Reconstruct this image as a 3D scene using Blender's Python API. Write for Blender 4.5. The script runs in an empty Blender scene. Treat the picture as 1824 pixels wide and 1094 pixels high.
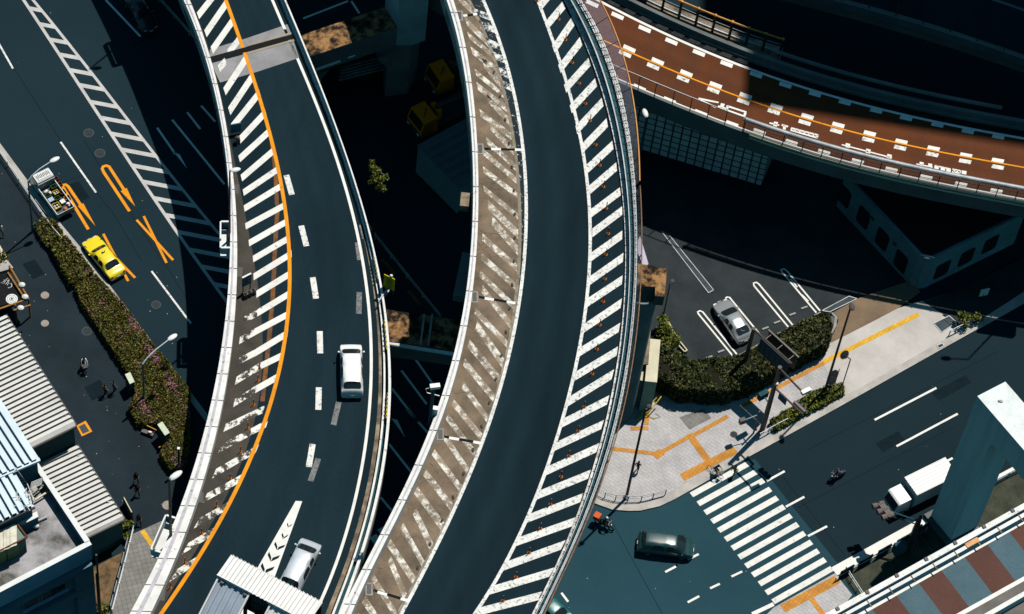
import bpy, bmesh, math, random
import numpy as np
from mathutils import Vector, Matrix
random.seed(7)
R_ = math.radians
sc = bpy.context.scene
COL = sc.collection
# ------------------------------------------------------------ camera survey
FPX, CX, CY, DEP, ROLL, DIST = 5602.0, 912.0, 547.0, R_(57), R_(8.07), 273.0
cd, sd, cr, sr = math.cos(DEP), math.sin(DEP), math.cos(ROLL), math.sin(ROLL)
CAM = Vector((0, -DIST*cd, DIST*sd))
FW, RT, UP = Vector((0, cd, -sd)), Vector((1, 0, 0)), Vector((0, sd, cd))
def P(x, y, z=0.0):
    """point of the place at height z that the survey photograph shows at (x, y)"""
    x -= CX; y -= CY
    d = FW*FPX + RT*(x*cr + y*sr) - UP*(-x*sr + y*cr)
    return CAM + d*((z - CAM.z)/d.z)
def PP(pts, z=0.0): return [P(x, y, z) for x, y in pts]
def crop(ox, oy, s, pts): return [(ox + x/s, oy + y/s) for x, y in pts]
cam = bpy.data.cameras.new('camera'); co = bpy.data.objects.new('camera', cam); COL.objects.link(co)
cam.sensor_width = 36; cam.lens = FPX/1824*36; cam.clip_start = 5; cam.clip_end = 3000
X_ = RT*cr + UP*sr; Y_ = -RT*sr + UP*cr; Z_ = -FW
co.matrix_world = Matrix(((X_.x, Y_.x, Z_.x, CAM.x), (X_.y, Y_.y, Z_.y, CAM.y), (X_.z, Y_.z, Z_.z, CAM.z), (0, 0, 0, 1)))
sc.camera = co
# ------------------------------------------------------------ light
SEL, SAZ = R_(67), R_(34)            # sun high, beyond the upper right
w = bpy.data.worlds.new('World'); sc.world = w; w.use_nodes = True
nt = w.node_tree; sky = nt.nodes.new('ShaderNodeTexSky'); sky.sky_type = 'NISHITA'; sky.sun_disc = False
sky.sun_elevation = SEL; sky.sun_rotation = SAZ; sky.air_density = 1.0; sky.ozone_density = 1.2; sky.dust_density = .3
bg = nt.nodes['Background']; tn = nt.nodes.new('ShaderNodeMix'); tn.data_type = 'RGBA'; tn.blend_type = 'MULTIPLY'; tn.inputs[0].default_value = 1; tn.inputs[7].default_value = (.30, .78, .76, 1)
nt.links.new(sky.outputs[0], tn.inputs[6]); nt.links.new(tn.outputs[2], bg.inputs[0]); bg.inputs[1].default_value = 0.075
sl = bpy.data.lights.new('sun', 'SUN'); so = bpy.data.objects.new('sun', sl); COL.objects.link(so)
sl.energy = 4.6; sl.angle = R_(.5); sl.color = (1, .955, .87)
SUN = Vector((math.sin(SAZ)*math.cos(SEL), math.cos(SAZ)*math.cos(SEL), math.sin(SEL)))
so.rotation_euler = SUN.to_track_quat('Z', 'Y').to_euler(); so.location = SUN*300
sc.view_settings.view_transform = 'Standard'; sc.view_settings.look = 'None'
sc.view_settings.exposure = 0.0
sc.cycles.use_denoising = True
sc.cycles.max_bounces = 5; sc.cycles.diffuse_bounces = 0; sc.cycles.glossy_bounces = 3
sc.cycles.transparent_max_bounces = 8
# ------------------------------------------------------------ materials
def newmat(n):
    m = bpy.data.materials.new(n); m.use_nodes = True
    return m, m.node_tree, m.node_tree.nodes['Principled BSDF']
def nd(t, k, **kw):
    n = t.nodes.new(k)
    for a, b in kw.items(): setattr(n, a, b)
    return n
def M(n, c1, c2=None, scale=1.0, rough=.8, metal=0, lo=.35, hi=.65, bump=0, fine=.0, spec=None, stretch=None, coat=0, detail=6):
    m, t, b = newmat(n); L = t.links
    c2 = c2 or tuple(v*.82 for v in c1)
    tc = nd(t, 'ShaderNodeTexCoord'); mp = nd(t, 'ShaderNodeMapping'); L.new(tc.outputs['Object'], mp.inputs[0])
    if stretch: mp.inputs['Scale'].default_value = stretch
    no = nd(t, 'ShaderNodeTexNoise'); no.inputs['Scale'].default_value = scale; no.inputs['Detail'].default_value = detail; no.inputs['Roughness'].default_value = .65
    L.new(mp.outputs[0], no.inputs[0])
    rp = nd(t, 'ShaderNodeMapRange'); rp.inputs[1].default_value = lo; rp.inputs[2].default_value = hi
    L.new(no.outputs[0], rp.inputs[0])
    mx = nd(t, 'ShaderNodeMix', data_type='RGBA'); L.new(rp.outputs[0], mx.inputs[0])
    mx.inputs[6].default_value = (*c1, 1); mx.inputs[7].default_value = (*c2, 1)
    out = mx.outputs[2]
    if fine:
        n2 = nd(t, 'ShaderNodeTexNoise'); n2.inputs['Scale'].default_value = 9; n2.inputs['Detail'].default_value = 4; n2.inputs['Roughness'].default_value = .8
        L.new(tc.outputs['Object'], n2.inputs[0])
        r2 = nd(t, 'ShaderNodeMapRange'); r2.inputs[1].default_value = .25; r2.inputs[2].default_value = .75; r2.inputs[3].default_value = 1-fine; r2.inputs[4].default_value = 1+fine
        L.new(n2.outputs[0], r2.inputs[0])
        mm = nd(t, 'ShaderNodeMix', data_type='RGBA', blend_type='MULTIPLY'); mm.inputs[0].default_value = 1
        L.new(out, mm.inputs[6]); L.new(r2.outputs[0], mm.inputs[7]); out = mm.outputs[2]
    L.new(out, b.inputs['Base Color'])
    b.inputs['Roughness'].default_value = rough; b.inputs['Metallic'].default_value = metal
    if spec is None and rough >= .6 and not metal: spec = .1
    if spec is not None: b.inputs['Specular IOR Level'].default_value = spec
    if coat: b.inputs['Coat Weight'].default_value = coat; b.inputs['Coat Roughness'].default_value = .08
    if bump:
        bp = nd(t, 'ShaderNodeBump'); bp.inputs['Strength'].default_value = bump; bp.inputs['Distance'].default_value = .03
        L.new(no.outputs[0], bp.inputs['Height']); L.new(bp.outputs[0], b.inputs['Normal'])
    m.diffuse_color = (*c1, 1)
    return m
def WORN(n, paint, under, thr=.42, scale=2.2, soft=.05, under2=None, rough=.7, fine=9):
    """paint worn through to what it was laid on"""
    m, t, b = newmat(n); L = t.links
    tc = nd(t, 'ShaderNodeTexCoord')
    a = nd(t, 'ShaderNodeTexNoise'); a.inputs['Scale'].default_value = scale; a.inputs['Detail'].default_value = 9; a.inputs['Roughness'].default_value = .72
    L.new(tc.outputs['Object'], a.inputs[0])
    r = nd(t, 'ShaderNodeMapRange'); r.inputs[1].default_value = thr-soft; r.inputs[2].default_value = thr+soft; L.new(a.outputs[0], r.inputs[0])
    c = nd(t, 'ShaderNodeTexNoise'); c.inputs['Scale'].default_value = .9; c.inputs['Detail'].default_value = 5; L.new(tc.outputs['Object'], c.inputs[0])
    r2 = nd(t, 'ShaderNodeMapRange'); r2.inputs[1].default_value = .35; r2.inputs[2].default_value = .65; L.new(c.outputs[0], r2.inputs[0])
    u = nd(t, 'ShaderNodeMix', data_type='RGBA'); u.inputs[6].default_value = (*under, 1); u.inputs[7].default_value = (*(under2 or under), 1); L.new(r2.outputs[0], u.inputs[0])
    p = nd(t, 'ShaderNodeMix', data_type='RGBA'); p.inputs[6].default_value = (*paint, 1); p.inputs[7].default_value = tuple(v*.85 for v in paint)+(1,); L.new(r2.outputs[0], p.inputs[0])
    b.inputs['Specular IOR Level'].default_value = .1
    x = nd(t, 'ShaderNodeMix', data_type='RGBA'); L.new(r.outputs[0], x.inputs[0]); L.new(u.outputs[2], x.inputs[6]); L.new(p.outputs[2], x.inputs[7])
    L.new(x.outputs[2], b.inputs['Base Color']); b.inputs['Roughness'].default_value = rough
    return m
def BRICK(n, c1, c2, mortar, bw, bh, ms=.012, off=.5, rot=0, uv=False, rough=.8, dirt=.25):
    m, t, b = newmat(n); L = t.links
    tc = nd(t, 'ShaderNodeTexCoord'); mp = nd(t, 'ShaderNodeMapping'); mp.inputs['Rotation'].default_value = (0, 0, rot)
    L.new(tc.outputs['UV' if uv else 'Object'], mp.inputs[0])
    k = nd(t, 'ShaderNodeTexBrick'); k.offset = off; k.inputs['Scale'].default_value = 1; k.inputs['Brick Width'].default_value = bw; k.inputs['Row Height'].default_value = bh
    k.inputs['Mortar Size'].default_value = ms; k.inputs['Color1'].default_value = (*c1, 1); k.inputs['Color2'].default_value = (*c2, 1); k.inputs['Mortar'].default_value = (*mortar, 1)
    L.new(mp.outputs[0], k.inputs[0])
    no = nd(t, 'ShaderNodeTexNoise'); no.inputs['Scale'].default_value = .8; no.inputs['Detail'].default_value = 6; L.new(tc.outputs['Object'], no.inputs[0])
    r = nd(t, 'ShaderNodeMapRange'); r.inputs[1].default_value = .3; r.inputs[2].default_value = .7; r.inputs[3].default_value = 1-dirt; r.inputs[4].default_value = 1.05; L.new(no.outputs[0], r.inputs[0])
    mm = nd(t, 'ShaderNodeMix', data_type='RGBA', blend_type='MULTIPLY'); mm.inputs[0].default_value = 1
    L.new(k.outputs[0], mm.inputs[6]); L.new(r.outputs[0], mm.inputs[7]); L.new(mm.outputs[2], b.inputs['Base Color'])
    b.inputs['Roughness'].default_value = rough; b.inputs['Specular IOR Level'].default_value = .1
    return m
def LEAF(n, cols, tr=.25):
    m, t, b = newmat(n); L = t.links
    g = nd(t, 'ShaderNodeNewGeometry'); rp = nd(t, 'ShaderNodeValToRGB'); L.new(g.outputs['Random Per Island'], rp.inputs[0])
    e = rp.color_ramp.elements
    while len(e) < len(cols): e.new(.5)
    for i, c in enumerate(cols): e[i].position = i/(len(cols)-1); e[i].color = (*c, 1)
    L.new(rp.outputs[0], b.inputs['Base Color']); b.inputs['Roughness'].default_value = .6; b.inputs['Specular IOR Level'].default_value = .25
    return m
def LANE(n, c1, c2, tracks, scale=.22):
    """asphalt polished darker along the wheel tracks; tracks = (place across 0..1, factor)"""
    m = M(n, c1, c2, scale, .8, fine=.22, spec=.03, stretch=(1, .22, 1)); t = m.node_tree; L = t.links; b = t.nodes['Principled BSDF']
    src = b.inputs['Base Color'].links[0].from_socket; tc = nd(t, 'ShaderNodeTexCoord'); sp = nd(t, 'ShaderNodeSeparateXYZ'); L.new(tc.outputs['UV'], sp.inputs[0])
    no = nd(t, 'ShaderNodeTexNoise'); no.inputs['Scale'].default_value = .35; no.inputs['Detail'].default_value = 5; L.new(tc.outputs['Object'], no.inputs[0])
    ad = nd(t, 'ShaderNodeMath', operation='MULTIPLY_ADD'); ad.inputs[1].default_value = .10; L.new(no.outputs[0], ad.inputs[0]); L.new(sp.outputs[0], ad.inputs[2])
    su = nd(t, 'ShaderNodeMath', operation='SUBTRACT'); su.inputs[1].default_value = .05; L.new(ad.outputs[0], su.inputs[0])
    rp = nd(t, 'ShaderNodeValToRGB'); rp.color_ramp.interpolation = 'B_SPLINE'; L.new(su.outputs[0], rp.inputs[0]); e = rp.color_ramp.elements
    while len(e) < len(tracks): e.new(.5)
    for i, (p, v) in enumerate(tracks): e[i].position = p; e[i].color = (v/1.5, v/1.5, v/1.5, 1)
    mu = nd(t, 'ShaderNodeMix', data_type='RGBA', blend_type='MULTIPLY'); mu.inputs[0].default_value = 1; L.new(src, mu.inputs[6]); L.new(rp.outputs[0], mu.inputs[7])
    m2 = nd(t, 'ShaderNodeMix', data_type='RGBA', blend_type='MULTIPLY'); m2.inputs[0].default_value = 1; L.new(mu.outputs[2], m2.inputs[6]); m2.inputs[7].default_value = (1.5, 1.5, 1.5, 1)
    m2.clamp_result = False; L.new(m2.outputs[2], b.inputs['Base Color']); return m
def MESHNET(n, c, cell=.09, wire=.022):
    m, t, b = newmat(n); L = t.links
    tc = nd(t, 'ShaderNodeTexCoord'); k = nd(t, 'ShaderNodeTexBrick'); k.offset = 0
    k.inputs['Scale'].default_value = 1; k.inputs['Brick Width'].default_value = cell; k.inputs['Row Height'].default_value = cell; k.inputs['Mortar Size'].default_value = wire
    L.new(tc.outputs['UV'], k.inputs[0]); b.inputs['Base Color'].default_value = (*c, 1); b.inputs['Roughness'].default_value = .5; b.inputs['Metallic'].default_value = .3
    L.new(k.outputs['Fac'], b.inputs['Alpha'])
    return m
ASPH = (.0135, .029, .0385); ASPH2 = (.0100, .0225, .0305)
m_asph = M('asphalt', ASPH, ASPH2, .06, .8, lo=.3, hi=.7, fine=.2, spec=.03)
m_asph_new = M('fresh_asphalt', (.0105, .0245, .0335), (.0068, .0165, .0230), .22, .8, fine=.2, spec=.03, stretch=(1, .22, 1))
m_asph_right = M('cross_street_asphalt', (.0115, .0255, .0335), (.0090, .0200, .0270), .07, .8, lo=.3, hi=.7, fine=.16, spec=.03)
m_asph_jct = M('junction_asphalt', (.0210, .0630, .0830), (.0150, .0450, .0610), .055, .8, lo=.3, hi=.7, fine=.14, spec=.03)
m_plaza = M('plaza_asphalt', (.0130, .0210, .0270), (.0190, .0310, .0400), .16, .8, fine=.24, spec=.03)
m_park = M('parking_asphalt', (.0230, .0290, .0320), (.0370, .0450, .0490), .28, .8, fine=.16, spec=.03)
m_white = M('white_road_paint', (.80, .79, .75), (.66, .65, .62), 1.5, .7, fine=.06, spec=.3)
m_stripe = WORN('hatch_paint', (.76, .745, .71), ASPH, .355, 2.6, .07)
m_wornstripe = WORN('broken_hatch_paint', (.80, .78, .72), (.078, .068, .055), .49, 1.1, .03, (.04, .037, .033))
m_cstripe = WORN('traffic_worn_hatch_paint', (.75, .74, .71), (.035, .042, .045), .41, 4.2, .07)
m_ghost = WORN('faded_hatch_paint', (.80, .77, .70), (.30, .235, .170), .535, 1.8, .07, (.15, .115, .083))
m_ghost2 = WORN('half_gone_paint', (.78, .77, .73), ASPH, .5, 2.2, .06)
m_graydash = WORN('scraped_off_paint', (.24, .24, .24), (.06, .065, .07), .47, 7, .1)
m_oldwhite = WORN('tired_street_paint', (.52, .50, .49), (.07, .08, .085), .33, 4.0, .1)
m_orange = WORN('orange_road_paint', (.78, .29, .012), (.12, .07, .03), .34, 3, .07)
m_orange_old = WORN('ground_off_orange_paint', (.22, .085, .022), (.045, .04, .035), .47, 1.6, .12)
m_yellow_tac = BRICK('yellow_tactile_tile', (.74, .42, .035), (.66, .36, .03), (.42, .22, .02), .3, .3, .012, 0, R_(27), rough=.7)
m_orange_tac = BRICK('orange_tactile_tile', (.60, .27, .05), (.50, .22, .04), (.32, .14, .03), .3, .3, .012, 0, R_(27), rough=.7)
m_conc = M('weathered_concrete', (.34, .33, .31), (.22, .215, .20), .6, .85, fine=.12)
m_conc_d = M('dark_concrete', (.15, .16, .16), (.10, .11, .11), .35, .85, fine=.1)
m_parapet = WORN('stained_white_concrete', (.77, .755, .735), (.22, .20, .19), .37, 3.4, .06)
m_shoulder = M('dusty_shoulder', (.078, .068, .055), (.034, .033, .030), .35, .85, lo=.3, hi=.7, fine=.2)
m_brown = M('silted_brown_shoulder', (.225, .165, .115), (.095, .075, .055), .45, .9, lo=.33, hi=.68, fine=.22)
m_gutter = M('silted_gutter', (.33, .25, .17), (.10, .085, .065), .9, .9, lo=.35, hi=.62, fine=.25)
m_moss = M('mossy_brown_concrete', (.32, .175, .075), (.014, .013, .011), .8, .95, lo=.41, hi=.56, bump=.6, fine=.45)
m_patch = M('bare_concrete_joint', (.30, .29, .30), (.21, .205, .215), .5, .85, fine=.12)
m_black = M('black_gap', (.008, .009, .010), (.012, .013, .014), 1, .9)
m_red = M('rust_red_surfacing', (.140, .043, .016), (.092, .038, .021), .16, .85, lo=.32, hi=.68, fine=.2, spec=.03)
m_bandred = M('brown_band_surfacing', (.10, .042, .030), (.078, .034, .026), .3, .85, fine=.16, spec=.3)
m_bandblue = M('blue_grey_band_surfacing', (.070, .125, .155), (.052, .098, .125), .4, .85, fine=.25, spec=.3)
m_steel = M('galvanised_steel', (.40, .42, .44), (.24, .26, .28), 1.2, .55, .3)
m_dark = M('dark_painted_steel', (.022, .022, .024), (.035, .032, .03), 1.5, .55)
m_brownsteel = M('brown_painted_steel', (.075, .055, .048), (.05, .038, .034), 1.5, .5)
m_tealsteel = M('blue_green_painted_steel', (.022, .085, .105), (.014, .055, .070), 1, .7)
m_lampwhite = M('lamp_housing', (.78, .78, .76), None, 1, .35)
m_green_post = M('green_painted_post', (.05, .16, .16), (.04, .12, .12), 1, .4)
m_orail = M('orange_rail_paint', (.62, .26, .03), (.45, .17, .02), 2, .5)
m_sidew = BRICK('pale_paving_slab', (.46, .445, .45), (.42, .405, .415), (.25, .24, .245), .60, .30, .012, .5, R_(28), dirt=.18)
m_sidew2 = BRICK('grey_paving_slab', (.24, .235, .22), (.205, .20, .19), (.11, .11, .10), .4, .4, .015, 0, R_(-24), dirt=.25)
m_drive = M('pale_concrete_apron', (.52, .49, .465), (.38, .355, .335), .30, .85, lo=.35, hi=.7, fine=.08)
m_bdrive = M('brown_stone_apron', (.215, .150, .098), (.15, .105, .07), .4, .85, fine=.15)
m_kerb = M('kerb_stone', (.46, .43, .40), (.33, .31, .29), .8, .85, fine=.1)
m_tile = BRICK('square_tile_facing', (.62, .62, .60), (.50, .51, .50), (.035, .04, .04), .82, .82, .075, 0, 0, True)
m_corr = M('ribbed_cream_sheet', (.60, .595, .575), (.46, .455, .44), .5, .55, lo=.4, hi=.7, fine=.05)
m_corr_b = M('ribbed_pale_blue_sheet', (.62, .72, .80), (.50, .60, .68), .6, .5)
m_wallteal = M('grey_green_render', (.16, .21, .21), (.12, .16, .165), .4, .8)
m_bldwhite = M('white_render', (.74, .75, .74), (.62, .63, .62), .4, .8, fine=.05)
m_bldblue = M('blue_grey_wall', (.12, .20, .245), (.09, .155, .19), .4, .75)
m_roofc = M('stained_roof_screed', (.36, .345, .365), (.085, .085, .075), .34, .8, lo=.40, hi=.62, fine=.14)
m_glass = M('dark_glass', (.012, .017, .02), (.016, .022, .026), 1, .08, spec=.6)
m_glass2 = M('grey_glass', (.10, .14, .15), (.075, .11, .12), 1, .2, spec=.5)
m_rubber = M('tyre_rubber', (.012, .012, .012), None, 2, .85)
m_rim = M('wheel_metal', (.35, .36, .37), None, 2, .4, .8)
m_gantry = M('white_painted_pier', (.70, .74, .73), (.50, .545, .54), .9, .65, lo=.45, hi=.8, stretch=(1.4,1.4,.10))
m_dirt = M('bare_earth', (.20, .125, .065), (.075, .055, .03), 1.1, .95, lo=.4, hi=.62, bump=.5, fine=.35)
m_mossg = M('mossy_ground', (.030, .036, .026), (.062, .066, .046), .7, .95, fine=.4)
m_yel = M('yellow_paint', (.72, .60, .015), None, 1, .35, coat=.4)
m_yelsign = M('yellow_sign_sheet', (.66, .50, .012), None, 1, .6)
m_cream = M('cream_painted_steel', (.62, .57, .42), (.50, .46, .34), .8, .6, fine=.12)
m_tape = M('yellow_black_tape', (.70, .50, .03), (.40, .28, .02), 3, .6)
HEDGE = [(.010, .016, .004), (.035, .050, .008), (.10, .035, .014), (.070, .090, .010), (.13, .14, .014), (.26, .22, .05)]
m_leaf = LEAF('hedge_leaf', HEDGE)
m_leaf2 = LEAF('shrub_leaf', [(.02, .035, .008), (.06, .085, .012), (.15, .17, .02), (.24, .23, .04)])
m_leaf3 = LEAF('glossy_hedge_leaf', [(.010, .018, .006), (.022, .034, .010), (.045, .058, .016), (.13, .115, .03)])
m_pink = LEAF('pink_blossom', [(.16, .05, .08), (.30, .11, .17), (.45, .22, .28)])
m_twig = M('hedge_twigs', (.018, .016, .010), (.010, .012, .006), 4, .95)
m_bark = M('bark', (.06, .045, .03), None, 5, .9)
# ------------------------------------------------------------ mesh helpers
class MB:
    def __init__(s): s.v = []; s.f = []; s.m = []; s.uv = []
    def poly(s, pts, mi=0, uv=None):
        n = len(s.v); s.v += [tuple(p) for p in pts]; s.f.append(list(range(n, n+len(pts)))); s.m.append(mi); s.uv.append(uv); return s
    def prism(s, pts, z0, z1, mi=0, mt=None, bottom=True):
        """upright prism over a world polygon (counter-clockwise or not)"""
        a = sum(pts[i-1][0]*pts[i][1]-pts[i][0]*pts[i-1][1] for i in range(len(pts)))
        if a < 0: pts = list(reversed(pts))
        n = len(s.v); k = len(pts)
        s.v += [(p[0], p[1], z0) for p in pts]+[(p[0], p[1], z1) for p in pts]
        s.f.append([n+k+i for i in range(k)]); s.m.append(mi if mt is None else mt); s.uv.append(None)
        if bottom: s.f.append([n+k-1-i for i in range(k)]); s.m.append(mi); s.uv.append(None)
        d = 0
        for i in range(k):
            j = (i+1) % k; e = math.hypot(pts[j][0]-pts[i][0], pts[j][1]-pts[i][1])
            s.f.append([n+i, n+j, n+k+j, n+k+i]); s.m.append(mi); s.uv.append([(d, z0), (d+e, z0), (d+e, z1), (d, z1)]); d += e
        return s
    def strip(s, A, B, z0, z1, mi=0, mt=None, bottom=True, ends=True):
        """solid between two world polylines, z0..z1"""
        n = len(s.v); k = len(A)
        for a, b in zip(A, B): s.v += [(a[0], a[1], z0), (a[0], a[1], z1), (b[0], b[1], z1), (b[0], b[1], z0)]
        for i in range(k-1):
            p = n+4*i; q = p+4
            fs = [([p+1, p+2, q+2, q+1], mi if mt is None else mt), ([p, p+1, q+1, q], mi), ([p+2, p+3, q+3, q+2], mi)]
            if bottom: fs.append(([p+3, p, q, q+3], mi))
            for f, m in fs: s.f.append(f); s.m.append(m); s.uv.append(None)
        if ends:
            p = n; s.f.append([p, p+3, p+2, p+1]); p = n+4*(k-1); s.f.append([p, p+1, p+2, p+3]); s.m += [mi, mi]; s.uv += [None, None]
        return s
    def sheet(s, A, B, z, mi=0):
        n = len(s.v); k = len(A)
        for a, b in zip(A, B): s.v += [(a[0], a[1], z), (b[0], b[1], z)]
        for i in range(k-1):
            p = n+2*i; s.f.append([p, p+1, p+3, p+2]); s.m.append(mi); s.uv.append([(0, i), (1, i), (1, i+1), (0, i+1)])
        return s
    def box(s, c, d, rot=0, mi=0, mat=None):
        T = mat or (Matrix.Translation(Vector(c)) @ Matrix.Rotation(rot, 4, 'Z'))
        n = len(s.v)
        for x, y, z in ((-1, -1, -1), (1, -1, -1), (1, 1, -1), (-1, 1, -1), (-1, -1, 1), (1, -1, 1), (1, 1, 1), (-1, 1, 1)):
            s.v.append(tuple(T @ Vector((x*d[0]/2, y*d[1]/2, z*d[2]/2))))
        for f in ((3, 2, 1, 0), (4, 5, 6, 7), (0, 1, 5, 4), (1, 2, 6, 5), (2, 3, 7, 6), (3, 0, 4, 7)):
            s.f.append([n+i for i in f]); s.m.append(mi); s.uv.append(None)
        return s
    def tube(s, pts, r, n=8, mi=0, cap=True):
        pts = [Vector(p) for p in pts]; rs = r if isinstance(r, (list, tuple)) else [r]*len(pts)
        base = len(s.v); k = len(pts)
        for i, p in enumerate(pts):
            d = (pts[min(i+1, k-1)]-pts[max(i-1, 0)]).normalized()
            u = d.cross(Vector((0, 0, 1)) if abs(d.z) < .95 else Vector((1, 0, 0))).normalized(); v = d.cross(u)
            for j in range(n):
                a = 2*math.pi*j/n; s.v.append(tuple(p+(u*math.cos(a)+v*math.sin(a))*rs[i]))
        for i in range(k-1):
            for j in range(n):
                a = base+i*n+j; b = base+i*n+(j+1) % n; s.f.append([a, b, b+n, a+n]); s.m.append(mi); s.uv.append(None)
        if cap:
            s.f.append([base+j for j in range(n)][::-1]); s.f.append([base+(k-1)*n+j for j in range(n)]); s.m += [mi, mi]; s.uv += [None, None]
        return s
    def bar(s, a, b, w, h, mi=0):
        """rectangular bar from a to b"""
        a = Vector(a); b = Vector(b); d = b-a; L = d.length; d.normalize()
        u = d.cross(Vector((0, 0, 1)));
        u = u.normalized() if u.length > 1e-4 else Vector((1, 0, 0)); v = u.cross(d)
        T = Matrix(((d.x, u.x, v.x, 0), (d.y, u.y, v.y, 0), (d.z, u.z, v.z, 0), (0, 0, 0, 1))); T.translation = (a+b)/2
        return s.box((0, 0, 0), (L, w, h), mat=T, mi=mi)
    def ell(s, c, r, n=10, mi=0, rot=None):
        base = len(s.v); c = Vector(c); R = rot or Matrix.Identity(3); k = n//2
        for i in range(k+1):
            t = math.pi*i/k
            for j in range(n):
                a = 2*math.pi*j/n; s.v.append(tuple(c+R @ Vector((r[0]*math.sin(t)*math.cos(a), r[1]*math.sin(t)*math.sin(a), r[2]*math.cos(t)))))
        for i in range(k):
            for j in range(n):
                a = base+i*n+j; b = base+i*n+(j+1) % n; s.f.append([a, a+n, b+n, b]); s.m.append(mi); s.uv.append(None)
        return s
    def disc(s, c, r, h, n=24, mi=0, mt=None):
        return s.prism([(c[0]+r*math.cos(2*math.pi*i/n), c[1]+r*math.sin(2*math.pi*i/n)) for i in range(n)], c[2], c[2]+h, mi, mt)
    def build(s, name, mats, parent=None, smooth=False, local=False, **props):
        me = bpy.data.meshes.new(name); me.from_pydata(s.v, [], s.f); me.update()
        mats = mats if isinstance(mats, (list, tuple)) else [mats]
        for m in mats: me.materials.append(m)
        me.polygons.foreach_set('material_index', s.m)
        if any(u for u in s.uv):
            ul = me.uv_layers.new(); i = 0
            for f, u in zip(s.f, s.uv):
                for j in range(len(f)):
                    if u: ul.data[i].uv = u[j]
                    i += 1
        if smooth:
            me.shade_smooth(); me.set_sharp_from_angle(angle=R_(38))
        return link(name, me, parent, local, **props)
    def builds(s, name, mats, parent=None, smooth=False, local=False, cap=100, **props):
        """each loose piece becomes a part of its own"""
        par = list(range(len(s.v)))
        def find(i):
            while par[i] != i: par[i] = par[par[i]]; i = par[i]
            return i
        for f in s.f:
            r = find(f[0])
            for i in f[1:]: par[find(i)] = r
        groups = {}
        for k, f in enumerate(s.f): groups.setdefault(find(f[0]), []).append(k)
        out = []; gl = list(groups.values())
        if len(gl) > cap: gl = gl[:cap]+[sum(gl[cap:], [])]
        for n, g in enumerate(gl):
            m = MB(); ix = {}
            for k in g:
                ff = []
                for i in s.f[k]:
                    if i not in ix: ix[i] = len(m.v); m.v.append(s.v[i])
                    ff.append(ix[i])
                m.f.append(ff); m.m.append(s.m[k]); m.uv.append(s.uv[k])
            o = m.build(name, mats, parent, smooth, local, **props)
            if n == cap: o['kind'] = 'stuff'
            out.append(o)
        return out
def link(name, me, parent=None, local=False, **props):
    o = bpy.data.objects.new(name, me); COL.objects.link(o)
    for k, v in props.items(): o[k] = v
    if parent:
        o.parent = parent
        if not local:
            o.matrix_parent_inverse = WM(parent).inverted()
    return o
def WM(o):
    b = o.matrix_basis.copy()
    return (WM(o.parent) @ o.matrix_parent_inverse @ b) if o.parent else b
def thing(name, label, cat, loc=(0, 0, 0), rz=0, group=None):
    o = bpy.data.objects.new(name, None); COL.objects.link(o); o.empty_display_size = .3
    o.location = loc; o.rotation_euler = (0, 0, rz); o['label'] = label; o['category'] = cat
    if group: o['group'] = group
    return o
def tag(o, label, cat, group=None):
    o['label'] = label; o['category'] = cat
    if group: o['group'] = group
    return o
def copy_tree(o, loc=None, rz=None, label=None, parent=None):
    c = o.copy(); COL.objects.link(c)
    if parent: c.parent = parent
    else:
        c.location = loc
        if rz is not None: c.rotation_euler = (0, 0, rz)
        if label: c['label'] = label
    for ch in list(o.children): copy_tree(ch, parent=c)
    return c
def struct(o): o['kind'] = 'structure'; return o
def pxline(mb, pts, wd, z, mi=0, closed=False):
    """flat painted line of width wd metres through pixel points on plane z"""
    W = PP(pts, z); A = []; B = []
    for i, p in enumerate(W):
        d = (W[min(i+1, len(W)-1)]-W[max(i-1, 0)]).normalized(); n = Vector((-d.y, d.x, 0))*wd/2
        A.append(p+n); B.append(p-n)
    return mb.sheet(A, B, z, mi)
def pxpoly(mb, pts, z, mi=0): return mb.poly(PP(pts, z), mi)
class Curve:
    """smooth x(y) (or y(x)) through measured points"""
    def __init__(s, pts, axis='y', deg=5):
        a = np.array(pts, float); t = a[:, 1] if axis == 'y' else a[:, 0]; v = a[:, 0] if axis == 'y' else a[:, 1]
        o = np.argsort(t); t = t[o]; v = v[o]; s.axis = axis
        s.lo, s.hi = t[0], t[-1]; s.m = (t[0]+t[-1])/2; s.h = (t[-1]-t[0])/2
        s.c = np.polyfit((t-s.m)/s.h, v, min(deg, len(t)-1))
        s.q = np.polyfit((t-s.m)/s.h, v, 2)
    def __call__(s, t):
        u = (t-s.m)/s.h
        if -1 <= u <= 1: return float(np.polyval(s.c, u))
        e = -1 if u < -1 else 1
        v0 = np.polyval(s.c, e); d = np.polyval(np.polyder(s.c), e*.92); k = s.q[0]
        return float(v0+d*(u-e)+k*(u-e)**2*.8)
    def px(s, t): return (s(t), t) if s.axis == 'y' else (t, s(t))
def line(c, t0, t1, step, z, off=0):
    n = max(2, int(round((t1-t0)/step))+1); W = [P(*c.px(t0+(t1-t0)*i/(n-1)), z) for i in range(n)]
    if off:
        O = []
        for i, p in enumerate(W):
            d = (W[min(i+1, n-1)]-W[max(i-1, 0)]).normalized(); O.append(p+Vector((-d.y, d.x, 0))*off)
        return O
    return W
class Mix:
    def __init__(s, a, b, k): s.a, s.b, s.k, s.axis = a, b, k, a.axis
    def __call__(s, t): return s.a(t)*(1-s.k)+s.b(t)*s.k
    def px(s, t): return (s(t), t) if s.axis == 'y' else (t, s(t))
# ============================================================ elevated roads
LZ, CZ, RZ = 11.5, 24.0, 11.5
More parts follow.
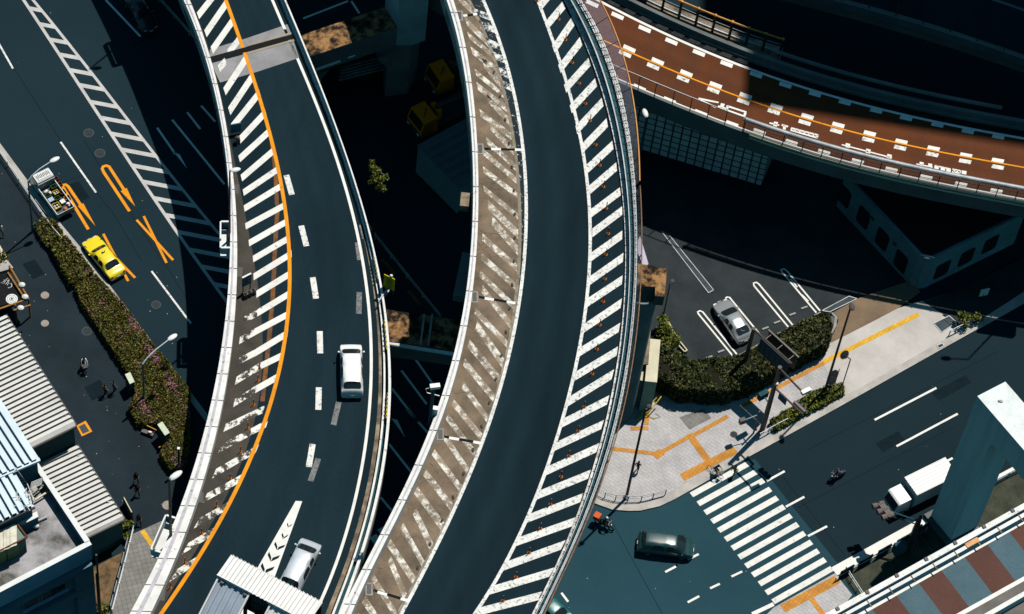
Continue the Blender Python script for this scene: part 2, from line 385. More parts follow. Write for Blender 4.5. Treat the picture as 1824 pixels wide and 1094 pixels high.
# ---- left expressway ----
LO = Curve([(327,0),(368,108),(383,167),(398,250),(407,317),(409,365),(408,465),(402,565),(390,658),(373,729),(340,839),(313,929),(273,1012),(240,1076)])
LI = Curve([(338,0),(376,107),(396,187),(411,277),(419,365),(423,435),(422,498),(417,572),(407,665),(394,729),(363,849),(337,936),(307,1006),(268,1094)])
LORG = Curve([(406.7,0),(420,47),(435,83),(453,133),(472,193),(487,253),(500,313),(511,365),(517,415),(520,458),(517,525),(512,592),(498,665),(483,729),(460,796),(427,869),(397,926),(357,992),(323,1046),(293,1092)])
LRW = Curve([(487,0),(510,53),(520,73),(540,120),(567,187),(593,260),(623,360),(643,432),(657,505),(663,578),(663,648),(660,730),(653,789),(640,869),(620,949),(600,1012),(573,1072)])
LRO = Curve([(510,0),(533,63),(560,117),(587,187),(613,267),(643,365),(663,422),(678,492),(690,565),(695,632),(694,730),(687,812),(667,916),(650,976),(617,1069)])
LBR = Curve([(337,0),(377,107),(397,187),(420,290),(435,372),(448,448),(460,525),(468,598),(468,665),(462,730),(430,808),(404,880),(380,935),(330,1010),(285,1090)])
Y0, Y1 = -260, 1200
hw = thing('elevated_highway', 'lower elevated expressway with an orange edge line beside white hatching, left of the middle one', 'elevated road', P(470, 600, 0))
mb = MB(); A = line(LO, Y0, Y1, 20, LZ+.95); B = line(LRO, Y0, Y1, 20, LZ+.95)
# the slab stands under both parapets
mb.strip(A, B, LZ-1.1, LZ)
nA = [a*.78+b*.22 for a, b in zip(A, B)]; nB = [a*.22+b*.78 for a, b in zip(A, B)]
mb.strip(nA, nB, LZ-2.3, LZ-1.102)
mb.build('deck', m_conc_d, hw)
mb = MB(); I = line(LI, Y0, Y1, 20, LZ+.95); mb.strip(A, I, LZ-1.15, LZ+.95, 0); par = mb.build('parapet', [m_parapet], hw)
# cap lines on the wall: two thin raised ridges and stains
mb = MB(); W2 = line(Mix(LO, LI, .30), Y0, Y1, 20, LZ+.95); W3 = line(Mix(LO, LI, .52), Y0, Y1, 20, LZ+.95)
mb.strip(W2, W3, LZ+.953, LZ+.99)
m_lilac = WORN('lilac_grey_strip', (.50,.48,.53), (.12,.11,.12), .40, 2.4, .06)
mb.build('coping', m_lilac, par)
m_seam = M('dark_seam', (.10, .10, .10), (.05, .05, .05), 2, .9)
mb = MB()
for y in range(-40, 1100, 47):
    a, b = P(LO(y)-.5, y, LZ+1.0), P(LI(y)+.4, y+1.0, LZ+1.0); mb.bar(a-Vector((0,0,.05)), b-Vector((0,0,.05)), .05, .06)
mb.builds('wall_joint', m_seam, par)
mb = MB(); mb.sheet(line(LI, Y0, Y1, 20, LZ), line(LRO, Y0, Y1, 20, LZ), LZ+.004)
mb.build('road_surface', m_asph_new, hw)
mb = MB(); mb.sheet(line(LI, -200, 1200, 20, LZ), line(LBR, -200, 1200, 20, LZ), LZ+.008); mb.build('shoulder', m_shoulder, hw)
# concrete at the expansion joint
def tilted(xa, ya, xb, yb): return lambda t: (xa+(xb-xa)*t, ya+(yb-ya)*t)
mb = MB(); pxpoly(mb, [(372,103),(528,64),(516,42),(440,68),(374,88)][::-1], LZ+.012); pxpoly(mb, [(376,113),(523,73),(533,103),(458,128),(392,147)][::-1], LZ+.012)
mb.builds('joint_patch', m_patch, hw)
mb = MB(); pxpoly(mb, [(369,112),(524,69),(521,61),(368,103)], LZ+.03); mb.builds('expansion_joint', m_black, hw)
mb = MB(); pxline(mb, [(440,81),(521,58.5)], .20, LZ+.04); pxline(mb, [(440,95),(524,71.5)], .22, LZ+.04); mb.builds('joint_plate', M('brown_plate', (.34,.28,.22), None, 1, .7), hw)
mb = MB(); mb.sheet(line(LORG, -200, 1200, 16, LZ), line(LRW, -200, 1200, 16, LZ), LZ+.008); mb.build('lane_surface', LANE('left_lanes', (.0115,.0265,.036), (.0080,.0190,.0265), [(0,1.15),(.1,.95),(.28,1.05),(.40,.86),(.52,1.1),(.66,.88),(.80,1.05),(.92,.9),(1,1.2)]), hw)
# paint on the deck
mb = MB(); mb.sheet(line(LORG, Y0, Y1, 16, LZ), line(LORG, Y0, Y1, 16, LZ, -.31), LZ+.016); mb.builds('edge_line', m_orange, hw)
mb = MB(); pxline(mb, crop(380,365,3,[(-60,-160),(0-52,-90),(345-380+380,0),(335,140),(328,270),(318,480),(300,700),(280,880),(262,1050)][2:]), .36, LZ+.012)
pxline(mb, crop(320,0,3,[(490,740),(503,830),(513,930),(520,1094)]), .34, LZ+.012); mb.build('old_edge_line', m_orange_old, hw)
mb = MB(); mb.sheet(line(LRW, Y0, Y1, 16, LZ), line(LRW, Y0, Y1, 16, LZ, -.24), LZ+.012); mb.builds('edge_line', m_white, hw)
hs = crop(320,0,3,[(98,85),(185,-25),(138,180),(252,15),(172,270),(285,110),(240,490),(358,310),(265,595),(395,400),(280,680),(428,495),(305,765),(460,600),(318,850),(482,700),(330,952),(508,800),(340,1030),(525,905)])
hs += crop(380,365,3,[(165,20),(362,-100),(172,115),(385,0),(190,205),(400,85),(212,290),(408,175),(215,385),(418,260),(230,478),(415,365),(235,578),(414,470),(235,672),(408,580),(225,790),(398,685),(250,862),(378,800),(228,985),(352,915)])
mb = MB(); mbw = MB(); mbc = MB()
def hatch(m, a, b, wd=.55, z=LZ+.014, cut=None):
    """parallelogram bar whose ends follow the road"""
    pa, pb = P(*a, z), P(*b, z); d = (pb-pa); d.normalize(); t = cut or Vector((0, 1, 0))
    n = Vector((-d.y, d.x, 0)); s = t*(wd/2/max(.34, abs(n.dot(t))))
    m.poly([pa-s, pb-s, pb+s, pa+s] if d.x*s.y-d.y*s.x > 0 else [pa+s, pb+s, pb-s, pa-s])
def tang(c, y, z): return (P(*c.px(y-6), z)-P(*c.px(y+6), z)).normalized()
for i in range(0, len(hs), 2): hatch(mb, hs[i], hs[i+1], cut=tang(LORG, hs[i+1][1], LZ))
ws = crop(320,0,3,[(260,285),(326,200),(210,368),(246,325)])
for i in range(0, len(ws), 2): hatch(mbc, ws[i], ws[i+1], cut=tang(LORG, ws[i+1][1], LZ))
ws = crop(380,365,3,[(155,620),(235,578),(140,725),(235,672),(135,835),(225,790),(120,940),(250,862),(110,1060),(228,985)])
ws += crop(240,729,3,[(480,100),(690,0),(455,210),(708,75),(424,345),(655,210),(375,475),(585,360),(330,610),(500,515),(270,745),(425,650),(205,890),(345,800)])
for i in range(0, len(ws), 2): hatch(mbw, ws[i], ws[i+1], cut=tang(LORG, ws[i+1][1], LZ))
mb.builds('hatch_bar', m_stripe, hw); mbw.builds('worn_hatch_bar', m_wornstripe, hw); mbc.builds('hatch_bar', m_cstripe, hw)
mb = MB()
for a, b in (((510,312),(520,347)),((536.5,402),(546,438.5)),((557,494),(563,532)),((569.5,590),(570.5,629.5)),((568,690),(567,730)),((557,791),(550,832))):
    pxline(mb, [a, b], .48, LZ+.012)
mb.builds('lane_dash', m_cstripe, hw)
mb = MB()
for a, b in (((637,432),(641,463)),((640,520.5),(639,559)),((603.5,716),(594,757)),((567,817),(553,857)),((644,400),(650,425))): pxline(mb, [a, b], .45, LZ+.010)
mb.builds('erased_dash', m_graydash, hw)
mb = MB(); pxpoly(mb, crop(240,729,3,[(860,490),(655,850),(560,1010),(480,1150),(640,1150),(690,1000),(750,890),(895,492)]), LZ+.010); mb.build('taper_marking', m_white, hw)
mb = MB()
Zm = crop(350,960,7.296,[(0,0)])
for cx, cy, s in ((1090,95,1.0),(1015,235,1.12),(935,385,1.25)):
    q = crop(350,960,7.296,[(cx-75*s,cy-60*s),(cx-45*s,cy+40*s),(cx+55*s,cy-20*s),(cx+60*s,cy-55*s*.3-5),(cx-40*s,cy+0*s),(cx-60*s,cy-62*s)])
    pxpoly(mb, crop(350,960,7.296,[(cx-82*s,cy-25*s),(cx-62*s,cy-62*s),(cx-38*s,cy+5*s),(cx-45*s,cy+55*s)]), LZ+.016)
    pxpoly(mb, crop(350,960,7.296,[(cx-45*s,cy+55*s),(cx-22*s,cy+8*s),(cx+66*s,cy-22*s),(cx+44*s,cy+14*s)]), LZ+.016)
for cx, cy in ((800,680),(825,622)):
    k = .62 if cy == 622 else .8
    pxpoly(mb, crop(240,729,3,[(cx-20*k,cy-12*k),(cx-13*k,cy-25*k),(cx-4*k,cy),(cx-10*k,cy+18*k)]), LZ+.016)
    pxpoly(mb, crop(240,729,3,[(cx-10*k,cy+18*k),(cx,cy+2*k),(cx+28*k,cy-16*k),(cx+18*k,cy)]), LZ+.016)
mb.builds('chevron', m_asph_new, hw)
# right side of the left deck: gutter, kerb rail, parapet
G1, G2, K1, K2, O1 = Mix(LRW, LRO, .34), Mix(LRW, LRO, .54), Mix(LRW, LRO, .60), Mix(LRW, LRO, .70), Mix(LRW, LRO, .86)
mb = MB(); mb.sheet(line(G1, Y0, Y1, 20, LZ), line(G2, Y0, Y1, 20, LZ), LZ+.010); mb.build('gutter', m_gutter, hw)
mb = MB(); mb.sheet(line(G2, Y0, Y1, 20, LZ), line(LRO, Y0, Y1, 20, LZ), LZ+.009); mb.build('drain_channel', m_black, hw)
mb = MB(); mb.strip(line(K1, Y0, Y1, 20, LZ+.45), line(K2, Y0, Y1, 20, LZ+.45), LZ+.006, LZ+.45); mb.build('kerb', m_parapet, hw)
mb = MB(); mb.strip(line(O1, Y0, Y1, 20, LZ+.95), line(LRO, Y0, Y1, 20, LZ+.95), LZ+.006, LZ+.95); rp = mb.build('parapet', m_parapet, hw)
mb = MB(); mb.sheet(line(K2, Y0, Y1, 20, LZ+.3), line(O1, Y0, Y1, 20, LZ+.3), LZ+.30); mb.build('cable_trough', m_tealsteel, hw)
mb = MB()
for y0, y1 in ((455,497),(570,622),(700,745)):
    a = line(Mix(LRW, LRO, .80), y0, y1, 8, LZ+.9); b = line(Mix(LRW, LRO, .855), y0, y1, 8, LZ+.9); mb.strip(a, b, LZ+.4, LZ+.92)
yb = mb.builds('warning_board', m_yelsign, rp)[0]
mb = MB()
for y0, y1 in ((455,497),(570,622),(700,745)):
    for k in range(6):
        y = y0+4+(y1-y0-8)*k/5; c = P(*Mix(LRW, LRO, .827).px(y), LZ+.9); mb.box((c.x, c.y, LZ+.925), (.14, .26, .01), .3*k)
mb.build('board_lettering', m_dark, yb)
# drains along the left parapet
mb = MB()
for x, y in crop(380,365,3,[(142,360)])+crop(240,729,3,[(353,472),(147,995)])+crop(0,250,3,[(1263,262)])+[(391,698)]:
    c = P(x, y, LZ); mb.box((c.x, c.y, LZ+.02), (.42, .95, .03), .1)
mb.builds('drain_grate', m_dark, hw)
# lamp boxes hung outside the left parapet
def lampbox(x, y, along, par):
    t = tang(LO, y, LZ); n = Vector((-t.y, t.x, 0)); a = P(LO(y), y, LZ+.9); mb = MB()
    for s in (-1, 1): mb.bar(a+t*s*along/2-Vector((0,0,.25)), a+t*s*along/2+n*.75-Vector((0,0,.25)), .16, .9)
    mb.bar(a-t*along/2+n*.8-Vector((0,0,.25)), a+t*along/2+n*.8-Vector((0,0,.25)), .12, .9)
    mb.box((a.x+n.x*.4, a.y+n.y*.4, LZ-.2), (.8, along, .1), math.atan2(-t.x, t.y))
    return mb.build('lamp_bay', m_bldwhite, par)
lampbox(404, 420, 2.6, hw); lampbox(304, 955, 3.2, hw)
yb_ = -118; lampbox(LO(yb_), yb_, 2.6, hw)
def column(name, parent, x, y, w, d, z0, z1, rot=0, mat=None):
    c = P(x, y, 0); return MB().box((c.x, c.y, (z0+z1)/2), (w, d, z1-z0), rot).build(name, mat or m_conc_d, parent)
# ---- centre expressway ----
CO = Curve([(796,0),(810,47),(825,123),(835,187),(842,260),(843.5,323),(843,365),(838,448),(830,522),(813,605),(800,658),(780,730),(753,796),(710,889),(660,982),(607,1092)])
CI = Curve([(808,0),(833,110),(847,200),(852,300),(853,365),(848,448),(838,538),(820,632),(794,730),(760,812),(700,936),(627,1092)])
CB = Curve([(833,0),(853,40),(873,90),(890,143),(907,217),(918,283),(923,365),(924,425),(918,515),(905,615),(887,685),(875,730),(847,806),(800,919),(733,1042),(707,1094)])
CL = Curve([(865,0),(887,63),(908,130),(923,193),(935,253),(941,313),(942,365),(938,432),(928,508),(917,585),(902,665),(887,729),(847,829),(787,956),(720,1092)])
CR = Curve([(954,0),(977,53),(1000,133),(1020,200),(1037,277),(1046,340),(1048,365),(1048,432),(1043,508),(1033,592),(1020,665),(1005,730),(980,809),(933,926),(887,1022),(843,1092)])
CH = Curve([(1003,0),(1033,67),(1060,140),(1083,217),(1100,290),(1109,365),(1110,432),(1107,538),(1100,618),(1087,698),(1081,730),(1057,829),(1023,926),(980,1016),(953,1082)])
CE = Curve([(1036,0),(1071,60),(1096,127),(1118,217),(1131,300),(1135,365),(1135,465),(1132,558),(1122,638),(1105,730),(1080,820),(1045,920),(1005,1010),(970,1085)])
class Wide:
    axis = 'y'
    def __init__(s, c, x): s.c, s.x = c, x
    def __call__(s, y): return s.c(y) if y > -30 else max(s.c(y), s.x)
    def px(s, y): return (s(y), y)
CE, CH = Wide(CE, 1012), Wide(CH, 978)  # right edge widened beyond the top of the frame, shaped to shade the ground
Y0, Y1 = -900, 1300
cw = thing('elevated_highway', 'tall elevated expressway with a brown silted shoulder and orange lane posts, through the middle', 'elevated road', P(960, 600, 0))
A = line(CO, Y0, Y1, 20, CZ+1); B = line(CE, Y0, Y1, 20, CZ+.6)
mb = MB(); mb.strip(A, B, CZ-1.3, CZ); nA = [a*.75+b*.25 for a, b in zip(A, B)]; nB = [a*.25+b*.75 for a, b in zip(A, B)]; mb.strip(nA, nB, CZ-3.2, CZ-1.302)
mb.build('deck', m_conc_d, cw)
I = line(CI, Y0, Y1, 20, CZ+1)
mb = MB(); mb.strip(A, I, CZ-1.35, CZ+1.0); cp = mb.build('parapet', m_parapet, cw)
W2 = line(Mix(CO, CI, .40), Y0, Y1, 20, CZ+1); W3 = line(Mix(CO, CI, .58), Y0, Y1, 20, CZ+1); mb = MB(); mb.strip(W2, W3, CZ+1.003, CZ+1.06); mb.build('coping', m_lilac, cp)
mb = MB()
for y in range(-40, 1120, 62): mb.bar(P(CO(y)-.5, y, CZ+1.01), P(CI(y)+.4, y+1, CZ+1.01), .05, .05)
mb.builds('wall_joint', m_seam, cp)
mb = MB(); mb.sheet(line(CI, Y0, Y1, 20, CZ), line(CE, Y0, Y1, 20, CZ), CZ+.004); mb.build('road_surface', m_asph_new, cw)
mb = MB(); mb.sheet(line(CI, -200, 1250, 20, CZ), line(CB, -200, 1250, 20, CZ), CZ+.008); mb.build('shoulder', m_brown, cw)
mb = MB(); mb.sheet(line(CL, -500, 1250, 16, CZ), line(CR, -500, 1250, 16, CZ), CZ+.008); mb.build('lane_surface', LANE('centre_lane', (.0105,.0245,.0335), (.0068,.0165,.0230), [(0,1.2),(.12,1.0),(.28,.80),(.47,1.12),(.68,.72),(.86,.95),(1,.8)]), cw)
m_edgedust = M('pale_dust_line', (.30, .26, .20), (.16, .125, .09), 1.2, .9, fine=.2)
mb = MB(); mb.sheet(line(CB, -200, 1250, 20, CZ, .22), line(CB, -200, 1250, 20, CZ, -.05), CZ+.012); mb.build('shoulder_edge', m_edgedust, cw)
mb = MB(); mb.sheet(line(CL, -500, 1250, 16, CZ), line(CL, -500, 1250, 16, CZ, -.26), CZ+.014); mb.sheet(line(CR, -500, 1250, 16, CZ, .26), line(CR, -500, 1250, 16, CZ), CZ+.014); mb.builds('edge_line', m_cstripe, cw)
m_chip = WORN('chipped_white_edge', (.75,.75,.72), (.012,.022,.029), .615, 3.2, .03)
mb = MB(); mb.sheet(line(CB, -200, 1250, 20, CZ, -.07), line(CL, -200, 1250, 20, CZ, .02), CZ+.010); mb.build('chipped_paint', m_chip, cw)
rs = crop(700,0,3,[(780,40),(830,-20),(818,140),(915,25),(858,265),(965,110),(890,370),(1005,220),(920,475),(1050,330),(950,585),(1085,440),(980,695),(1120,545),(1005,800),(1145,655),(1030,910),(1175,775),(1045,1020),(1195,890)])
rs += crop(720,365,3,[(985,55),(1185,-95),(1005,150),(1165,30),(990,285),(1165,160),(985,410),(1170,280),(975,525),(1165,400),(960,660),(1160,525),(940,785),(1150,655),(915,915),(1140,780),(880,1050),(1115,905)])
rs += crop(600,729,3,[(1210,72),(1450,-50),(1155,205),(1420,82),(1110,335),(1395,205),(1060,465),(1355,345),(1005,590),(1315,470),(945,715),(1270,600),(880,845),(1210,725),(815,970),(1150,870),(745,1085),(1095,995)])
mb = MB()
for i in range(0, len(rs), 2): hatch(mb, rs[i], rs[i+1], .60, CZ+.012, tang(CR, rs[i][1], CZ))
mb.builds('hatch_bar', m_cstripe, cw)
# worn-away hatching on the silted shoulder
mb = MB(); mb2 = MB(); k = 0; y = 20
while y < 1180:
    st = 27 if y < 330 else 33
    up = 30+34*min(1, max(0, (y-20)/600)); a = (CI(y-up)+9, y-up); b = (CB(y)-1, y)
    hatch(mb, (a[0]+random.choice((0,0,0,8,16)), a[1]+random.uniform(-5,5)), b, random.uniform(.38,.60), CZ+.012, tang(CB, y, CZ))
    if y < 150 : hatch(mb2, (CB(y)+1, y+.5), (CL(y+10)-1, y+12), .60, CZ+.012, tang(CB, y, CZ))
    y += st+random.uniform(-5, 5)
mb.builds('faded_hatch_bar', m_ghost, cw); mb2.builds('worn_hatch_bar', m_ghost2, cw)
mb = MB(); mbk = MB()
for a, b, c in crop(700,0,3,[(470,795),(540,797),(700,802)])[:0] or []: pass
for (x0, y0), (x1, y1) in (((858,265),(934,267)),((848,529),(918,540)),((783,777),(860,790)),((656,1050),(730,1071)),((818,29),(850,25))):
    pxline(mbk, [(x0+5,y0),(x1,y1)], .22, CZ+.02)
    for f0, f1 in ((.22,.45),(.78,1.0)): pxline(mb, [(x0+(x1-x0)*f0, y0+(y1-y0)*f0),(x0+(x1-x0)*f1, y0+(y1-y0)*f1)], .24, CZ+.03)
mbk.builds('expansion_joint', m_black, cw); mb.builds('joint_paint', m_white, cw)
mb = MB()
for x, y in crop(700,0,3,[(466,797),(355,85)])+crop(720,365,3,[(376,493)])+crop(600,729,3,[(553,135),(172,962)]):
    c = P(x, y, CZ); mb.box((c.x, c.y, CZ+.02), (.55, 1.05, .03), .15); mb.box((c.x, c.y, CZ+.04), (.32, .8, .02), .15, 1)
mb.builds('drain_grate', [m_conc, m_dark], cw)
# litter of weeds on the silt: thin pale dead stalks
mb = MB()
for i in range(30):
    y = random.uniform(80, 1090); x = CI(y)+random.uniform(6, 40); p = P(x, y, CZ+.03); a = random.uniform(0, 6.3)
    for j in range(random.randint(2, 4)):
        pts = [p.copy()]; aa = a+random.uniform(-1.4, 1.4)
        for q in range(3): aa += random.uniform(-.6, .6); pts.append(pts[-1]+Vector((math.cos(aa), math.sin(aa), .03))*random.uniform(.2, .45))
        mb.tube(pts, .009, 4)
o = mb.build('dead_stalks', M('dry_stalk', (.30,.24,.17), None, 3, .9)); o['label'] = 'dry dead weed stalks lying on the silted brown shoulder of the middle expressway'; o['category'] = 'dead weeds'; o['kind'] = 'stuff'
# right edge: gutter line, stained kerb, steel rail, outer parapet
mb = MB(); mb.sheet(line(CH, Y0, Y1, 20, CZ), line(CE, Y0, Y1, 20, CZ), CZ+.012); mb.build('drain_channel', m_black, cw)
D = lambda k: Mix(CH, CE, k)
m_skerb = WORN('stained_kerb', (.72,.71,.70), (.24,.22,.20), .44, 1.6, .12)
mb = MB(); mb.strip(line(D(.10), Y0, Y1, 20, CZ+.25), line(D(.34), Y0, Y1, 20, CZ+.25), CZ+.006, CZ+.25); mb.build('kerb', m_skerb, cw)
mb = MB(); mb.strip(line(D(.44), Y0, Y1, 20, CZ+.9), line(D(.62), Y0, Y1, 20, CZ+.9), CZ+.55, CZ+.9); mb.strip(line(D(.40), Y0, Y1, 20, CZ+.95), line(D(.46), Y0, Y1, 20, CZ+.95), CZ+.86, CZ+1.0, 1); gr = mb.build('guard_rail', [m_tealsteel, m_steel], cw)
mb = MB(); mb.strip(line(D(.72), Y0, Y1, 20, CZ+.8), line(D(.98), Y0, Y1, 20, CZ+.8), CZ-.9, CZ+.8); mb.build('parapet', m_skerb, cw)
mb = MB()
for k, r in ((.80, .05), (.92, .045)): mb.tube(line(D(k), Y0, Y1, 25, CZ+1.15+.25*(k > .9)), r, 6)
mb.build('hand_rail', m_steel, cw); mb = MB()
for y in range(-60, 1120, 13): mb.bar(P(*D(.30).px(y+7), CZ+.75), P(*D(1.0).px(y+1), CZ+1.12), .07, .10)
mb.builds('rail_post', m_dark, cw)
# leaning safety net on posts beyond the parapet
m_net = MESHNET('safety_net', (.36, .34, .42), .12, .011)
def net(c, y0, y1, lean0, h, step=20, tap=0):
    mb = MB(); A = line(c, y0, y1, step, CZ+.8); d = 0; lean = lean0
    for i in range(len(A)-1):
        a, b = A[i], A[i+1]; n = (b-a).normalized(); n = Vector((n.y, -n.x, 0)); n = n if n.x > 0 else -n; L = (b-a).length; lean = lean0*(1-tap*max(0, i/len(A)-.2)/.8); lean2 = lean0*(1-tap*max(0, (i+1)/len(A)-.2)/.8)
        mb.poly([a, b, b+n*lean2+Vector((0,0,h)), a+n*lean+Vector((0,0,h))], 0, [(d,0),(d+L,0),(d+L,h+lean),(d,h+lean)]); d += L
    return mb, A
mb, A = net(D(1.0), -120, 330, 1.25, .6, 20, .85); net_t = thing('safety_net_fence', 'leaning wire net fence with an orange top edge beside the red road', 'net fence', D(1.0) and P(*D(1.0).px(160), CZ))
mb.build('net', m_net, net_t); T = []
for i, a in enumerate(A):
    b = A[min(i+1, len(A)-1)]; p = A[max(i-1, 0)]; n = (b-p).normalized(); n = Vector((n.y, -n.x, 0)); n = n if n.x > 0 else -n; T.append(a+n*1.25*(1-.85*max(0, i/len(A)-.2)/.8)+Vector((0,0,.6)))
mb = MB(); mb.tube(T, .06, 6); mb.build('top_cord', m_orail, net_t)
mb = MB()
for a, t in zip(A[::2], T[::2]): mb.tube([a, t], .035, 5)
mb.builds('strut', m_dark, net_t)
mb, A = net(D(1.0), 340, 1110, .25, .9); net2 = thing('safety_net_fence', 'near-upright wire net fence with rusty top rail above the paved street corner', 'net fence', P(*D(1.0).px(700), CZ))
mb.build('net', m_net, net2); T = [a+Vector((.22, -.1, .9)) for a in A]; mb = MB(); mb.tube(T, .045, 6); mb.build('top_rail', M('rusty_rail', (.30,.17,.09), (.16,.09,.05), 3, .8), net2)
mb = MB()
for a, t in zip(A[::3], T[::3]): mb.tube([a-Vector((0,0,.2)), t], .045, 5)
mb.builds('strut', m_dark, net2)
# sign box fixed outside the centre parapet
c = P(832, 345, CZ+.4); mb = MB(); mb.box((c.x-.1, c.y-.5, CZ-.1), (.7, 1.3, .8), .05); mb.build('junction_box', m_gutter, cw)
c = P(834, 456, CZ-1.2); MB().box((c.x-.1, c.y-.6, CZ-3.4), (1.1, 4.2, .8), -.05).build('service_platform', m_conc_d, cw)
# ---- red expressway (upper right) ----
RT_ = Curve([(1063,0),(1153,43),(1233,83),(1313,115),(1364,135),(1464,163),(1597,203),(1731,230),(1824,247)], 'x', 4)
RC = Curve([(1087,78),(1163,110),(1240,143),(1313,172),(1387,197),(1464,220),(1597,253),(1731,283),(1824,298)], 'x', 4)
RB = Curve([(1092,138),(1167,170),(1247,203),(1323,230),(1364,244),(1431,267),(1537,297),(1680,328),(1824,356)], 'x', 4)
rl = lambda c, off=0: (lambda x: c(x)+off)
class Off:
    axis = 'x'
    def __init__(s, c, d): s.c, s.d = c, d
    def __call__(s, x): return s.c(x)+s.d
    def px(s, x): return (x, s.c(x)+s.d)
X0, X1 = 760, 2150
rw = thing('elevated_highway', 'rust-red elevated road with white blocks along its orange centre line, upper right', 'elevated road', P(1450, 200, 0))
TU, TD = Off(RT_, -27), Off(RB, 6)
A = line(TU, X0, X1, 25, RZ); B = line(TD, X0, X1, 25, RZ)
MB().strip(A, B, RZ-1.6, RZ).build('deck', m_conc_d, rw)
mb = MB(); mb.sheet(A, B, RZ+.004); mb.build('road_surface', m_red, rw)
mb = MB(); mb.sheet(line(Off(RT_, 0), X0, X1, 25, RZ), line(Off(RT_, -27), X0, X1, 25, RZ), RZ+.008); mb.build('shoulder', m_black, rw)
mb = MB(); mb.sheet(line(RT_, X0, X1, 20, RZ), line(RB, X0, X1, 20, RZ), RZ+.007); mb.build('lane_surface', LANE('red_lanes', (.125,.040,.016), (.088,.036,.020), [(0,1.0),(.12,.85),(.26,1.1),(.38,.82),(.5,1.05),(.62,.85),(.76,1.1),(.9,.85),(1,1)], .3), rw)
mb = MB(); mb.sheet(line(RT_, X0, X1, 20, RZ, -.12), line(RT_, X0, X1, 20, RZ, .12), RZ+.012); mb.sheet(line(RB, X0, X1, 20, RZ, -.13), line(RB, X0, X1, 20, RZ, .13), RZ+.012); mb.builds('edge_line', m_white, rw)
mb = MB(); mb.sheet(line(RC, X0, X1, 20, RZ, -.07), line(RC, X0, X1, 20, RZ, .07), RZ+.014); mb.build('centre_line', m_orange, rw)
mb = MB(); mbo = MB()
def blk(m, x, y, wpx=21, h=6.6, sk=-2.5, c=RC):
    dy = (c(x+10)-c(x-10))/20*wpx/2; m.poly(PP([(x-wpx/2+sk/2*-1, y-dy-h/2),(x-wpx/2+sk/2, y-dy+h/2),(x+wpx/2+sk/2, y+dy+h/2),(x+wpx/2-sk/2, y+dy-h/2)], RZ+.010))
up = crop(1020,0,3,[(303,260),(455,328),(608,392),(765,455),(925,512),(1090,570),(1255,622)])+crop(1364,0,3,[(388,668),(556,713),(725,757),(897,793),(1070,830),(1240,858)])
dn = crop(1020,0,3,[(280,288),(430,355),(590,422),(752,483),(912,543),(1075,597),(1240,655)])+crop(1364,0,3,[(377,700),(548,747),(718,790),(890,825),(1065,862),(1240,893)])
tp = crop(1020,0,3,[(105,20),(240,85),(385,155),(528,222),(675,283),(823,342),(980,400),(1137,455),(1295,503)])+crop(1364,0,3,[(423,548),(590,592),(750,632),(918,667),(1080,702),(1243,730)])
bt = crop(1020,0,3,[(208,403),(357,470),(518,537),(685,605),(852,663)])+[(x, RB(x)-7) for x in (1353,1410,1468,1528,1588,1650,1712,1775)]
for x, y in up+tp+bt: blk(mb, x, y)
for x, y in dn: blk(mbo, x, y)
mb.builds('speed_block', m_white, rw); mbo.builds('worn_speed_block', m_cstripe, rw)
# painted writing on the lane (strokes as they show)
mb = MB(); z = RZ+.012
q = lambda pts: pxpoly(mb, crop(1230,150,6.08,pts), z)
q([(90,146),(83,162),(210,190),(300,206),(308,192),(215,172)]); q([(110,165),(105,178),(270,258),(282,246)]); q([(330,205),(312,262),(350,275),(372,215)]); q([(300,230),(296,246),(390,275),(394,258)])
q([(392,228),(372,286),(398,294),(418,240)]); q([(400,228),(395,246),(600,312),(608,296)]); q([(585,300),(565,352),(590,362),(608,310)]); q([(390,270),(385,290),(570,352),(575,336)])
q([(905,405),(895,450),(935,462),(948,412)]); q([(858,412),(853,428),(960,452),(962,438)]); q([(990,432),(1060,452),(1052,468),(985,450)]); q([(1005,440),(1000,488),(1030,494),(1035,450)])
q([(1090,466),(1085,482),(1380,560),(1388,545)]); q([(1085,490),(1080,505),(1372,590),(1378,574)]); q([(1090,466),(1080,505),(1095,508),(1105,470)]); q([(1368,545),(1358,588),(1376,592),(1388,548)])
for t in range(5): x = 1130+t*50; y = 478+t*13.2; q([(x,y),(x-6,y+26),(x+8,y+30),(x+14,y+4)])
q = lambda pts: pxpoly(mb, crop(1480,230,5.302,pts), z)
q([(105,142),(100,152),(575,278),(578,266)])
for x, y in ((160,155),(352,208),(552,258)): q([(x-18,y-24),(x-24,y+14),(x+18,y+24),(x+24,y-14)])
q([(808,324),(806,334),(960,366),(962,354)])
for x, y in ((857,328),(938,342)): q([(x-18,y-20),(x-20,y+14),(x+16,y+24),(x+20,y-12)])
for x, y in ((1000,358),(1060,372),(1112,386),(1260,408)): q([(x-20,y-18),(x-24,y+14),(x+18,y+22),(x+22,y-10)])
q([(990,340),(988,352),(1130,384),(1132,372)]); q([(1150,372),(1146,384),(1230,402),(1234,390)]); q([(1146,396),(1142,410),(1228,424),(1230,412)])
for x in (1165, 1195, 1225): y = 384+(x-1165)*.2; q([(x-6,y-6),(x-10,y+22),(x+4,y+26),(x+8,y-4)])
mb.build('painted_lettering', m_white, rw)
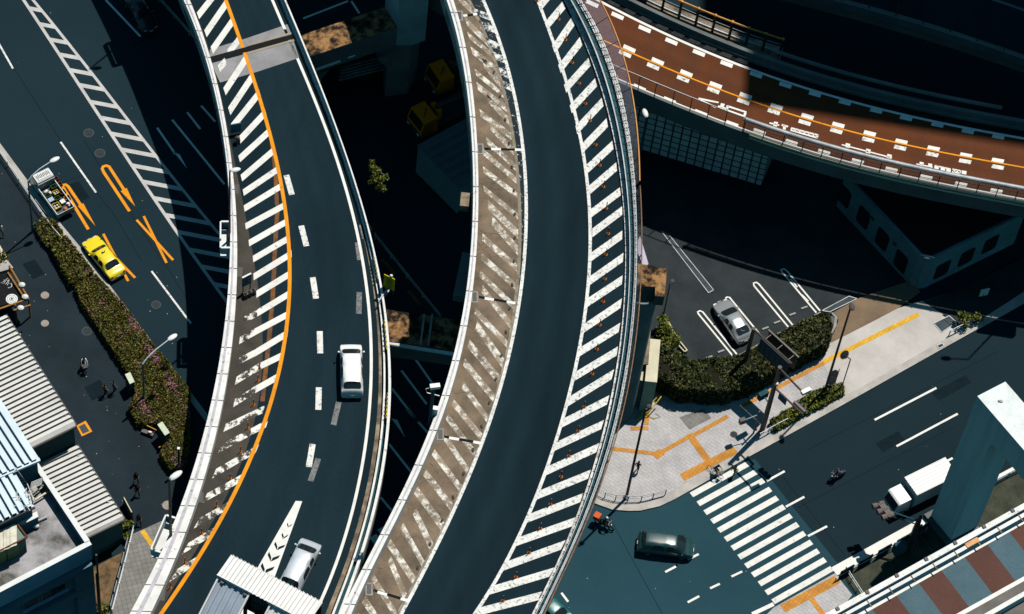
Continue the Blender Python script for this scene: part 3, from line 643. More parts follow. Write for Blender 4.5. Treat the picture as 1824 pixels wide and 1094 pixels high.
# upper parapet and its two ledges
mb = MB(); mb.strip(line(Off(RT_, -30), X0, X1, 25, RZ+1), line(Off(RT_, -36), X0, X1, 25, RZ+1), RZ-1.6, RZ+.9); mb.strip(line(Off(RT_, -26), X0, X1, 25, RZ+1), line(Off(RT_, -29.5), X0, X1, 25, RZ+1), RZ-1.5, RZ+.35); mb.build('parapet', m_conc_d, rw)
mb = MB(); mb.tube(line(Off(RT_, -48), 1380, 1785, 25, RZ+1.5), .18, 8); mb.builds('pipe', m_conc_d, rw)
mb = MB()
for i in range(9):
    x0 = 1080+i*28.6; pts = [(x0,RT_(x0)-4.5),(x0+20,RT_(x0+20)-4.5),(x0+26,RT_(x0+26)-13),(x0+8,RT_(x0+8)-14)]; mb.prism(PP(pts, RZ+.1), RZ+.02, RZ+.12)
mb.builds('drain_cover', BRICK('slotted_cover', (.045,.05,.055), (.035,.04,.045), (.012,.014,.015), 2.0, .16, .04, 0, R_(25)), rw)
# lower parapet, fence, silver hand rail
mb = MB(); mb.strip(line(Off(RB, 4), X0, X1, 25, RZ), line(Off(RB, 9), X0, X1, 25, RZ), RZ-1.9, RZ+.35); mb.build('parapet', m_conc_d, rw)
MB().tube(line(Off(RB, 22), 1080, 1310, 20, RZ-1.2), .09, 6).builds('pipe', m_steel, rw)
m_sheet = M('grimed_clear_sheet', (.42,.40,.30), (.30,.29,.22), .8, .4)
mb = MB(); mb.strip(line(Off(RB, 5), 1335, X1, 25, RZ+.5), line(Off(RB, 5.9), 1335, X1, 25, RZ+.5), RZ+.36, RZ+.55); mb.strip(line(Off(RB, 9.3), 1335, X1, 25, RZ+.3), line(Off(RB, 10.2), 1335, X1, 25, RZ+.3), RZ+.1, RZ+.3); mb.builds('kick_board', m_cream, rw)
mb = MB(); mb.tube(line(Off(RB, -20), 1325, X1, 25, RZ+2.0), .20, 10); hr = mb.build('hand_rail', m_steel, rw, True)
mb = MB()
for x in np.arange(1325, 1900, 34.5): a = P(x-1, RB(x)+5, RZ+.35); mb.tube([a, Vector((a.x, a.y, RZ+2.0))], .05, 6)
for x in range(1325, 1900, 12): pass
for zz in (.8, 1.25): mb.tube(line(Off(RB, 4.5-zz*12), 1325, X1, 25, RZ+zz), .03, 5)
mb.builds('rail_post', m_dark, rw)
mb = MB()
for x in [1090, 1119, 1139, 1168, 1200, 1231, 1262, 1293, 1325]: a = P(x-3, RB(x-3)+5, RZ+.3); mb.tube([a, a+Vector((0,0,2.05))], .045, 6)
mb.tube([P(x-3, RB(x-3)+5, RZ+.3)+Vector((0,0,2.05)) for x in range(1070, 1326, 17)], .05, 6)
mb.build('fence', m_dark, rw)
mb = MB(); mb.tube([P(x-3, RB(x-3)+5, RZ+.3)+Vector((0,0,2.1)) for x in range(1070, 1326, 17)], .035, 6); mb.build('top_rail', m_bldwhite, rw)
m_screen, t_, p_ = newmat('grimy_clear_screen'); p_.inputs['Base Color'].default_value = (.42,.36,.30,1); p_.inputs['Roughness'].default_value = .4; p_.inputs['Alpha'].default_value = .34
mb = MB(); A = line(Off(RB, 4.6), 1327, X1, 25, RZ); 
for p0, p1 in zip(A[:-1], A[1:]): mb.poly([p0+Vector((0,0,.4)), p1+Vector((0,0,.4)), p1+Vector((0,0,1.9)), p0+Vector((0,0,1.9))])
mb.build('clear_screen', m_screen, rw)
lb = P(1888, RB(1888)+8, RZ+.4); t_ = (P(1900, RB(1900)+8, RZ+.4)-lb).normalized(); MB().bar(lb-t_*1.6+Vector((0,-.7,0)), lb+t_*1.6+Vector((0,-.7,0)), 1.3, 1.2).build('lamp_bay', m_conc_d, rw)
# retaining wall faced with square tiles under the red road
aw = thing('retaining_wall', 'dim retaining wall faced with square grey tiles below the red road', 'wall', P(1240, 320, 0))
mb = MB(); H = 6.2
base = [P(1360, 331, 0), P(1215, 288, 0), P(1100, 246, 0), P(1040, 226, 0)]
base = [P(1355, 331, 0), P(1090, 251, 0), P(1000, 222, 0)]
bk = [p+Vector((.8, 3.0, 0)) for p in base]
mb.prism(base+bk[::-1], 0, H); mb.build('tiled_face', m_tile, aw)
mb = MB(); mb.strip([p+Vector((-.1,-.15,0)) for p in base], bk, H+.003, H+.35); mb.build('capping', m_conc_d, aw)
mb = MB(); T = [p+Vector((0,.2,H+1.0)) for p in base]
mb.tube(T, .05, 6)
for k in range(14):
    t = k/13; p = base[0].lerp(base[1], t) if t < .8 else base[0].lerp(base[1], t); mb.tube([p+Vector((0,.2,H)), p+Vector((0,.2,H+1.0))], .04, 5)
mb.build('railing', m_steel, aw)
mb = MB()
for x0 in (1196, 1278): a = P(x0, RB(x0)+50, 6.6); mb.bar(a, a+Vector((.6, 2.2, .4)), .1, .1)
mb.builds('bracket', m_steel, aw)
# second dark road behind the red one, with its orange-topped fence
dw = thing('elevated_highway', 'dark elevated road in the shade at the top right corner, behind the red road', 'elevated road', P(1700, 30, 0))
DL = Curve([(1440,-12),(1480,2),(1560,22),(1680,55),(1780,92),(1860,118)], 'x', 2)
DA, DB_ = Off(DL, 0), Off(DL, -90)
MB().strip(line(Off(DL, 4), 1000, 2150, 30, 9.5), line(DB_, 1000, 2150, 30, 9.5), 8, 9.5).build('deck', m_conc_d, dw)
mb = MB(); mb.strip(line(Off(DL, 0), 1000, 2150, 30, 10.4), line(Off(DL, -5), 1000, 2150, 30, 10.4), 9.503, 10.4); mb.build('parapet', m_conc_d, dw)
mb = MB(); mb.sheet(line(Off(DL, -8), 1000, 2150, 30, 9.5), line(Off(DL, -85), 1000, 2150, 30, 9.5), 9.506); mb.build('road_surface', m_asph_new, dw)
mb = MB()
for i in range(7):
    x = 1500+i*48; a = P(x, DL(x)-4, 10.4); mb.tube([a, a+Vector((0,0,1.4))], .06, 6)
mb.builds('post', m_dark, dw)
fz = 8.6
wk = thing('walkway_fence', 'steel posts with an orange top rail on a narrow brown walkway behind the red road', 'fence', P(1250, 60, 0))
fp = crop(1060,0,5.365,[(480,22),(640,100),(800,170),(960,238),(1120,303),(1280,365),(1440,425),(1600,478),(1760,530)])
mb = MB(); E = [P(*p, fz) for p in fp]; mb.strip([e+Vector((-.2,-.7,0)) for e in E], [e+Vector((.3,.9,0)) for e in E], fz-1.2, fz-.004); mb.build('walkway', m_gutter, wk)
mb = MB()
for e in E: mb.bar(e, e+Vector((0,0,2.3)), .22, .22)
mb.builds('post', m_dark, wk)
mb = MB(); mb.tube([e+Vector((0,0,2.32)) for e in E], .09, 6)
for e in E: mb.ell(e+Vector((0,0,2.36)), (.17,.17,.12), 8)
mb.build('top_rail', m_orail, wk)
mb = MB()
for zz in (.7, 1.5): mb.tube([e+Vector((0,0,zz)) for e in E], .035, 5)
mb.strip([e+Vector((0,-.08,0)) for e in E], [e+Vector((0,.08,0)) for e in E], fz+.25, fz+.5); mb.build('side_rail', m_steel, wk)
# ---- banded road, bottom right ----
BZ = 22.5
bw = thing('elevated_highway', 'elevated road with alternate brown and blue-grey bands behind a white parapet, bottom right corner', 'elevated road', P(1700, 1040, 0))
def bl(ax, ay, bx, by, z, t0=-.5, t1=1.6): return [P(ax+(bx-ax)*t, ay+(by-ay)*t, z) for t in (t0, t1)]
def wline(p, q): return [p+(q-p)*t for t in (0, 1)]
U = bl(1531,1094,1824,929, BZ); V = bl(1711,1094,1824,1031, BZ)
O_ = bl(1472,1092,1824,896, BZ+1.0); In_ = bl(1490,1094,1824,907, BZ+1.0)
S2a = bl(1504,1092,1824,913, BZ+.7); S2b = bl(1516,1092,1824,921, BZ+.7)
far = bl(1776,1094,1824,1065, BZ, -2, 6)
dirn = (U[1]-U[0]).normalized(); nrm = Vector((dirn.y, -dirn.x, 0)); nrm = nrm if nrm.y < 0 else -nrm
e0, e1 = O_[0], O_[1]
wdt = (V[0]-U[0]).dot(nrm)
MB().strip([O_[0], O_[1]], [U[0]+nrm*(wdt+2.6), U[1]+nrm*(wdt+2.6)], BZ-1.5, BZ).build('deck', m_conc_d, bw)
mb = MB(); mb.sheet([In_[0], In_[1]], [U[0]+nrm*(wdt+2.4), U[1]+nrm*(wdt+2.4)], BZ+.004); mb.build('shoulder', M('grey_shoulder', (.17,.155,.14), (.11,.10,.095), .5, .85, fine=.15), bw)
cuts = [(300,1150),(470,1130),(575,1078),(705,1005),(825,940),(945,870),(1070,800),(1190,730),(1305,660),(1425,594),(1545,528),(1665,462)]
cw_ = [P(*p, BZ) for p in crop(1364,729,3,cuts)]; lean = (P(*crop(1364,729,3,[(1215,990)])[0], BZ)-P(*crop(1364,729,3,[(1070,800)])[0], BZ)).normalized(); kk = wdt/lean.dot(nrm)
mr = MB(); mbl = MB()
for i in range(len(cw_)-1):
    a, b = cw_[i], cw_[i+1]; a = U[0]+dirn*(a-U[0]).dot(dirn); b = U[0]+dirn*(b-U[0]).dot(dirn)
    (mr if i % 2 == 0 else mbl).poly([(p.x, p.y, BZ+.010) for p in (a, a+lean*kk, b+lean*kk, b)])
mr.builds('brown_band', m_bandred, bw); mbl.builds('blue_band', m_bandblue, bw)
mb = MB(); n2 = nrm*.16
for p in (U, V): mb.sheet([p[0]-n2, p[1]-n2], [p[0]+n2, p[1]+n2], BZ+.014)
mb.builds('edge_line', m_white, bw)
mb = MB(); mb.strip(O_, In_, BZ-1.55, BZ+1.0); pp = mb.build('parapet', m_parapet, bw)
mb = MB(); mb.strip(S2a, S2b, BZ+.008, BZ+.7); mb.build('kerb', m_bldwhite, bw)
mb = MB(); L = (S2a[1]-S2a[0]).length
for k in range(60):
    t = k*2.05; 
    if t < L: c = S2a[0]+dirn*t; mb.bar(Vector((c.x,c.y,BZ+.68))-nrm*.02, Vector((c.x,c.y,BZ+.68))+nrm*.62, .09, .09)
mb.builds('kerb_joint', m_gutter, bw)
a = P(1720, 972, BZ+.7); b = P(1742, 960, BZ+.7); MB().bar(a+Vector((0,0,.02)), b+Vector((0,0,.02)), .5, .1).build('rusty_patch', m_orail, bw)
mb = MB(); L = (O_[1]-O_[0]).length; off = (P(1534,1041,BZ+1)-O_[0]).dot(dirn) % 2.75
for k in range(40):
    c = O_[0]+dirn*(off+k*2.75)+nrm*.18; mb.box((c.x, c.y, BZ+1.06), (.26, .26, .12), R_(30))
mb.builds('post_socket', m_dark, pp)
r0, r1 = U[0]+nrm*(wdt+1.2), U[1]+nrm*(wdt+1.2)
MB().strip([r0, r1], [r0+nrm*.35, r1+nrm*.35], BZ+.008, BZ+.9).build('parapet', m_parapet, bw)
# ============================================================ the ground
struct(MB().poly([(-500,-400,0),(600,-400,0),(600,1200,0),(-500,1200,0)]).build('ground', m_asph))
mb = MB(); pxpoly(mb, [(0,262),(48,328),(108,405),(143,447),(200,520),(277,622),(335,700),(345,830),(303,921),(237,951),(-250,1090),(-250,-60)], .004); struct(mb.build('plaza', m_plaza))
mb = MB(); pxpoly(mb, [(640,1400),(900,950),(1030,860),(1240,830),(1380,760),(1660,600),(1900,470),(2400,190),(2400,1500)], .004); struct(mb.build('street', m_asph_right))
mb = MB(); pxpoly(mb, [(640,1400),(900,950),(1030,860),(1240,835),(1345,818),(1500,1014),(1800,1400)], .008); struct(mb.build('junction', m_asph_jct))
mb = MB(); pxpoly(mb, [(1060,310),(1500,330),(1800,470),(1545,522),(1480,562),(1300,650),(1215,665),(1130,640)], .004); struct(mb.build('parking_ground', m_park))
def solid(name, px, z0, z1, mat): return struct(MB().prism(PP(px, z1), z0, z1).build(name, mat))
def lines(name, segs, wd, z, mat):
    mb = MB()
    for s in segs: pxline(mb, s, wd, z+.004)
    return struct(mb.build(name, mat))
C1 = lambda p: crop(0,0,3,p); C2 = lambda p: crop(0,250,3,p); C7 = lambda p: crop(1040,600,3,p); C8 = lambda p: crop(1364,729,3,p); C6 = lambda p: crop(1100,365,3,p); C4 = lambda p: crop(0,780,3.485,p)
mb = MB(); K = [(-60,172),(0,255),(48,320),(108,398),(143,440),(200,514),(277,617),(335,692),(380,752)]
A = PP(K, .14); B = PP([(x-9, y+5) for x, y in K], .14); mb.strip(A, B, -.02, .14); struct(mb.build('kerb', m_kerb))
lines('lane_marking', [[(-12,60),(23,122)],[(108,253),(171,343)],[(270,483),(340,576)]], .17, .010, m_cstripe)
CLx = Curve([(43,0),(88,73),(160,180),(233,290),(282,363),(318,422),(397,527)],'y',3); CRx = Curve([(58,0),(100,50),(150,110),(200,180),(240,233),(287,288),(347,363),(398,427)],'y',3)
mb = MB(); mb.sheet(line(CLx,-40,560,40,0,-.14), line(CLx,-40,560,40,0,.14), .010); mb.sheet(line(CRx,-40,560,40,0,-.13), line(CRx,-40,560,40,0,.13), .010)
struct(mb.build('lane_edge_marking', m_oldwhite))
ly = [y/3 for y in (45,130,212,292,375,455,545,630,715,800,885,972,1060)]+[250+y/3 for y in (400,490,585,675,770)]
mb = MB()
for y in ly:
    x0 = CLx(y)+2; x1 = x0; 
    for _ in range(400):
        x1 += 1
        if x1 >= CRx(y+(x1-x0)*.19): break
    hatch(mb, (x0, y), (x1, y+(x1-x0)*.19), .42, .012, tang(CLx, y, 0))
struct(mb.build('zebra_marking', m_oldwhite))
# orange u-turn arrows and crosses
Z1 = lambda p: crop(40,270,4.56,p); mb = MB()
pxline(mb, Z1([(870,485),(660,168),(648,140),(655,122),(680,114),(703,122),(718,145),(826,312)]), .27, .012)
mb2 = MB(); pxpoly(mb2, Z1([(798,322),(846,295),(916,446)]), .016)
pxline(mb, Z1([(535,632),(330,290),(325,272),(350,268),(372,285),(472,432)]), .27, .012); pxpoly(mb2, Z1([(450,442),(494,420),(592,604)]), .016)
for a, b in (((730,425),(925,640)),((768,405),(890,655)),((552,500),(685,752)),((518,522),(722,735))): pxline(mb, C2([a, b]), .22, .012 if a[0] in (730,552) else .016)
struct(mb.build('turn_marking', m_orange)); struct(mb2.build('turn_arrow_marking', m_orange))
lines('lane_marking', [C1([(565,0),(750,195)]), C1([(920,640),(1200,985)]), C1([(1000,600),(1070,690)]), C1([(1075,565),(1150,650)]), C1([(840,683),(938,825)]), [(698,692),(745,752)], [(725,729),(763,772)], [(693,791),(733,842)], [(678,886),(705,918)], [(740,640),(775,690)], [(715,660),(760,720)],[(540,33),(620,2)],[(626,2),(640,24)]], .2, .012, m_white)
mb = MB(); pxpoly(mb, C1([(925,808),(962,828),(1000,902)]), .016); pxpoly(mb, [(697,745),(708,748),(722,780)], .016)
for i in range(6): pxpoly(mb, [(678+i*14-20,958-i*14),(690+i*14-20,951-i*14),(706+i*14-20,972-i*14),(694+i*14-20,979-i*14)], .016)
struct(mb.build('arrow_marking', m_white))
lines('shade_marking', [crop(380,365,3,[(900,290),(970,370)]), crop(380,365,3,[(1040,455),(1105,535)])], .35, .012, m_orange_old)
# right-hand street
mb = MB()
for i in range(13):
    f = i/12; a = (1231.7+(1377-1231.7)*f, 881.7+(1072-881.7)*f); b = (1336+(1482-1336)*f, 824+(1012.5-824)*f)
    hatch(mb, a, b, .50, .014, (P(1231.7,881.7)-P(1377,1072)).normalized())
struct(mb.build('crosswalk_marking', m_stripe))
lines('lane_marking', [C7([(975,772),(1073,718)]), C7([(1080,908),(1178,855)]), C7([(1198,1065),(1300,1012)]), [(1558,748),(1668,691)], [(1597,795),(1706,737)], [(1628,853),(1697,816)],
    [(1185,1019),(1204,1009)],[(1225,997),(1244.5,987)],[(1225,1073),(1245.5,1062)],[(1265,1048),(1282,1040)],[(1303,1027),(1322,1018)],[(1000,1056),(1012,1072)]], .19, .010, m_white)
lines('edge_marking', [[(1777,850),(1850,811)], [(1340,1094),(1378,1076)]], .34, .010, m_white)
lines('edge_marking', [[(1486,1018),(1662,921)]], .85, .010, m_white)
# pavement with its kerb
KO = [(1028,872),(1045,889),(1060.8,897),(1090,907.6),(1120,910),(1141,909.5),(1175,901.6),(1200,890),(1250,862),(1335,813),(1480,733),(1754,579),(1900,497),(2100,385)]
A = PP(KO, .15); Bk = []
for i, p in enumerate(A):
    d = (A[min(i+1, len(A)-1)]-A[max(i-1, 0)]).normalized(); Bk.append(p+Vector((-d.y, d.x, 0))*.75)
mb = MB(); mb.strip(A, Bk, -.02, .15); struct(mb.build('kerb', m_kerb))
C_ = []
for i, p in enumerate(A):
    d = (A[min(i+1, len(A)-1)]-A[max(i-1, 0)]).normalized(); C_.append(p+Vector((-d.y, d.x, 0))*.755)
inner = PP([(1900,420),(1700,520),(1600,549),(1480,600),(1345,668),(1200,690),(1150,600),(1040,600)], .15)
struct(MB().prism([(p.x, p.y) for p in C_]+[(p.x, p.y) for p in inner], -.02, .146).build('pavement', m_sidew))
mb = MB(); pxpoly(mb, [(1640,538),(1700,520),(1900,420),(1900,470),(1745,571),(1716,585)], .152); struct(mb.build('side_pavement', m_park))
mb = MB(); pxpoly(mb, [(1455,630),(1482,609),(1560,570),(1600,549),(1642,536),(1718,584),(1502,708)], .152); struct(mb.build('driveway', m_drive))
mb = MB(); pxpoly(mb, [(1478,560),(1530,531),(1620,500),(1640,520),(1600,549),(1560,570),(1480,611)], .157); struct(mb.build('driveway', m_bdrive))
def tact(name, segs, mat, z):
    mb = MB()
    for k, (pts, wd) in enumerate(segs): pxline(mb, pts, wd, z+.004*k)
    return struct(mb.build(name, mat))
tact('tactile_paving', [([(1467,645),(1637,559.5)], .42)], m_yellow_tac, .162)
tact('tactile_paving', [(C7([(845,372),(1285,138)]), .36), (C7([(575,532),(770,424)]), .36), (C7([(400,625),(555,537)]), .36), (C7([(130,595),(390,625)]), .36), (C7([(250,490),(345,488)]), .36), (C7([(335,470),(345,330)]), .36)], m_orange_tac, .160)
tact('tactile_paving', [(C7([(560,520),(672,672)]), .62), (C7([(525,752),(812,604)]), .75), (C7([(378,640),(420,612)]), .7)], m_orange_tac, .156)
mb = MB(); pxpoly(mb, C7([(510,430),(642,385),(680,435),(565,496)]), .160); struct(mb.build('paving_patch', BRICK('dark_slab_patch', (.22,.215,.21), (.18,.178,.17), (.12,.12,.12), .4, .4, .012, 0, R_(28))))
def manhole(x, y, r, mat, z, label, lid=None):
    c = P(x, y, z); t = thing('manhole_cover', label, 'manhole cover', (c.x, c.y, z)); t['group'] = 'round covers in the ground'
    MB().disc((0,0,0), r, .012, 28).build('frame', mat, t, local=True); mb = MB(); mb.disc((0,0,.0125), r*.82, .006, 24, 0)
    for k in range(8): a = k*.785; mb.box((math.cos(a)*r*.5, math.sin(a)*r*.5, .021), (r*.22, r*.07, .006), a)
    mb.build('lid', lid or mat, t, local=True)
m_mh = M('dark_cast_lid', (.030,.038,.044), (.022,.028,.032), 3, .6); m_mh2 = M('pale_cast_lid', (.34,.29,.25), (.24,.21,.19), 3, .7); m_mhd = M('worn_cast_rim', (.06,.07,.08), None, 3, .6)
for x, y, r, m, z, l in ((158,237,.48,m_mh,.006,'dark round manhole cover, farther of two beside the striped island'),(178,273,.48,m_mh,.006,'dark round manhole cover above the round end of an orange arrow'),(278,543,.42,m_mh,.006,'dark manhole cover beside the lower white dash on the left street'),
    (80,526,.36,m_mh2,.008,'pale round cover nearest the black canopy on the plaza'),(80,576,.34,m_mh2,.008,'pale round cover between the black canopy and the ribbed roof'),(155,590,.45,m_mh,.008,'faint dark manhole cover on the plaza beside the flowering hedge'),
    (298,900,.42,m_mh2,.008,'pale round cover behind the dark lamp post by the lower pavement'),(1307,774,.32,m_mh,.150,'dark round manhole cover set in the pale paving slabs'),(33,596,.2,m_mh2,.008,'small pale cover beside the corner of the ribbed roof')): manhole(x, y, r, m_mhd if m is m_mh else m, z, l, m)
mb = MB(); q = crop(0,540,3,[(408,655),(458,628),(493,686),(437,712)]); pxpoly(mb, q, .010); struct(mb.build('box_marking', m_orange)); mb = MB(); pxpoly(mb, crop(0,540,3,[(420,660),(452,644),(478,684),(443,699)]), .014); struct(mb.build('box_marking_centre', m_mhd))
# parking bays
mb = MB()
pxline(mb, C6([(617,808),(432,582),(428,572),(440,566),(455,572),(637,798)]), .15, .010); pxline(mb, C6([(577,500),(584,493),(598,494),(780,716)]), .15, .010)
pxline(mb, C6([(912,652),(729,432),(727,418),(742,414),(756,424),(936,642)]), .15, .010); pxline(mb, C6([(1062,576),(878,358),(874,346),(890,342),(908,356),(1082,566)]), .15, .010)
struct(mb.build('bay_marking', m_white)); lines('bay_marking', [C6([(925,395),(960,440)]), C6([(985,480),(1020,515)])], .13, .015, m_white)
lines('bay_marking', [[(1300,641),(1340,620),(1380,597),(1462,556)]], .12, .010, m_conc)
for i, (x, y) in enumerate([(490,815),(553,783),(790,660),(852,628),(935,585),(998,550)]):
    c = P(1100+x/3, 365+y/3, .06); o = MB().box((0,0,0), (.62,.16,.12)).build('wheel_stop', m_conc); o.location = c; o.rotation_euler = (0,0,R_(31)); MBx = o
    tag(o, ['concrete wheel stop half hidden by the hedge, leftmost of the parking row','concrete wheel stop between the hedge and the left double bay line','concrete wheel stop just right of the silver car','concrete wheel stop left of the middle bay line by the hedge','concrete wheel stop just right of the middle bay line','concrete wheel stop left of the far double bay line'][i], 'wheel stop', 'wheel stops in the parking bays')
def grate(name, px, z, rot, label):
    t = thing(name, label, 'drain grate', P(*px[0], z)); mb = MB(); mb.prism(PP(px, z+.02), z, z+.02); mb.build('slots', BRICK('slotted_steel_'+str(len(bpy.data.materials)), (.12,.17,.20), (.10,.145,.17), (.02,.025,.03), 1.6, .10, .035, 0, rot), t)
    mb = MB(); Q = PP(px, z)
    for i in range(4): a, b = Q[i-1], Q[i]; mb.bar(a+Vector((0,0,.02)), b+Vector((0,0,.02)), .06, .06)
    mb.builds('frame', m_steel, t)
grate('drain_grate', [(1177,411),(1191,418),(1271,517),(1262,522)], .006, R_(-55), 'long steel drain grate running down the parking lot to the silver car')
grate('drain_grate', crop(1440,520,4.975,[(120,168),(360,40),(430,62),(190,178)]), .160, R_(28), 'steel drain grate between the parking lot and the brown apron')
grate('drain_grate', crop(1480,520,4.558,[(835,258),(960,195),(1020,250),(900,330)]), .156, R_(-55), 'square steel grate in the pale apron beside the kerb railing')
grate('drain_grate', crop(1480,520,4.558,[(860,437),(905,418),(918,440),(878,460)]), .152, R_(28), 'small drain grate set in the street kerb')
# lower left pavement and bare plot
solid('pavement', [(237,951),(306,920),(345,1010),(320,1130),(180,1130)], -.02, .14, m_sidew2)
tact('tactile_paving', [([(253,945),(289,996)], .40)], m_yellow_tac, .146)
mb = MB(); pxpoly(mb, [(130,1030),(216,985),(222,975),(203,1040),(180,1140),(120,1140)], .012); struct(mb.build('soil', m_dirt))
mb = MB(); pxpoly(mb, [(1490,1020),(1500,1012),(1660,924),(1850,820),(1980,760),(1980,860),(1560,1090)], .012); struct(mb.build('soil', m_mossg))
solid('pavement', C8([(40,1062),(370,876),(462,992),(300,1200),(-100,1200)]), -.02, .14, m_sidew)
tact('tactile_paving', [(C8([(90,1066),(385,908)]), .8), (C8([(238,1004),(330,1130)]), .45)], m_orange_tac, .146)
# ------------------------------------------------------------ piers
pw = thing('bridge_pier', 'mossy concrete cross-beam and column with a slatted arch, between the expressways at the top', 'bridge pier', P(640, 150, 0))
bz = 9.9
mb = MB(); mb.prism(PP([(470,92),(553,57),(686,12.3),(708,49),(553,101),(470,128)], bz), bz-2.6, bz, 0, 1); mb.build('beam', [m_conc_d, m_moss], pw)
mb = MB(); mb.prism(PP([(686,13),(708,49),(735,49),(760,40),(755,-20),(700,-20)], bz), bz-2.6, 21, 0); mb.build('column', M('blue_grey_concrete', (.34,.40,.41), (.24,.29,.30), .5, .8), pw)
mb = MB(); mb.prism(PP([(694,53),(735,47),(752,20),(690,20)], bz), 0, bz-2.603); mb.prism(PP([(500,110),(566,84),(566,98),(500,122)], bz), 0, bz-2.603); mb.builds('leg', m_conc_d, pw)
mb = MB(); mb.prism(PP([(560,52),(690,10),(694,18),(560,60)], bz), 0, bz-2.7); mb.build('dark_hollow_backing', m_black, pw)  # black backing added, its colour stands in for the shade inside the arch
mb = MB()
for sgn, x0 in ((1, 566), (-1, 694)):
    p0 = P(x0, 84-(x0-566)*.242, bz); p1 = P(x0+sgn*22, 84-(x0+sgn*22-566)*.242, bz); ff = (P(566,98,bz)-P(566,84,bz)); mb.v += [(p0.x+ff.x*k, p0.y+ff.y*k, zz) for k in (0, 1) for zz in (bz-2.603, bz-4.4)]+[(p1.x+ff.x*k, p1.y+ff.y*k, bz-2.603) for k in (0, 1)]; n = len(mb.v)-6; mb.f += [[n, n+1, n+4], [n+2, n+5, n+3], [n+1, n+3, n+5, n+4]]; mb.m += [0]*3; mb.uv += [None]*3
mb.builds('arch_haunch', m_conc_d, pw)
mb = MB(); a, b = P(604,143,3.0), P(700,119,3.0)
for i in range(9): t = i/8; d = Vector((.0, 2.0*(1-t), 1.2*(1-t))); mb.bar(a+d, b+d, .16, .05)
mb.builds('slat', m_steel, pw)
mb = MB(); mb.tube([P(562,124,bz-2.0), P(606,108.5,bz-2.0)], .13, 8); mb.tube([P(619,103,bz-2.0), P(632,98,bz-2.0)], .12, 8); mb.tube([P(657,87,bz-2.0), P(664,84.5,bz-2.0)], .12, 8); mb.builds('drain_pipe', m_bldwhite, pw)
pw = thing('bridge_pier', 'mossy brown cross-beam with a pale pipe, right of the yellow sign', 'bridge pier', P(750, 640, 0)); bz = 9.6
mb = MB(); mb.prism(PP([(640,545),(687,551),(733,558),(900,582),(900,640),(806,624),(733,613),(640,603)], bz), bz-2.4, bz, 0, 1); mb.build('beam', [m_conc_d, m_moss], pw)
mb = MB()
for x0 in (754, 768): mb.strip(PP([(x0,562),(x0-7,616)], bz), PP([(x0+3.5,562.5),(x0-3.5,616.5)], bz), bz+.003, bz+.25)
mb.builds('seat_strip', m_conc, pw)
MB().tube([P(690,612,bz-.2), P(740,620,bz-.2), P(815,632,bz-.2)], .17, 8).build('drain_pipe', m_bldwhite, pw)
column('leg', pw, 872, 640, 3, 2.6, 0, bz-2.403)
pw = thing('bridge_pier', 'tall concrete pier with mossy cap on a cream plinth, standing by the street corner', 'bridge pier', P(1105, 740, 0))
Z7 = lambda p: crop(1100,460,3.645,p); pz = 20.6
mb = MB(); mb.prism(PP(Z7([(20,20),(135,35),(235,50),(250,60),(246,185),(20,180)]), pz), pz-1.6, pz, 0, 1); mb.prism(PP(Z7([(250,62),(322,66),(305,250),(243,245)]), pz-.2), pz-1.5, pz-.2, 0, 1); mb.builds('cap', [m_conc_d, m_moss], pw)
c0 = P(*Z7([(165,215)])[0], pz-1.6); mb = MB(); mb.tube([Vector((c0.x, c0.y, pz-1.6)), Vector((c0.x, c0.y, 0))], 1.25, 20); mb.build('column', M('teal_grey_concrete', (.20,.24,.24), (.14,.17,.17), .5, .8), pw, True)
mb = MB(); zt = 4.2; mb.prism(PP(Z7([(0,690),(175,690),(178,800),(70,770),(-30,760)]), zt), 0, zt, 1, 0); mb.build('plinth', [m_cream, M('plinth_face', (.30,.34,.30), (.22,.25,.22), .6, .8)], pw)
mb = MB(); mb.prism(PP(Z7([(206,522),(279,530),(256,806),(178,798)]), 4.9), 0, 4.9); mb.build('plinth_box', m_cream, pw)
mb = MB(); Q = PP(Z7([(145,560),(200,545),(185,760),(95,765),(120,715)]), 3.2); mb.prism(Q, 0, 5.0); mb.build('mortar_skirt', m_gutter, pw)
# white portal pier at the right
pw = thing('portal_pier', 'white steel portal pier straddling the right-hand street, its near leg by the banded road', 'bridge pier', P(1690, 940, 0)); gz = 20.0
G = lambda p: crop(1640,670,3.647,p)
A0, B0 = P(*G([(368,130)])[0], gz), P(*G([(550,36)])[0], gz); Cd = (P(*G([(671,481)])[0], gz)-A0); Cd.z = 0; Cd.normalize(); thick = (B0-A0)
inn = P(*G([(300,820)])[0], 5.0)
legw = 2.75; span = 26; hb = 3.2
def portal():
    mb = MB(); n = []
    prof = [(0,0),(0,gz),(span,gz),(span,0),(span-legw,0),(span-legw,gz-hb-.6),(span-legw-.6,gz-hb),(legw+.6,gz-hb),(legw+.18,gz-hb-.18),(legw,gz-hb-.6),(legw,0)]
    k = len(prof); V = []
    for o in (Vector((0,0,0)), thick):
        for s_, z in prof: p = A0+Cd*s_+o; V.append((p.x, p.y, z))
    mb.v = V; mb.f = [list(range(k))[::-1], list(range(k, 2*k))]+[[i, (i+1) % k, k+(i+1) % k, k+i] for i in range(k)]; mb.m = [0]*len(mb.f); mb.uv = [None]*len(mb.f)
    o = mb.build('frame', m_gantry, pw); b = bmesh.new(); b.from_mesh(o.data); bmesh.ops.recalc_face_normals(b, faces=b.faces); b.to_mesh(o.data); b.free()
portal()
mb = MB(); c = A0+Cd*1.3+thick*.45; mb.ell((c.x, c.y, gz+.05), (.22,.12,.1), 8); mb.build('lifting_eye', m_rim, pw)
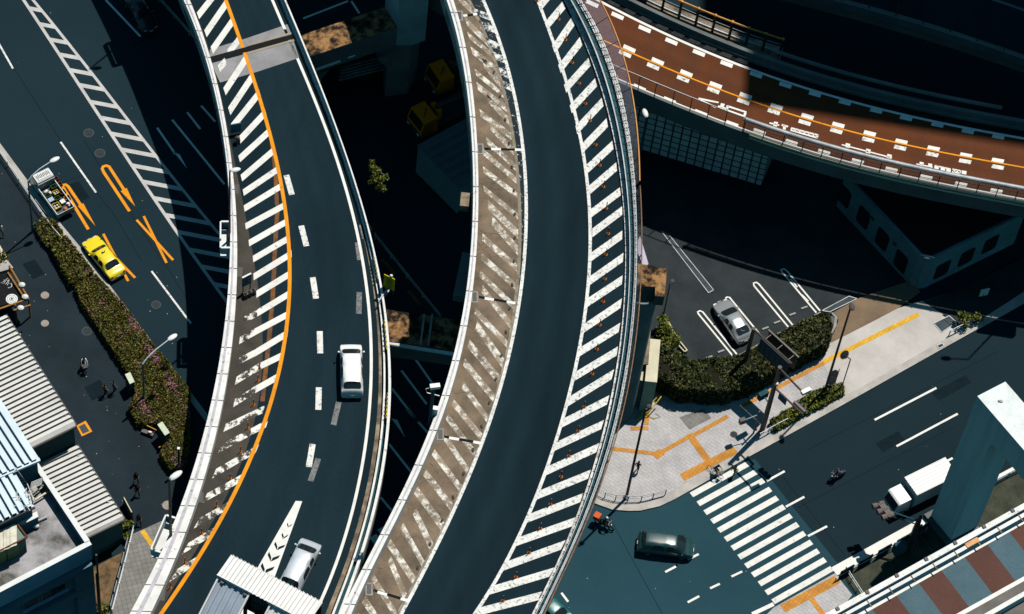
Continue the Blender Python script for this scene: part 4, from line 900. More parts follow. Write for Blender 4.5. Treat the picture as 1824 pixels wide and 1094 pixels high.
mb = MB(); q0 = A0-Cd*.4-thick.normalized()*.4; mb.prism([(q0+d).xy for d in (Vector((0,0,0)), Cd*(legw+.8), Cd*(legw+.8)+thick*1.15, thick*1.15)], 0, .5); mb.build('footing', m_conc_d, pw)
# far building whose shade lies over the upper right
S0 = P(1324, 184, RZ); e1 = P(1327, 100, RZ)-S0; e2 = P(1824, 262, RZ)-P(1345, 188, RZ); e1.normalize(); e2.normalize(); bh = 120
rc = S0+SUN*((bh-RZ)/SUN.z); ob = thing('office_tower', 'tall grey office tower beyond the upper right corner that shades the red road', 'building', (rc.x, rc.y, 0))
MB().prism([(rc+d).xy for d in (Vector((0,0,0)), e2*90, e2*90+e1*60, e1*60)], 0, bh).build('wall', BRICK('curtain_wall', (.20,.22,.24), (.17,.19,.21), (.05,.06,.07), 1.8, 3.6, .25, 0, 0, True), ob)

m_seamd = M('dark_seam_line', (.006,.012,.016), None, 2, .9); m_patchd = M('dark_repair_patch', (.0075,.0165,.0225), (.0055,.012,.0165), .8, .85, fine=.25, spec=.03)
lines('asphalt_seam', [C1([(75,365),(200,560),(330,760)]), C1([(515,1030),(600,1130),(760,1400)]), C1([(330,975),(470,930)]), [(150,250),(205,340),(300,480),(340,545)], [(1395,850),(1505,990)], [(1440,800),(1780,625)], [(1420,905),(1700,760)], [(1090,930),(1180,1094)]], .05, .006, m_seamd)
mb = MB()
for q in ([(40,470),(62,462),(80,488),(58,498)], [(150,690),(178,676),(192,700),(164,714)], [(1560,790),(1600,768),(1612,784),(1572,806)], [(120,330),(140,322),(160,352),(140,362)], [(1660,700),(1720,668),(1730,682),(1672,714)]): pxpoly(mb, q, .0085)
struct(mb.build('repair_patch', m_patchd))
mb = MB()
for i in range(110):
    if i < 70: x, y = random.uniform(20,330), random.uniform(430,900)
    elif i < 88: x, y = random.uniform(0,300), random.uniform(0,480)
    else: x, y = random.uniform(1000,1700), random.uniform(640,1090)
    p = P(x, y, .02 if not (1040 < x < 1340 and y < 900) else .17); s = random.uniform(.018,.045); mb.disc((p.x,p.y,p.z), s, .015, 5)
o = mb.build('litter', M('pale_litter', (.55,.54,.50), (.30,.30,.29), 5, .8)); o['label'] = 'tiny pale specks of litter and grit scattered over the plaza and the streets'; o['category'] = 'litter'; o['kind'] = 'stuff'
# ============================================================ helpers for things
def proj(p):
    d = Vector(p)-CAM; k = FPX/d.dot(FW); u = d.dot(RT)*k; v = -d.dot(UP)*k
    return (CX+u*cr-v*sr, CY+u*sr+v*cr)
def top_z(base, y):
    lo, hi = base.z, base.z+40
    for _ in range(40):
        m = (lo+hi)/2
        if proj(Vector((base.x, base.y, m)))[1] > y: lo = m
        else: hi = m
    return lo
def onplane(px, py, o, n):
    d = P(px, py, 0)-CAM; return CAM+d*((o-CAM).dot(n)/d.dot(n))
def heading(a, b, z=0):
    """place between rear a and front b (pixels): location, rotation, length"""
    A, B = P(*a, z), P(*b, z); return (A+B)/2, math.atan2((B-A).y, (B-A).x), (B-A).length
def paint(n, c, rough=.3, metal=0.0): return M(n, c, tuple(v*.93 for v in c), 2, rough, metal, coat=.5)
def quick(n, c, rough=.6, metal=0): return M(n, c, tuple(v*.85 for v in c), 3, rough, metal)
# ------------------------------------------------------------ vehicles (front is +x)
SEDAN = dict(st=[(2.36,.42,.40,.62,.5),(2.30,.66,.64,.76,.6),(2.0,.80,.76,.83,.70),(1.15,.90,.86,.85,.72),(.98,.93,.88,.85,.72),(.42,1.36,.92,.85,.62),(.32,1.40,.92,.85,.61),(-.30,1.43,.93,.85,.60),(-.38,1.43,.93,.85,.60),(-1.0,1.40,.94,.85,.60),(-1.08,1.37,.94,.85,.61),(-1.58,1.0,.94,.84,.70),(-1.75,.98,.92,.84,.72),(-2.2,.94,.88,.81,.70),(-2.33,.70,.66,.76,.6),(-2.36,.44,.42,.66,.5)], ws=(4,5), rw=(10,11), sd=[(6,7),(8,9)], wb=(1.38,-1.34))
HATCH = dict(st=[(2.24,.40,.38,.58,.45),(2.16,.62,.60,.74,.58),(1.8,.82,.76,.83,.68),(1.2,.96,.88,.87,.74),(1.05,1.0,.90,.87,.74),(.25,1.40,.94,.87,.63),(.15,1.44,.95,.87,.62),(-.35,1.49,.97,.87,.61),(-.45,1.49,.97,.87,.61),(-1.0,1.44,1.0,.87,.60),(-1.2,1.40,1.02,.87,.60),(-1.85,1.14,1.04,.85,.62),(-1.95,1.08,1.0,.84,.62),(-2.15,.86,.80,.80,.62),(-2.22,.62,.58,.74,.58),(-2.24,.42,.40,.64,.48)], ws=(4,5), rw=(10,11), sd=[(6,7),(8,9)], wb=(1.35,-1.35))
VAN = dict(st=[(2.36,.45,.42,.62,.5),(2.30,.80,.76,.78,.66),(2.05,1.02,.96,.86,.74),(1.75,1.12,1.04,.88,.76),(1.62,1.18,1.06,.88,.76),(.85,1.72,1.08,.88,.70),(.72,1.77,1.08,.88,.69),(.0,1.82,1.08,.88,.69),(-.1,1.82,1.08,.88,.69),(-1.2,1.82,1.09,.88,.68),(-1.75,1.78,1.09,.88,.68),(-2.12,1.24,1.10,.87,.72),(-2.2,1.18,1.08,.87,.72),(-2.3,.9,.86,.85,.70),(-2.35,.6,.58,.80,.66),(-2.36,.44,.42,.7,.55)], ws=(4,5), rw=(10,11), sd=[(6,7),(8,9)], wb=(1.45,-1.4))
def car_body(sp, root, pm, gm, z0=.24):
    st = sp['st']; mb = bmesh.new(); rings = []
    for x, zt, zb, w_, wr in st:
        h = [(0, z0), (w_*.85, z0), (w_*.98, z0+.12*(zb-z0)+.02), (w_, z0+.6*(zb-z0)), (w_*.975, zb), (wr, max(zt-.05, zb+.005)), (wr*.55, zt), (0, zt+.012)]
        ring = h+[(-y, z) for y, z in h[-2:0:-1]]
        rings.append([mb.verts.new((x, y, z)) for y, z in ring])
    n = len(rings[0]); cl = mb.edges.layers.float.new('crease_edge')
    def mat(i, j):
        if j in (5, 6, 7, 8): 
            if sp['ws'][0] <= i < sp['ws'][1]: return 1
            if sp['rw'][0] <= i < sp['rw'][1]: return 2
        if j in (4, 9) and any(a <= i < b for a, b in sp['sd']): return 3
        return 0
    for i in range(len(rings)-1):
        for j in range(n):
            f = mb.faces.new([rings[i][j], rings[i][(j+1) % n], rings[i+1][(j+1) % n], rings[i+1][j]]); f.material_index = mat(i, j); f.smooth = True
    for r in (rings[0], rings[-1]): f = mb.faces.new(r); f.smooth = True
    bmesh.ops.recalc_face_normals(mb, faces=mb.faces)
    for e in mb.edges:
        ms = {f.material_index for f in e.link_faces}
        if len(ms) > 1: e[cl] = .85
    for r in rings:
        for j in (4, 5, 9, 10):
            pass
    for i in range(len(rings)-1):
        for j in (4, 10):
            e = mb.edges.get((rings[i][j], rings[i+1][j]))
            if e: e[cl] = max(e[cl], .55)
    me = bpy.data.meshes.new('tmp'); mb.to_mesh(me); mb.free()
    for m in (pm, gm, gm, gm): me.materials.append(m)
    o = bpy.data.objects.new('tmp', me); COL.objects.link(o); o.modifiers.new('s', 'SUBSURF').levels = 2
    dg = bpy.context.evaluated_depsgraph_get(); ev = bpy.data.meshes.new_from_object(o.evaluated_get(dg)); bpy.data.objects.remove(o)
    V = [tuple(v.co) for v in ev.vertices]; out = []
    for k, nm in ((0, 'body'), (1, 'windscreen'), (2, 'rear_window'), (3, 'side_window')):
        m = MB(); ix = {}
        for p in ev.polygons:
            if p.material_index != k: continue
            ff = []
            for v in p.vertices:
                if v not in ix: ix[v] = len(m.v); m.v.append(V[v])
                ff.append(ix[v])
            m.f.append(ff); m.m.append(0); m.uv.append(None)
        if k == 3: out += m.builds(nm, gm, root, True, True)
        else:
            o = m.build(nm, pm if k == 0 else gm, root, False, True); o.data.shade_smooth(); out.append(o)
    bpy.data.meshes.remove(ev); return out
def wheels(root, wb, tr, r=.31, w_=.2):
    for x in wb:
        for s in (-1, 1):
            n = 18; mb = MB(); mb.tube([(x, s*tr-w_/2, r), (x, s*tr-w_/2+.03, r), (x, s*tr+w_/2-.03, r), (x, s*tr+w_/2, r)], [r*.93, r, r, r*.93], n); t = mb.build('wheel', m_rubber, root, True, True)
            mb = MB(); y = s*(tr+w_/2); mb.tube([(x, y-s*.05, r), (x, y+s*.006, r)], [r*.62]*2, n); mb.build('rim', m_rim, t, False, True)
m_hl = M('headlamp_glass', (.75,.77,.78), None, 3, .15); m_tl = M('tail_lamp_red', (.35,.012,.012), None, 3, .25); m_plate = M('number_plate', (.7,.7,.66), None, 3, .5)
def car(sp, name, label, cat, loc, rz, color, scale=1, group=None, extras=None, rough=.3, metal=0):
    t = thing(name, label, cat, loc, rz, group); pm = paint(name+'_paint', color, rough, metal)
    car_body(sp, t, pm, m_glass); wheels(t, sp['wb'], .74)
    xf, xr = sp['st'][0][0], sp['st'][-1][0]
    for s in (-1, 1):
        MB().box((xf-.19, s*.52, .60), (.20, .28, .12)).build('headlight', m_hl, t, local=True)
        MB().box((xr+.12, s*.60, .74), (.14, .20, .16)).build('tail_light', m_tl, t, local=True)
        mx = sp['st'][4][0]-.25; mb = MB(); mb.ell((mx, s*.98, sp['st'][4][2]+.06), (.09,.10,.075), 8); mb.bar((mx, s*.84, sp['st'][4][2]), (mx, s*.95, sp['st'][4][2]+.04), .04, .04); mb.build('wing_mirror', pm, t, True, True)
    MB().box((xf+.0, 0, .45), (.03, .34, .16)).build('number_plate', m_plate, t, local=True); MB().box((xr-.0, 0, .58), (.03, .34, .16)).build('number_plate', m_plate, t, local=True)
    mb = MB(); mb.box((xf-.02, 0, .33), (.10, 1.2, .14)); mb.build('bumper', m_dark, t, local=True)
    if extras: extras(t, pm)
    t.scale = (scale,)*3
    return t
def taxi_extra(t, pm):
    mb = MB(); mb.ell((-.02, 0, 1.50), (.09,.19,.07), 12); l = mb.build('roof_lamp', m_dark, t, True, True); MB().box((-.02,0,1.555),(.08,.16,.03)).build('lens', m_hl, l, local=True)
    mb = MB(); 
    for s in (-1, 1): mb.bar((1.55, s*.70, .84), (1.58, s*.86, 1.05), .03, .03); mb.box((1.58, s*.88, 1.08), (.06,.16,.10))
    mb.builds('fender_mirror', m_dark, t, local=True)
    mb = MB(); mb.tube([(.1,0.05,1.43),(.0,.05,1.62)], .012, 5); mb.build('aerial', m_dark, t, local=True)
    MB().box((-2.37,0,.50),(.06,1.5,.12)).build('rear_bumper', m_dark, t, local=True)
l, r, n = heading((211.5,498.5), (158.4,432.7))
car(SEDAN, 'taxi', 'bright yellow taxi parked at the kerb beside the flowering hedge', 'taxi', l, r, (.80,.62,.012), extras=taxi_extra)
l, r, n = heading((1327,613.5), (1279.5,543.5))
def prius_extra(t, pm):
    mb = MB(); mb.bar((-2.16,-.55,.78), (-2.16,.55,.78), .05, .04); mb.build('trim', m_steel, t, local=True)
    mb = MB(); mb.bar((-1.55,.12,1.31),(-1.62,-.12,1.28),.012,.012); mb.bar((-1.55,.12,1.31),(-1.42,.12,1.36),.012,.012); mb.build('window_wiper', m_hl, t, local=True)
car(HATCH, 'parked_car', 'silver hatchback parked alone between the white bay lines', 'car', l, r, (.46,.48,.50), 1.02, extras=prius_extra, rough=.25, metal=.5)
l, r, n = heading((627,722), (624,612), LZ+.01)
car(VAN, 'estate_car', 'white estate car driving up the right lane of the left expressway', 'car', l, r, (.80,.80,.80), 1.03, 'cars on the left expressway')
l, r, n = heading((512,1062), (556,972), LZ+.01)
car(VAN, 'people_carrier', 'pale silver-blue car beside the chevron taper, next to the roofed gantry walkway', 'car', l, r, (.60,.64,.70), 1.04, 'cars on the left expressway', metal=.3)
l, r, n = heading((1140,973), (1228,984))
car(VAN, 'minicab', 'dark teal minicab turning below the curved street corner', 'car', l, r, (.012,.05,.055), 1.0)
l, r, n = heading((958,1070), (1012,1120))
car(SEDAN, 'saloon_car', 'teal car half under the edge of the middle expressway at the bottom', 'car', l, r, (.02,.13,.13), 1.0)
l, r, n = heading((232,-2), (268,58))
car(SEDAN, 'saloon_car', 'black car in the shade below the left expressway at the top', 'car', l, r, (.012,.012,.014), 1.0)
# light truck loaded with crates
l, r, n = heading((117.9,388.4), (70.7,323.7))
tk = thing('flatbed_truck', 'white-cabbed flatbed truck loaded with coloured crates at the left kerb', 'truck', l, r)
wp = paint('truck_white', (.72,.72,.70))
mb = MB(); prof = [(2.30,.35),(2.34,.95),(2.10,1.75),(1.95,1.90),(1.15,1.90),(1.05,1.80),(1.05,.35)]
def extrude(prof, w_, taper=0):
    m = MB(); k = len(prof); m.v = [(x, -w_+taper*max(0, z-1), z) for x, z in prof]+[(x, w_-taper*max(0, z-1), z) for x, z in prof]
    m.f = [list(range(k)), list(range(k, 2*k))[::-1]]+[[(i+1) % k, i, k+i, k+(i+1) % k] for i in range(k)]; m.m = [0]*len(m.f); m.uv = [None]*len(m.f); return m
cab = extrude(prof, .84, .05).build('cab', wp, tk, local=True)
mb = MB(); mb.poly([(2.345,-.72,1.0),(2.345,.72,1.0),(2.125,.68,1.72),(2.125,-.68,1.72)]); mb.build('windscreen', m_glass, tk, local=True)
mb = MB()
for s in (-1,1): mb.poly([(2.2,s*.842,1.0),(1.2,s*.842,1.0),(1.25,s*.80,1.7),(2.0,s*.80,1.7)])
mb.builds('side_window', m_glass, tk, local=True)
mb = MB(); mb.box((1.5,0,1.93),(.62,1.3,.05)); rr = mb.build('roof_rack', m_bldwhite, tk, local=True)
mb = MB()
for i in range(9): mb.box((1.5+.08*(i % 2), -.56+i*.14, 1.965), (.42,.06,.02))
mb.build('rack_slot', m_dark, rr, local=True)
mb = MB(); mb.box((-.65,0,.62),(3.3,1.66,.12)); mb.build('bed', m_dark, tk, local=True)
for c_, d_ in (((-.65,.83,.92),(3.3,.06,.55)),((-.65,-.83,.92),(3.3,.06,.55)),((-2.31,0,.92),(.06,1.7,.55)),((.98,0,1.15),(.06,1.66,1.0))): MB().box(c_, d_).build('side_board', wp if d_[0] > 1 else m_steel, tk, local=True)
wheels(tk, (1.55,-1.45), .72, .30, .18)
mb = MB()
for s in (-1,1): mb.box((-2.34,s*.65,.55),(.06,.22,.14))
mb.builds('tail_light', m_tl, tk, local=True)
CR_ = [((212,243),(.75,.62,.3),'grey','grey tarpaulin bundle behind the truck cab','tarpaulin bundle'),((268,222),(.36,.5,.34),'maroon','maroon crate in the truck bed at the right behind the cab','crate'),((152,285),(.36,.5,.34),'maroon','maroon crate against the left board of the truck bed','crate'),
 ((252,284),(.38,.5,.32),'green','green crate with dark inside just behind the grey tarpaulin bundle','crate'),((296,268),(.36,.55,.36),'maroon','maroon crate to the right of the green crate behind the tarpaulin','crate'),((188,318),(.3,.4,.3),'white','pair of white sacks on the left of the truck bed','sack'),
 ((222,330),(.3,.3,.3),'white','small white sack left of the yellow crate','sack'),((272,332),(.42,.5,.34),'yellow','yellow crate of white bottles in the middle of the truck bed','crate'),((204,356),(.38,.5,.32),'green','green crate at the left board above the blue box','crate'),((283,378),(.40,.5,.32),'green','green crate below the yellow crate of white bottles','crate'),
 ((325,330),(.40,.5,.36),'maroon','maroon crate at the right board beside the yellow crate','crate'),((362,376),(.42,.52,.36),'orange','orange-brown crate at the right board of the truck bed','crate'),((232,392),(.40,.46,.3),'blue','pale blue box at the left board of the truck bed','box'),((327,408),(.40,.4,.34),'white','white box in the middle of the rear half of the truck bed','box'),
 ((278,446),(.62,.62,.40),'yellow','big yellow crate at the rear left of the truck bed','crate'),((378,425),(.46,.4,.28),'white','heap of white boxes at the rear right of the truck bed','boxes'),((352,458),(.3,.26,.22),'orange','small tan box at the tailboard of the truck','box')]
pal = dict(grey=(.16,.17,.17), maroon=(.14,.035,.025), green=(.03,.12,.03), white=(.72,.71,.68), yellow=(.62,.40,.02), orange=(.42,.17,.06), blue=(.40,.47,.62)); pm_ = {k: quick('crate_'+k, v) for k, v in pal.items()}
for (x, y), d_, c_, lb, ct in CR_:
    p = P(40+x/4.56, 270+y/4.56, .95)
    if ct == 'crate':
        a, b, h = d_; t = thing('crate', lb, 'crate', (p.x, p.y, .685), r, 'things loaded on the crate truck'); mb = MB()
        for s in (-1,1): mb.box((s*(a/2-.02),0,h/2),(.04,b,h)); mb.box((0,s*(b/2-.02),h/2),(a-.082,.04,h))
        mb.box((0,0,.03),(a-.09,b-.09,.05)); mb.build('shell', pm_[c_], t, local=True); mb = MB()
        for q in range(4): mb.ell(((q % 2-.5)*a*.4,(q//2-.5)*b*.4,h*.55),(a*.16,b*.16,h*.2),8)
        mb.builds('contents', pm_['white'] if c_ == 'yellow' else m_twig, t, True, True)
    else:
        mb = MB()
        if ct in ('sack','tarpaulin bundle'):
            for q in range(3): mb.ell((random.uniform(-.1,.1)*d_[0]*2,random.uniform(-.12,.12)*d_[1]*2,d_[2]*.5),(d_[0]*.45,d_[1]*.4,d_[2]*.5),10)
        elif ct == 'boxes': mb.box((0,.05,.14),(.4,.22,.28),.2); mb.box((.02,-.2,.1),(.3,.2,.2),-.3); mb.box((0,.02,.33),(.22,.2,.1),.5)
        else: mb.box((0,0,d_[2]/2),d_); mb.box((0,0,d_[2]+.012),(d_[0]*1.04,d_[1]*1.04,.03))
        o = mb.build(ct.replace(' ','_'), pm_[c_]); o.location = (p.x, p.y, .685); o.rotation_euler = (0,0,r); tag(o, lb, ct, 'things loaded on the crate truck')
# white box truck leaving under the portal pier
l, r, n = heading((1690,856), (1573,914)); bt_ = thing('box_truck', 'white box truck passing close to the portal pier leg', 'truck', l, r)
extrude([(3.0,.4),(3.02,1.1),(2.75,2.05),(2.6,2.15),(1.5,2.15),(1.45,.4)], .90, .05).build('cab', wp, bt_, local=True)
mb = MB(); mb.poly([(3.03,-.75,1.15),(3.03,.75,1.15),(2.79,.7,2.0),(2.79,-.7,2.0)]); mb.build('windscreen', m_glass, bt_, local=True)
MB().box((-.95,0,1.75),(4.2,1.95,2.0)).build('cargo_box', wp, bt_, local=True); MB().box((-.2,0,.62),(5.6,1.5,.22)).build('chassis', m_dark, bt_, local=True)
mb = MB()
for s in (-1,1): mb.bar((1.4,s*1.0,.95),(-3.0,s*1.0,.95),.05,.10)
mb.builds('side_rail', wp, bt_, local=True)
mb = MB()
for i in range(7): mb.box((-.95,-.9+i*.3,2.765),(4.2,.05,.02))
mb.build('roof_rib', m_bldwhite, bt_, local=True)
wheels(bt_, (2.2,-1.9), .80, .38, .22)
for s in (-1,1): MB().box((3.03,s*.62,.8),(.05,.25,.18)).build('headlight', m_hl, bt_, local=True)
# yellow plant in the shade between the expressways
m_oy = paint('works_yellow', (1.0,.22,.0))
def works(px0, px1, label, crane):
    l, r, n = heading(px1, px0); t = thing('crane_truck', label, 'truck', l, r)
    extrude([(3.6,.5),(3.62,1.3),(3.3,2.35),(1.9,2.35),(1.85,.5)], 1.15, .03).build('cab', m_oy, t, local=True)
    mb = MB(); mb.poly([(3.63,-1.0,1.35),(3.63,1.0,1.35),(3.34,.95,2.25),(3.34,-.95,2.25)]); mb.build('windscreen', m_glass, t, local=True)
    MB().box((-1.0,0,1.0),(5.4,2.2,.25)).build('bed', m_dark, t, local=True); MB().box((3.66,0,.6),(.12,2.2,.4)).build('bumper', m_dark, t, local=True)
    for s in (-1,1): MB().box((3.74,s*.8,.7),(.06,.3,.2)).build('headlight', m_hl, t, local=True)
    wheels(t, (2.7,-1.6,-2.6), .95, .45, .3)
    MB().box((1.35,0,1.7),(.5,1.2,1.3)).build('crane_post', m_oy if crane else m_dark, t, local=True)
    mb = MB(); mb.bar((1.5,.1,2.5),(-2.6,.1,2.1),.35,.35); mb.build('boom', m_dark, t, local=True); MB().box((-3.0,0,1.7),(1.3,2.1,1.2)).build('counterweight', m_oy, t, local=True)
    mb = MB(); mb.bar((2.2,-.3,2.38),(2.9,.4,2.38),.1,.06); mb.build('roof_mark', m_dark, t, local=True)
works((738,236), (855,178), 'orange-yellow crane truck parked in deep shade beside the grey shed', True)
works((772,158), (885,112), 'dim yellow crane truck parked nearest the slatted arch', False)
# ------------------------------------------------------------ people
m_skin = quick('skin', (.42,.26,.18)); m_hair = quick('dark_hair', (.012,.010,.009)); m_shoe = quick('dark_shoe', (.02,.02,.02))
def person(label, loc, rz, shirt, trouser, pose='walk', skinarm=True, hat=None, group=None, z=0):
    J = {}; E = []
    if pose == 'walk':
        J = dict(pel=(0,0,.93,.125), wai=(.0,0,1.08,.115), che=(.01,0,1.30,.135), nec=(.02,0,1.46,.05), chi=(.04,0,1.54,.075), hea=(.03,0,1.62,.095), top=(.02,0,1.70,.07), nos=(.135,0,1.60,.016))
        for s, n in ((1,'l'),(-1,'r')):
            k = s*.16; J.update({'sh'+n: (.0,s*.17,1.40,.06),'el'+n: (-k*.5-.02,s*.23,1.14,.042),'wr'+n: (k*.0-k*.6+.1,s*.22,.92,.030),'ha'+n: (.12-k*.6,s*.215,.85,.032),'hi'+n: (0,s*.09,.90,.095),'kn'+n: (.10+k*.9,s*.09,.50,.062),'an'+n: (k*1.6,s*.09,.09,.042),'to'+n: (k*1.6+.15,s*.10,.04,.036)})
    else:
        J = dict(pel=(-.12,0,.98,.125), wai=(-.06,0,1.12,.115), che=(.06,0,1.32,.135), nec=(.14,0,1.46,.05), chi=(.19,0,1.53,.075), hea=(.18,0,1.62,.095), top=(.17,0,1.70,.07), nos=(.285,0,1.60,.016))
        for s, n in ((1,'l'),(-1,'r')):
            k = s*.10; J.update({'sh'+n: (.07,s*.17,1.41,.06),'el'+n: (.27,s*.24,1.20,.042),'wr'+n: (.46,s*.24,1.08,.030),'ha'+n: (.53,s*.24,1.05,.032),'hi'+n: (-.10,s*.09,.95,.095),'kn'+n: (.30,s*.11,.68+k,.062),'an'+n: (.12+k*.6,s*.11,.30+k,.042),'to'+n: (.27+k*.6,s*.12,.26+k,.036)})
    E = [('pel','wai','s'),('wai','che','s'),('che','nec','s'),('nec','chi','k'),('chi','hea','k'),('hea','top','k'),('hea','nos','k')]
    for n in 'lr':
        E += [('che','sh'+n,'s'),('sh'+n,'el'+n,'s'),('el'+n,'wr'+n,'k' if skinarm else 's'),('wr'+n,'ha'+n,'k'),('pel','hi'+n,'t'),('hi'+n,'kn'+n,'t'),('kn'+n,'an'+n,'t'),('an'+n,'to'+n,'o')]
        hx, hy, hz, _ = J['ha'+n]; s = 1 if n == 'l' else -1
        for q in range(5):
            if q < 4: a = (hx+.05-.015*q+(.02 if pose != 'walk' else 0), hy+s*(.006*(q-1.5)), hz-.055-.008*(1.5-abs(q-1.5)), .0085); b = (a[0]-.012, a[1]-s*.018, a[2]-.030, .0075)
            else: a = (hx+.05, hy-s*.02, hz-.0, .010); b = (a[0]+.02, a[1]-s*.012, a[2]-.03, .0085)
            J['f%d%s' % (q, n)] = a; J['g%d%s' % (q, n)] = b; E += [('ha'+n, 'f%d%s' % (q, n), 'k'), ('f%d%s' % (q, n), 'g%d%s' % (q, n), 'k')]
    ks = list(J); me = bpy.data.meshes.new('tmp'); me.from_pydata([J[k][:3] for k in ks], [(ks.index(a), ks.index(b)) for a, b, _ in E], [])
    o = bpy.data.objects.new('tmp', me); COL.objects.link(o); sk = o.modifiers.new('k', 'SKIN'); sk.use_smooth_shade = True
    for i, k in enumerate(ks): d = me.skin_vertices[0].data[i]; d.radius = (J[k][3],)*2; d.use_root = (k == 'pel')
    o.modifiers.new('s', 'SUBSURF').levels = 1
    ev = bpy.data.meshes.new_from_object(o.evaluated_get(bpy.context.evaluated_depsgraph_get())); bpy.data.objects.remove(o)
    cm = {'s': 0, 'k': 1, 't': 2, 'o': 3}; ev.materials.clear()
    for m in (shirt, m_skin, trouser, m_shoe): ev.materials.append(m)
    seg = [(Vector(J[a][:3]), Vector(J[b][:3]), cm[c], J[b][3]) for a, b, c in E]
    for p in ev.polygons:
        c = p.center; best = 9
        for a, b, m, rr in seg:
            ab = b-a; t = max(0, min(1, (c-a).dot(ab)/ab.length_squared)); d = (a+ab*t-c).length-rr*.3
            if d < best: best = d; p.material_index = m
        p.use_smooth = True
    t = thing('person', label, 'person', (loc[0], loc[1], z), rz, group); link('body', ev, t, True)
    h = J['hea']; mb = MB(); mb.ell((h[0]-.025, 0, h[2]+.045), (.112,.098,.095), 12); mb.build('helmet' if hat else 'hair', hat or m_hair, t, True, True)
    mb = MB()
    for s in (-1,1): mb.ell((h[0]+.088, s*.035, h[2]+.0), (.012,.016,.010), 6)
    mb.builds('eye', m_hair, t, True, True); mb = MB()
    for s in (-1,1): mb.ell((h[0]-.01, s*.098, h[2]-.01), (.02,.012,.03), 6)
    mb.builds('ear', m_skin, t, True, True)
    mb = MB(); mb.ell((h[0]+.088,0,h[2]-.06),(.008,.024,.007),6); mb.build('mouth', quick('lip_'+str(len(bpy.data.objects)), (.25,.10,.09)), t, True, True)
    return t
def bicycle(label, loc, rz, z=0, col=(.03,.03,.035)):
    t = thing('bicycle', label, 'bicycle', (loc[0], loc[1], z), rz)
    for x in (.52,-.52):
        mb = MB(); mb.tube([(x+.33*math.cos(a), 0, .34+.33*math.sin(a)) for a in np.linspace(0, 2*math.pi, 21)], .022, 6, cap=False); w_ = mb.build('wheel', m_rubber, t, True, True)
        mb = MB()
        for a in np.linspace(0, math.pi, 7)[:-1]: mb.bar((x-.31*math.cos(a),0,.34-.31*math.sin(a)),(x+.31*math.cos(a),0,.34+.31*math.sin(a)),.006,.006)
        mb.build('spokes', m_rim, w_, local=True)
    c = quick('bike_frame_'+str(len(bpy.data.objects)), col); mb = MB()
    for a, b in (((-.52,0,.34),(-.05,0,.30)),((-.05,0,.30),(.40,0,.70)),((-.05,0,.30),(-.20,0,.82)),((-.52,0,.34),(-.17,0,.72)),((-.18,0,.70),(.40,0,.76)),((.40,0,.70),(.52,0,.34)),((.40,0,.70),(.36,0,.98))): mb.tube([a, b], .02, 6)
    mb.build('frame', c, t, True, True); MB().tube([(.28,.29,1.0),(.38,.2,1.0),(.38,-.2,1.0),(.28,-.29,1.0)], .016, 6).build('handlebar', m_steel, t, True, True)
    MB().ell((-.22,0,.87),(.14,.08,.04),10).build('saddle', m_dark, t, True, True)
    mb = MB(); mb.box((.58,0,.88),(.28,.34,.22)); mb.build('basket', m_dark, t, local=True)
    return t
def hd(px, d, z=0): l, r, n = heading((px[0]-d[0], px[1]-d[1]), (px[0]+d[0], px[1]+d[1]), z); return l, r
white_s, black_s, gray_s, orange_s, dk_t, tan_s, navy_s = quick('white_shirt',(.62,.62,.64)), quick('black_coat',(.012,.012,.014)), quick('grey_shirt',(.22,.25,.28)), quick('orange_shirt',(.50,.24,.05)), quick('dark_trousers',(.016,.017,.020)), quick('tan_coat',(.50,.40,.20)), quick('dark_jacket',(.02,.025,.03))
l, r = hd((150,654), (3,12)); bicycle('bicycle crossing the plaza left of the flowering hedge', l, r); person('person in a pale shirt cycling across the plaza by the flowering hedge', l, r, white_s, gray_s, 'ride')
l, r = hd((187,704), (8,-5)); person('person in an orange top walking on the plaza beside the cream utility cabinet', l, r, orange_s, dk_t)
l, r = hd((203,699), (8,-5)); person('person in a grey top walking between the orange-topped person and the cabinet', l, r, gray_s, dk_t)
l, r = hd((243,860), (4,12)); person('person in black walking on the plaza, farther of the pair below the hedge tip', l, r, black_s, dk_t)
l, r = hd((245,882), (3,12)); person('person in black walking on the plaza, nearer of the pair below the hedge tip', l, r, black_s, dk_t, 'walk')
l, r = hd((248,934), (3,12)); person('person in black stepping off the lower pavement onto the plaza', l, r, navy_s, dk_t)
l, r = hd((1134,842), (6,-10)); person('person in dark clothes walking on the pale slabs beside the lamp post', l, r, navy_s, dk_t, z=.15)
l, r = hd((1273,845), (8,6)); bicycle('bicycle rolling off the pavement onto the crosswalk', l, r, .02); person('person in dark clothes cycling onto the crosswalk', l, r, navy_s, dk_t, 'ride', z=.02)
l, r = hd((1307,848), (-9,6)); person('person in a tan coat at the head of the crosswalk', l, r, tan_s, tan_s, z=.02, skinarm=False)
l, r = hd((2,420), (6,12)); person('person in a white shirt at the left frame edge of the plaza', l, r, white_s, dk_t)
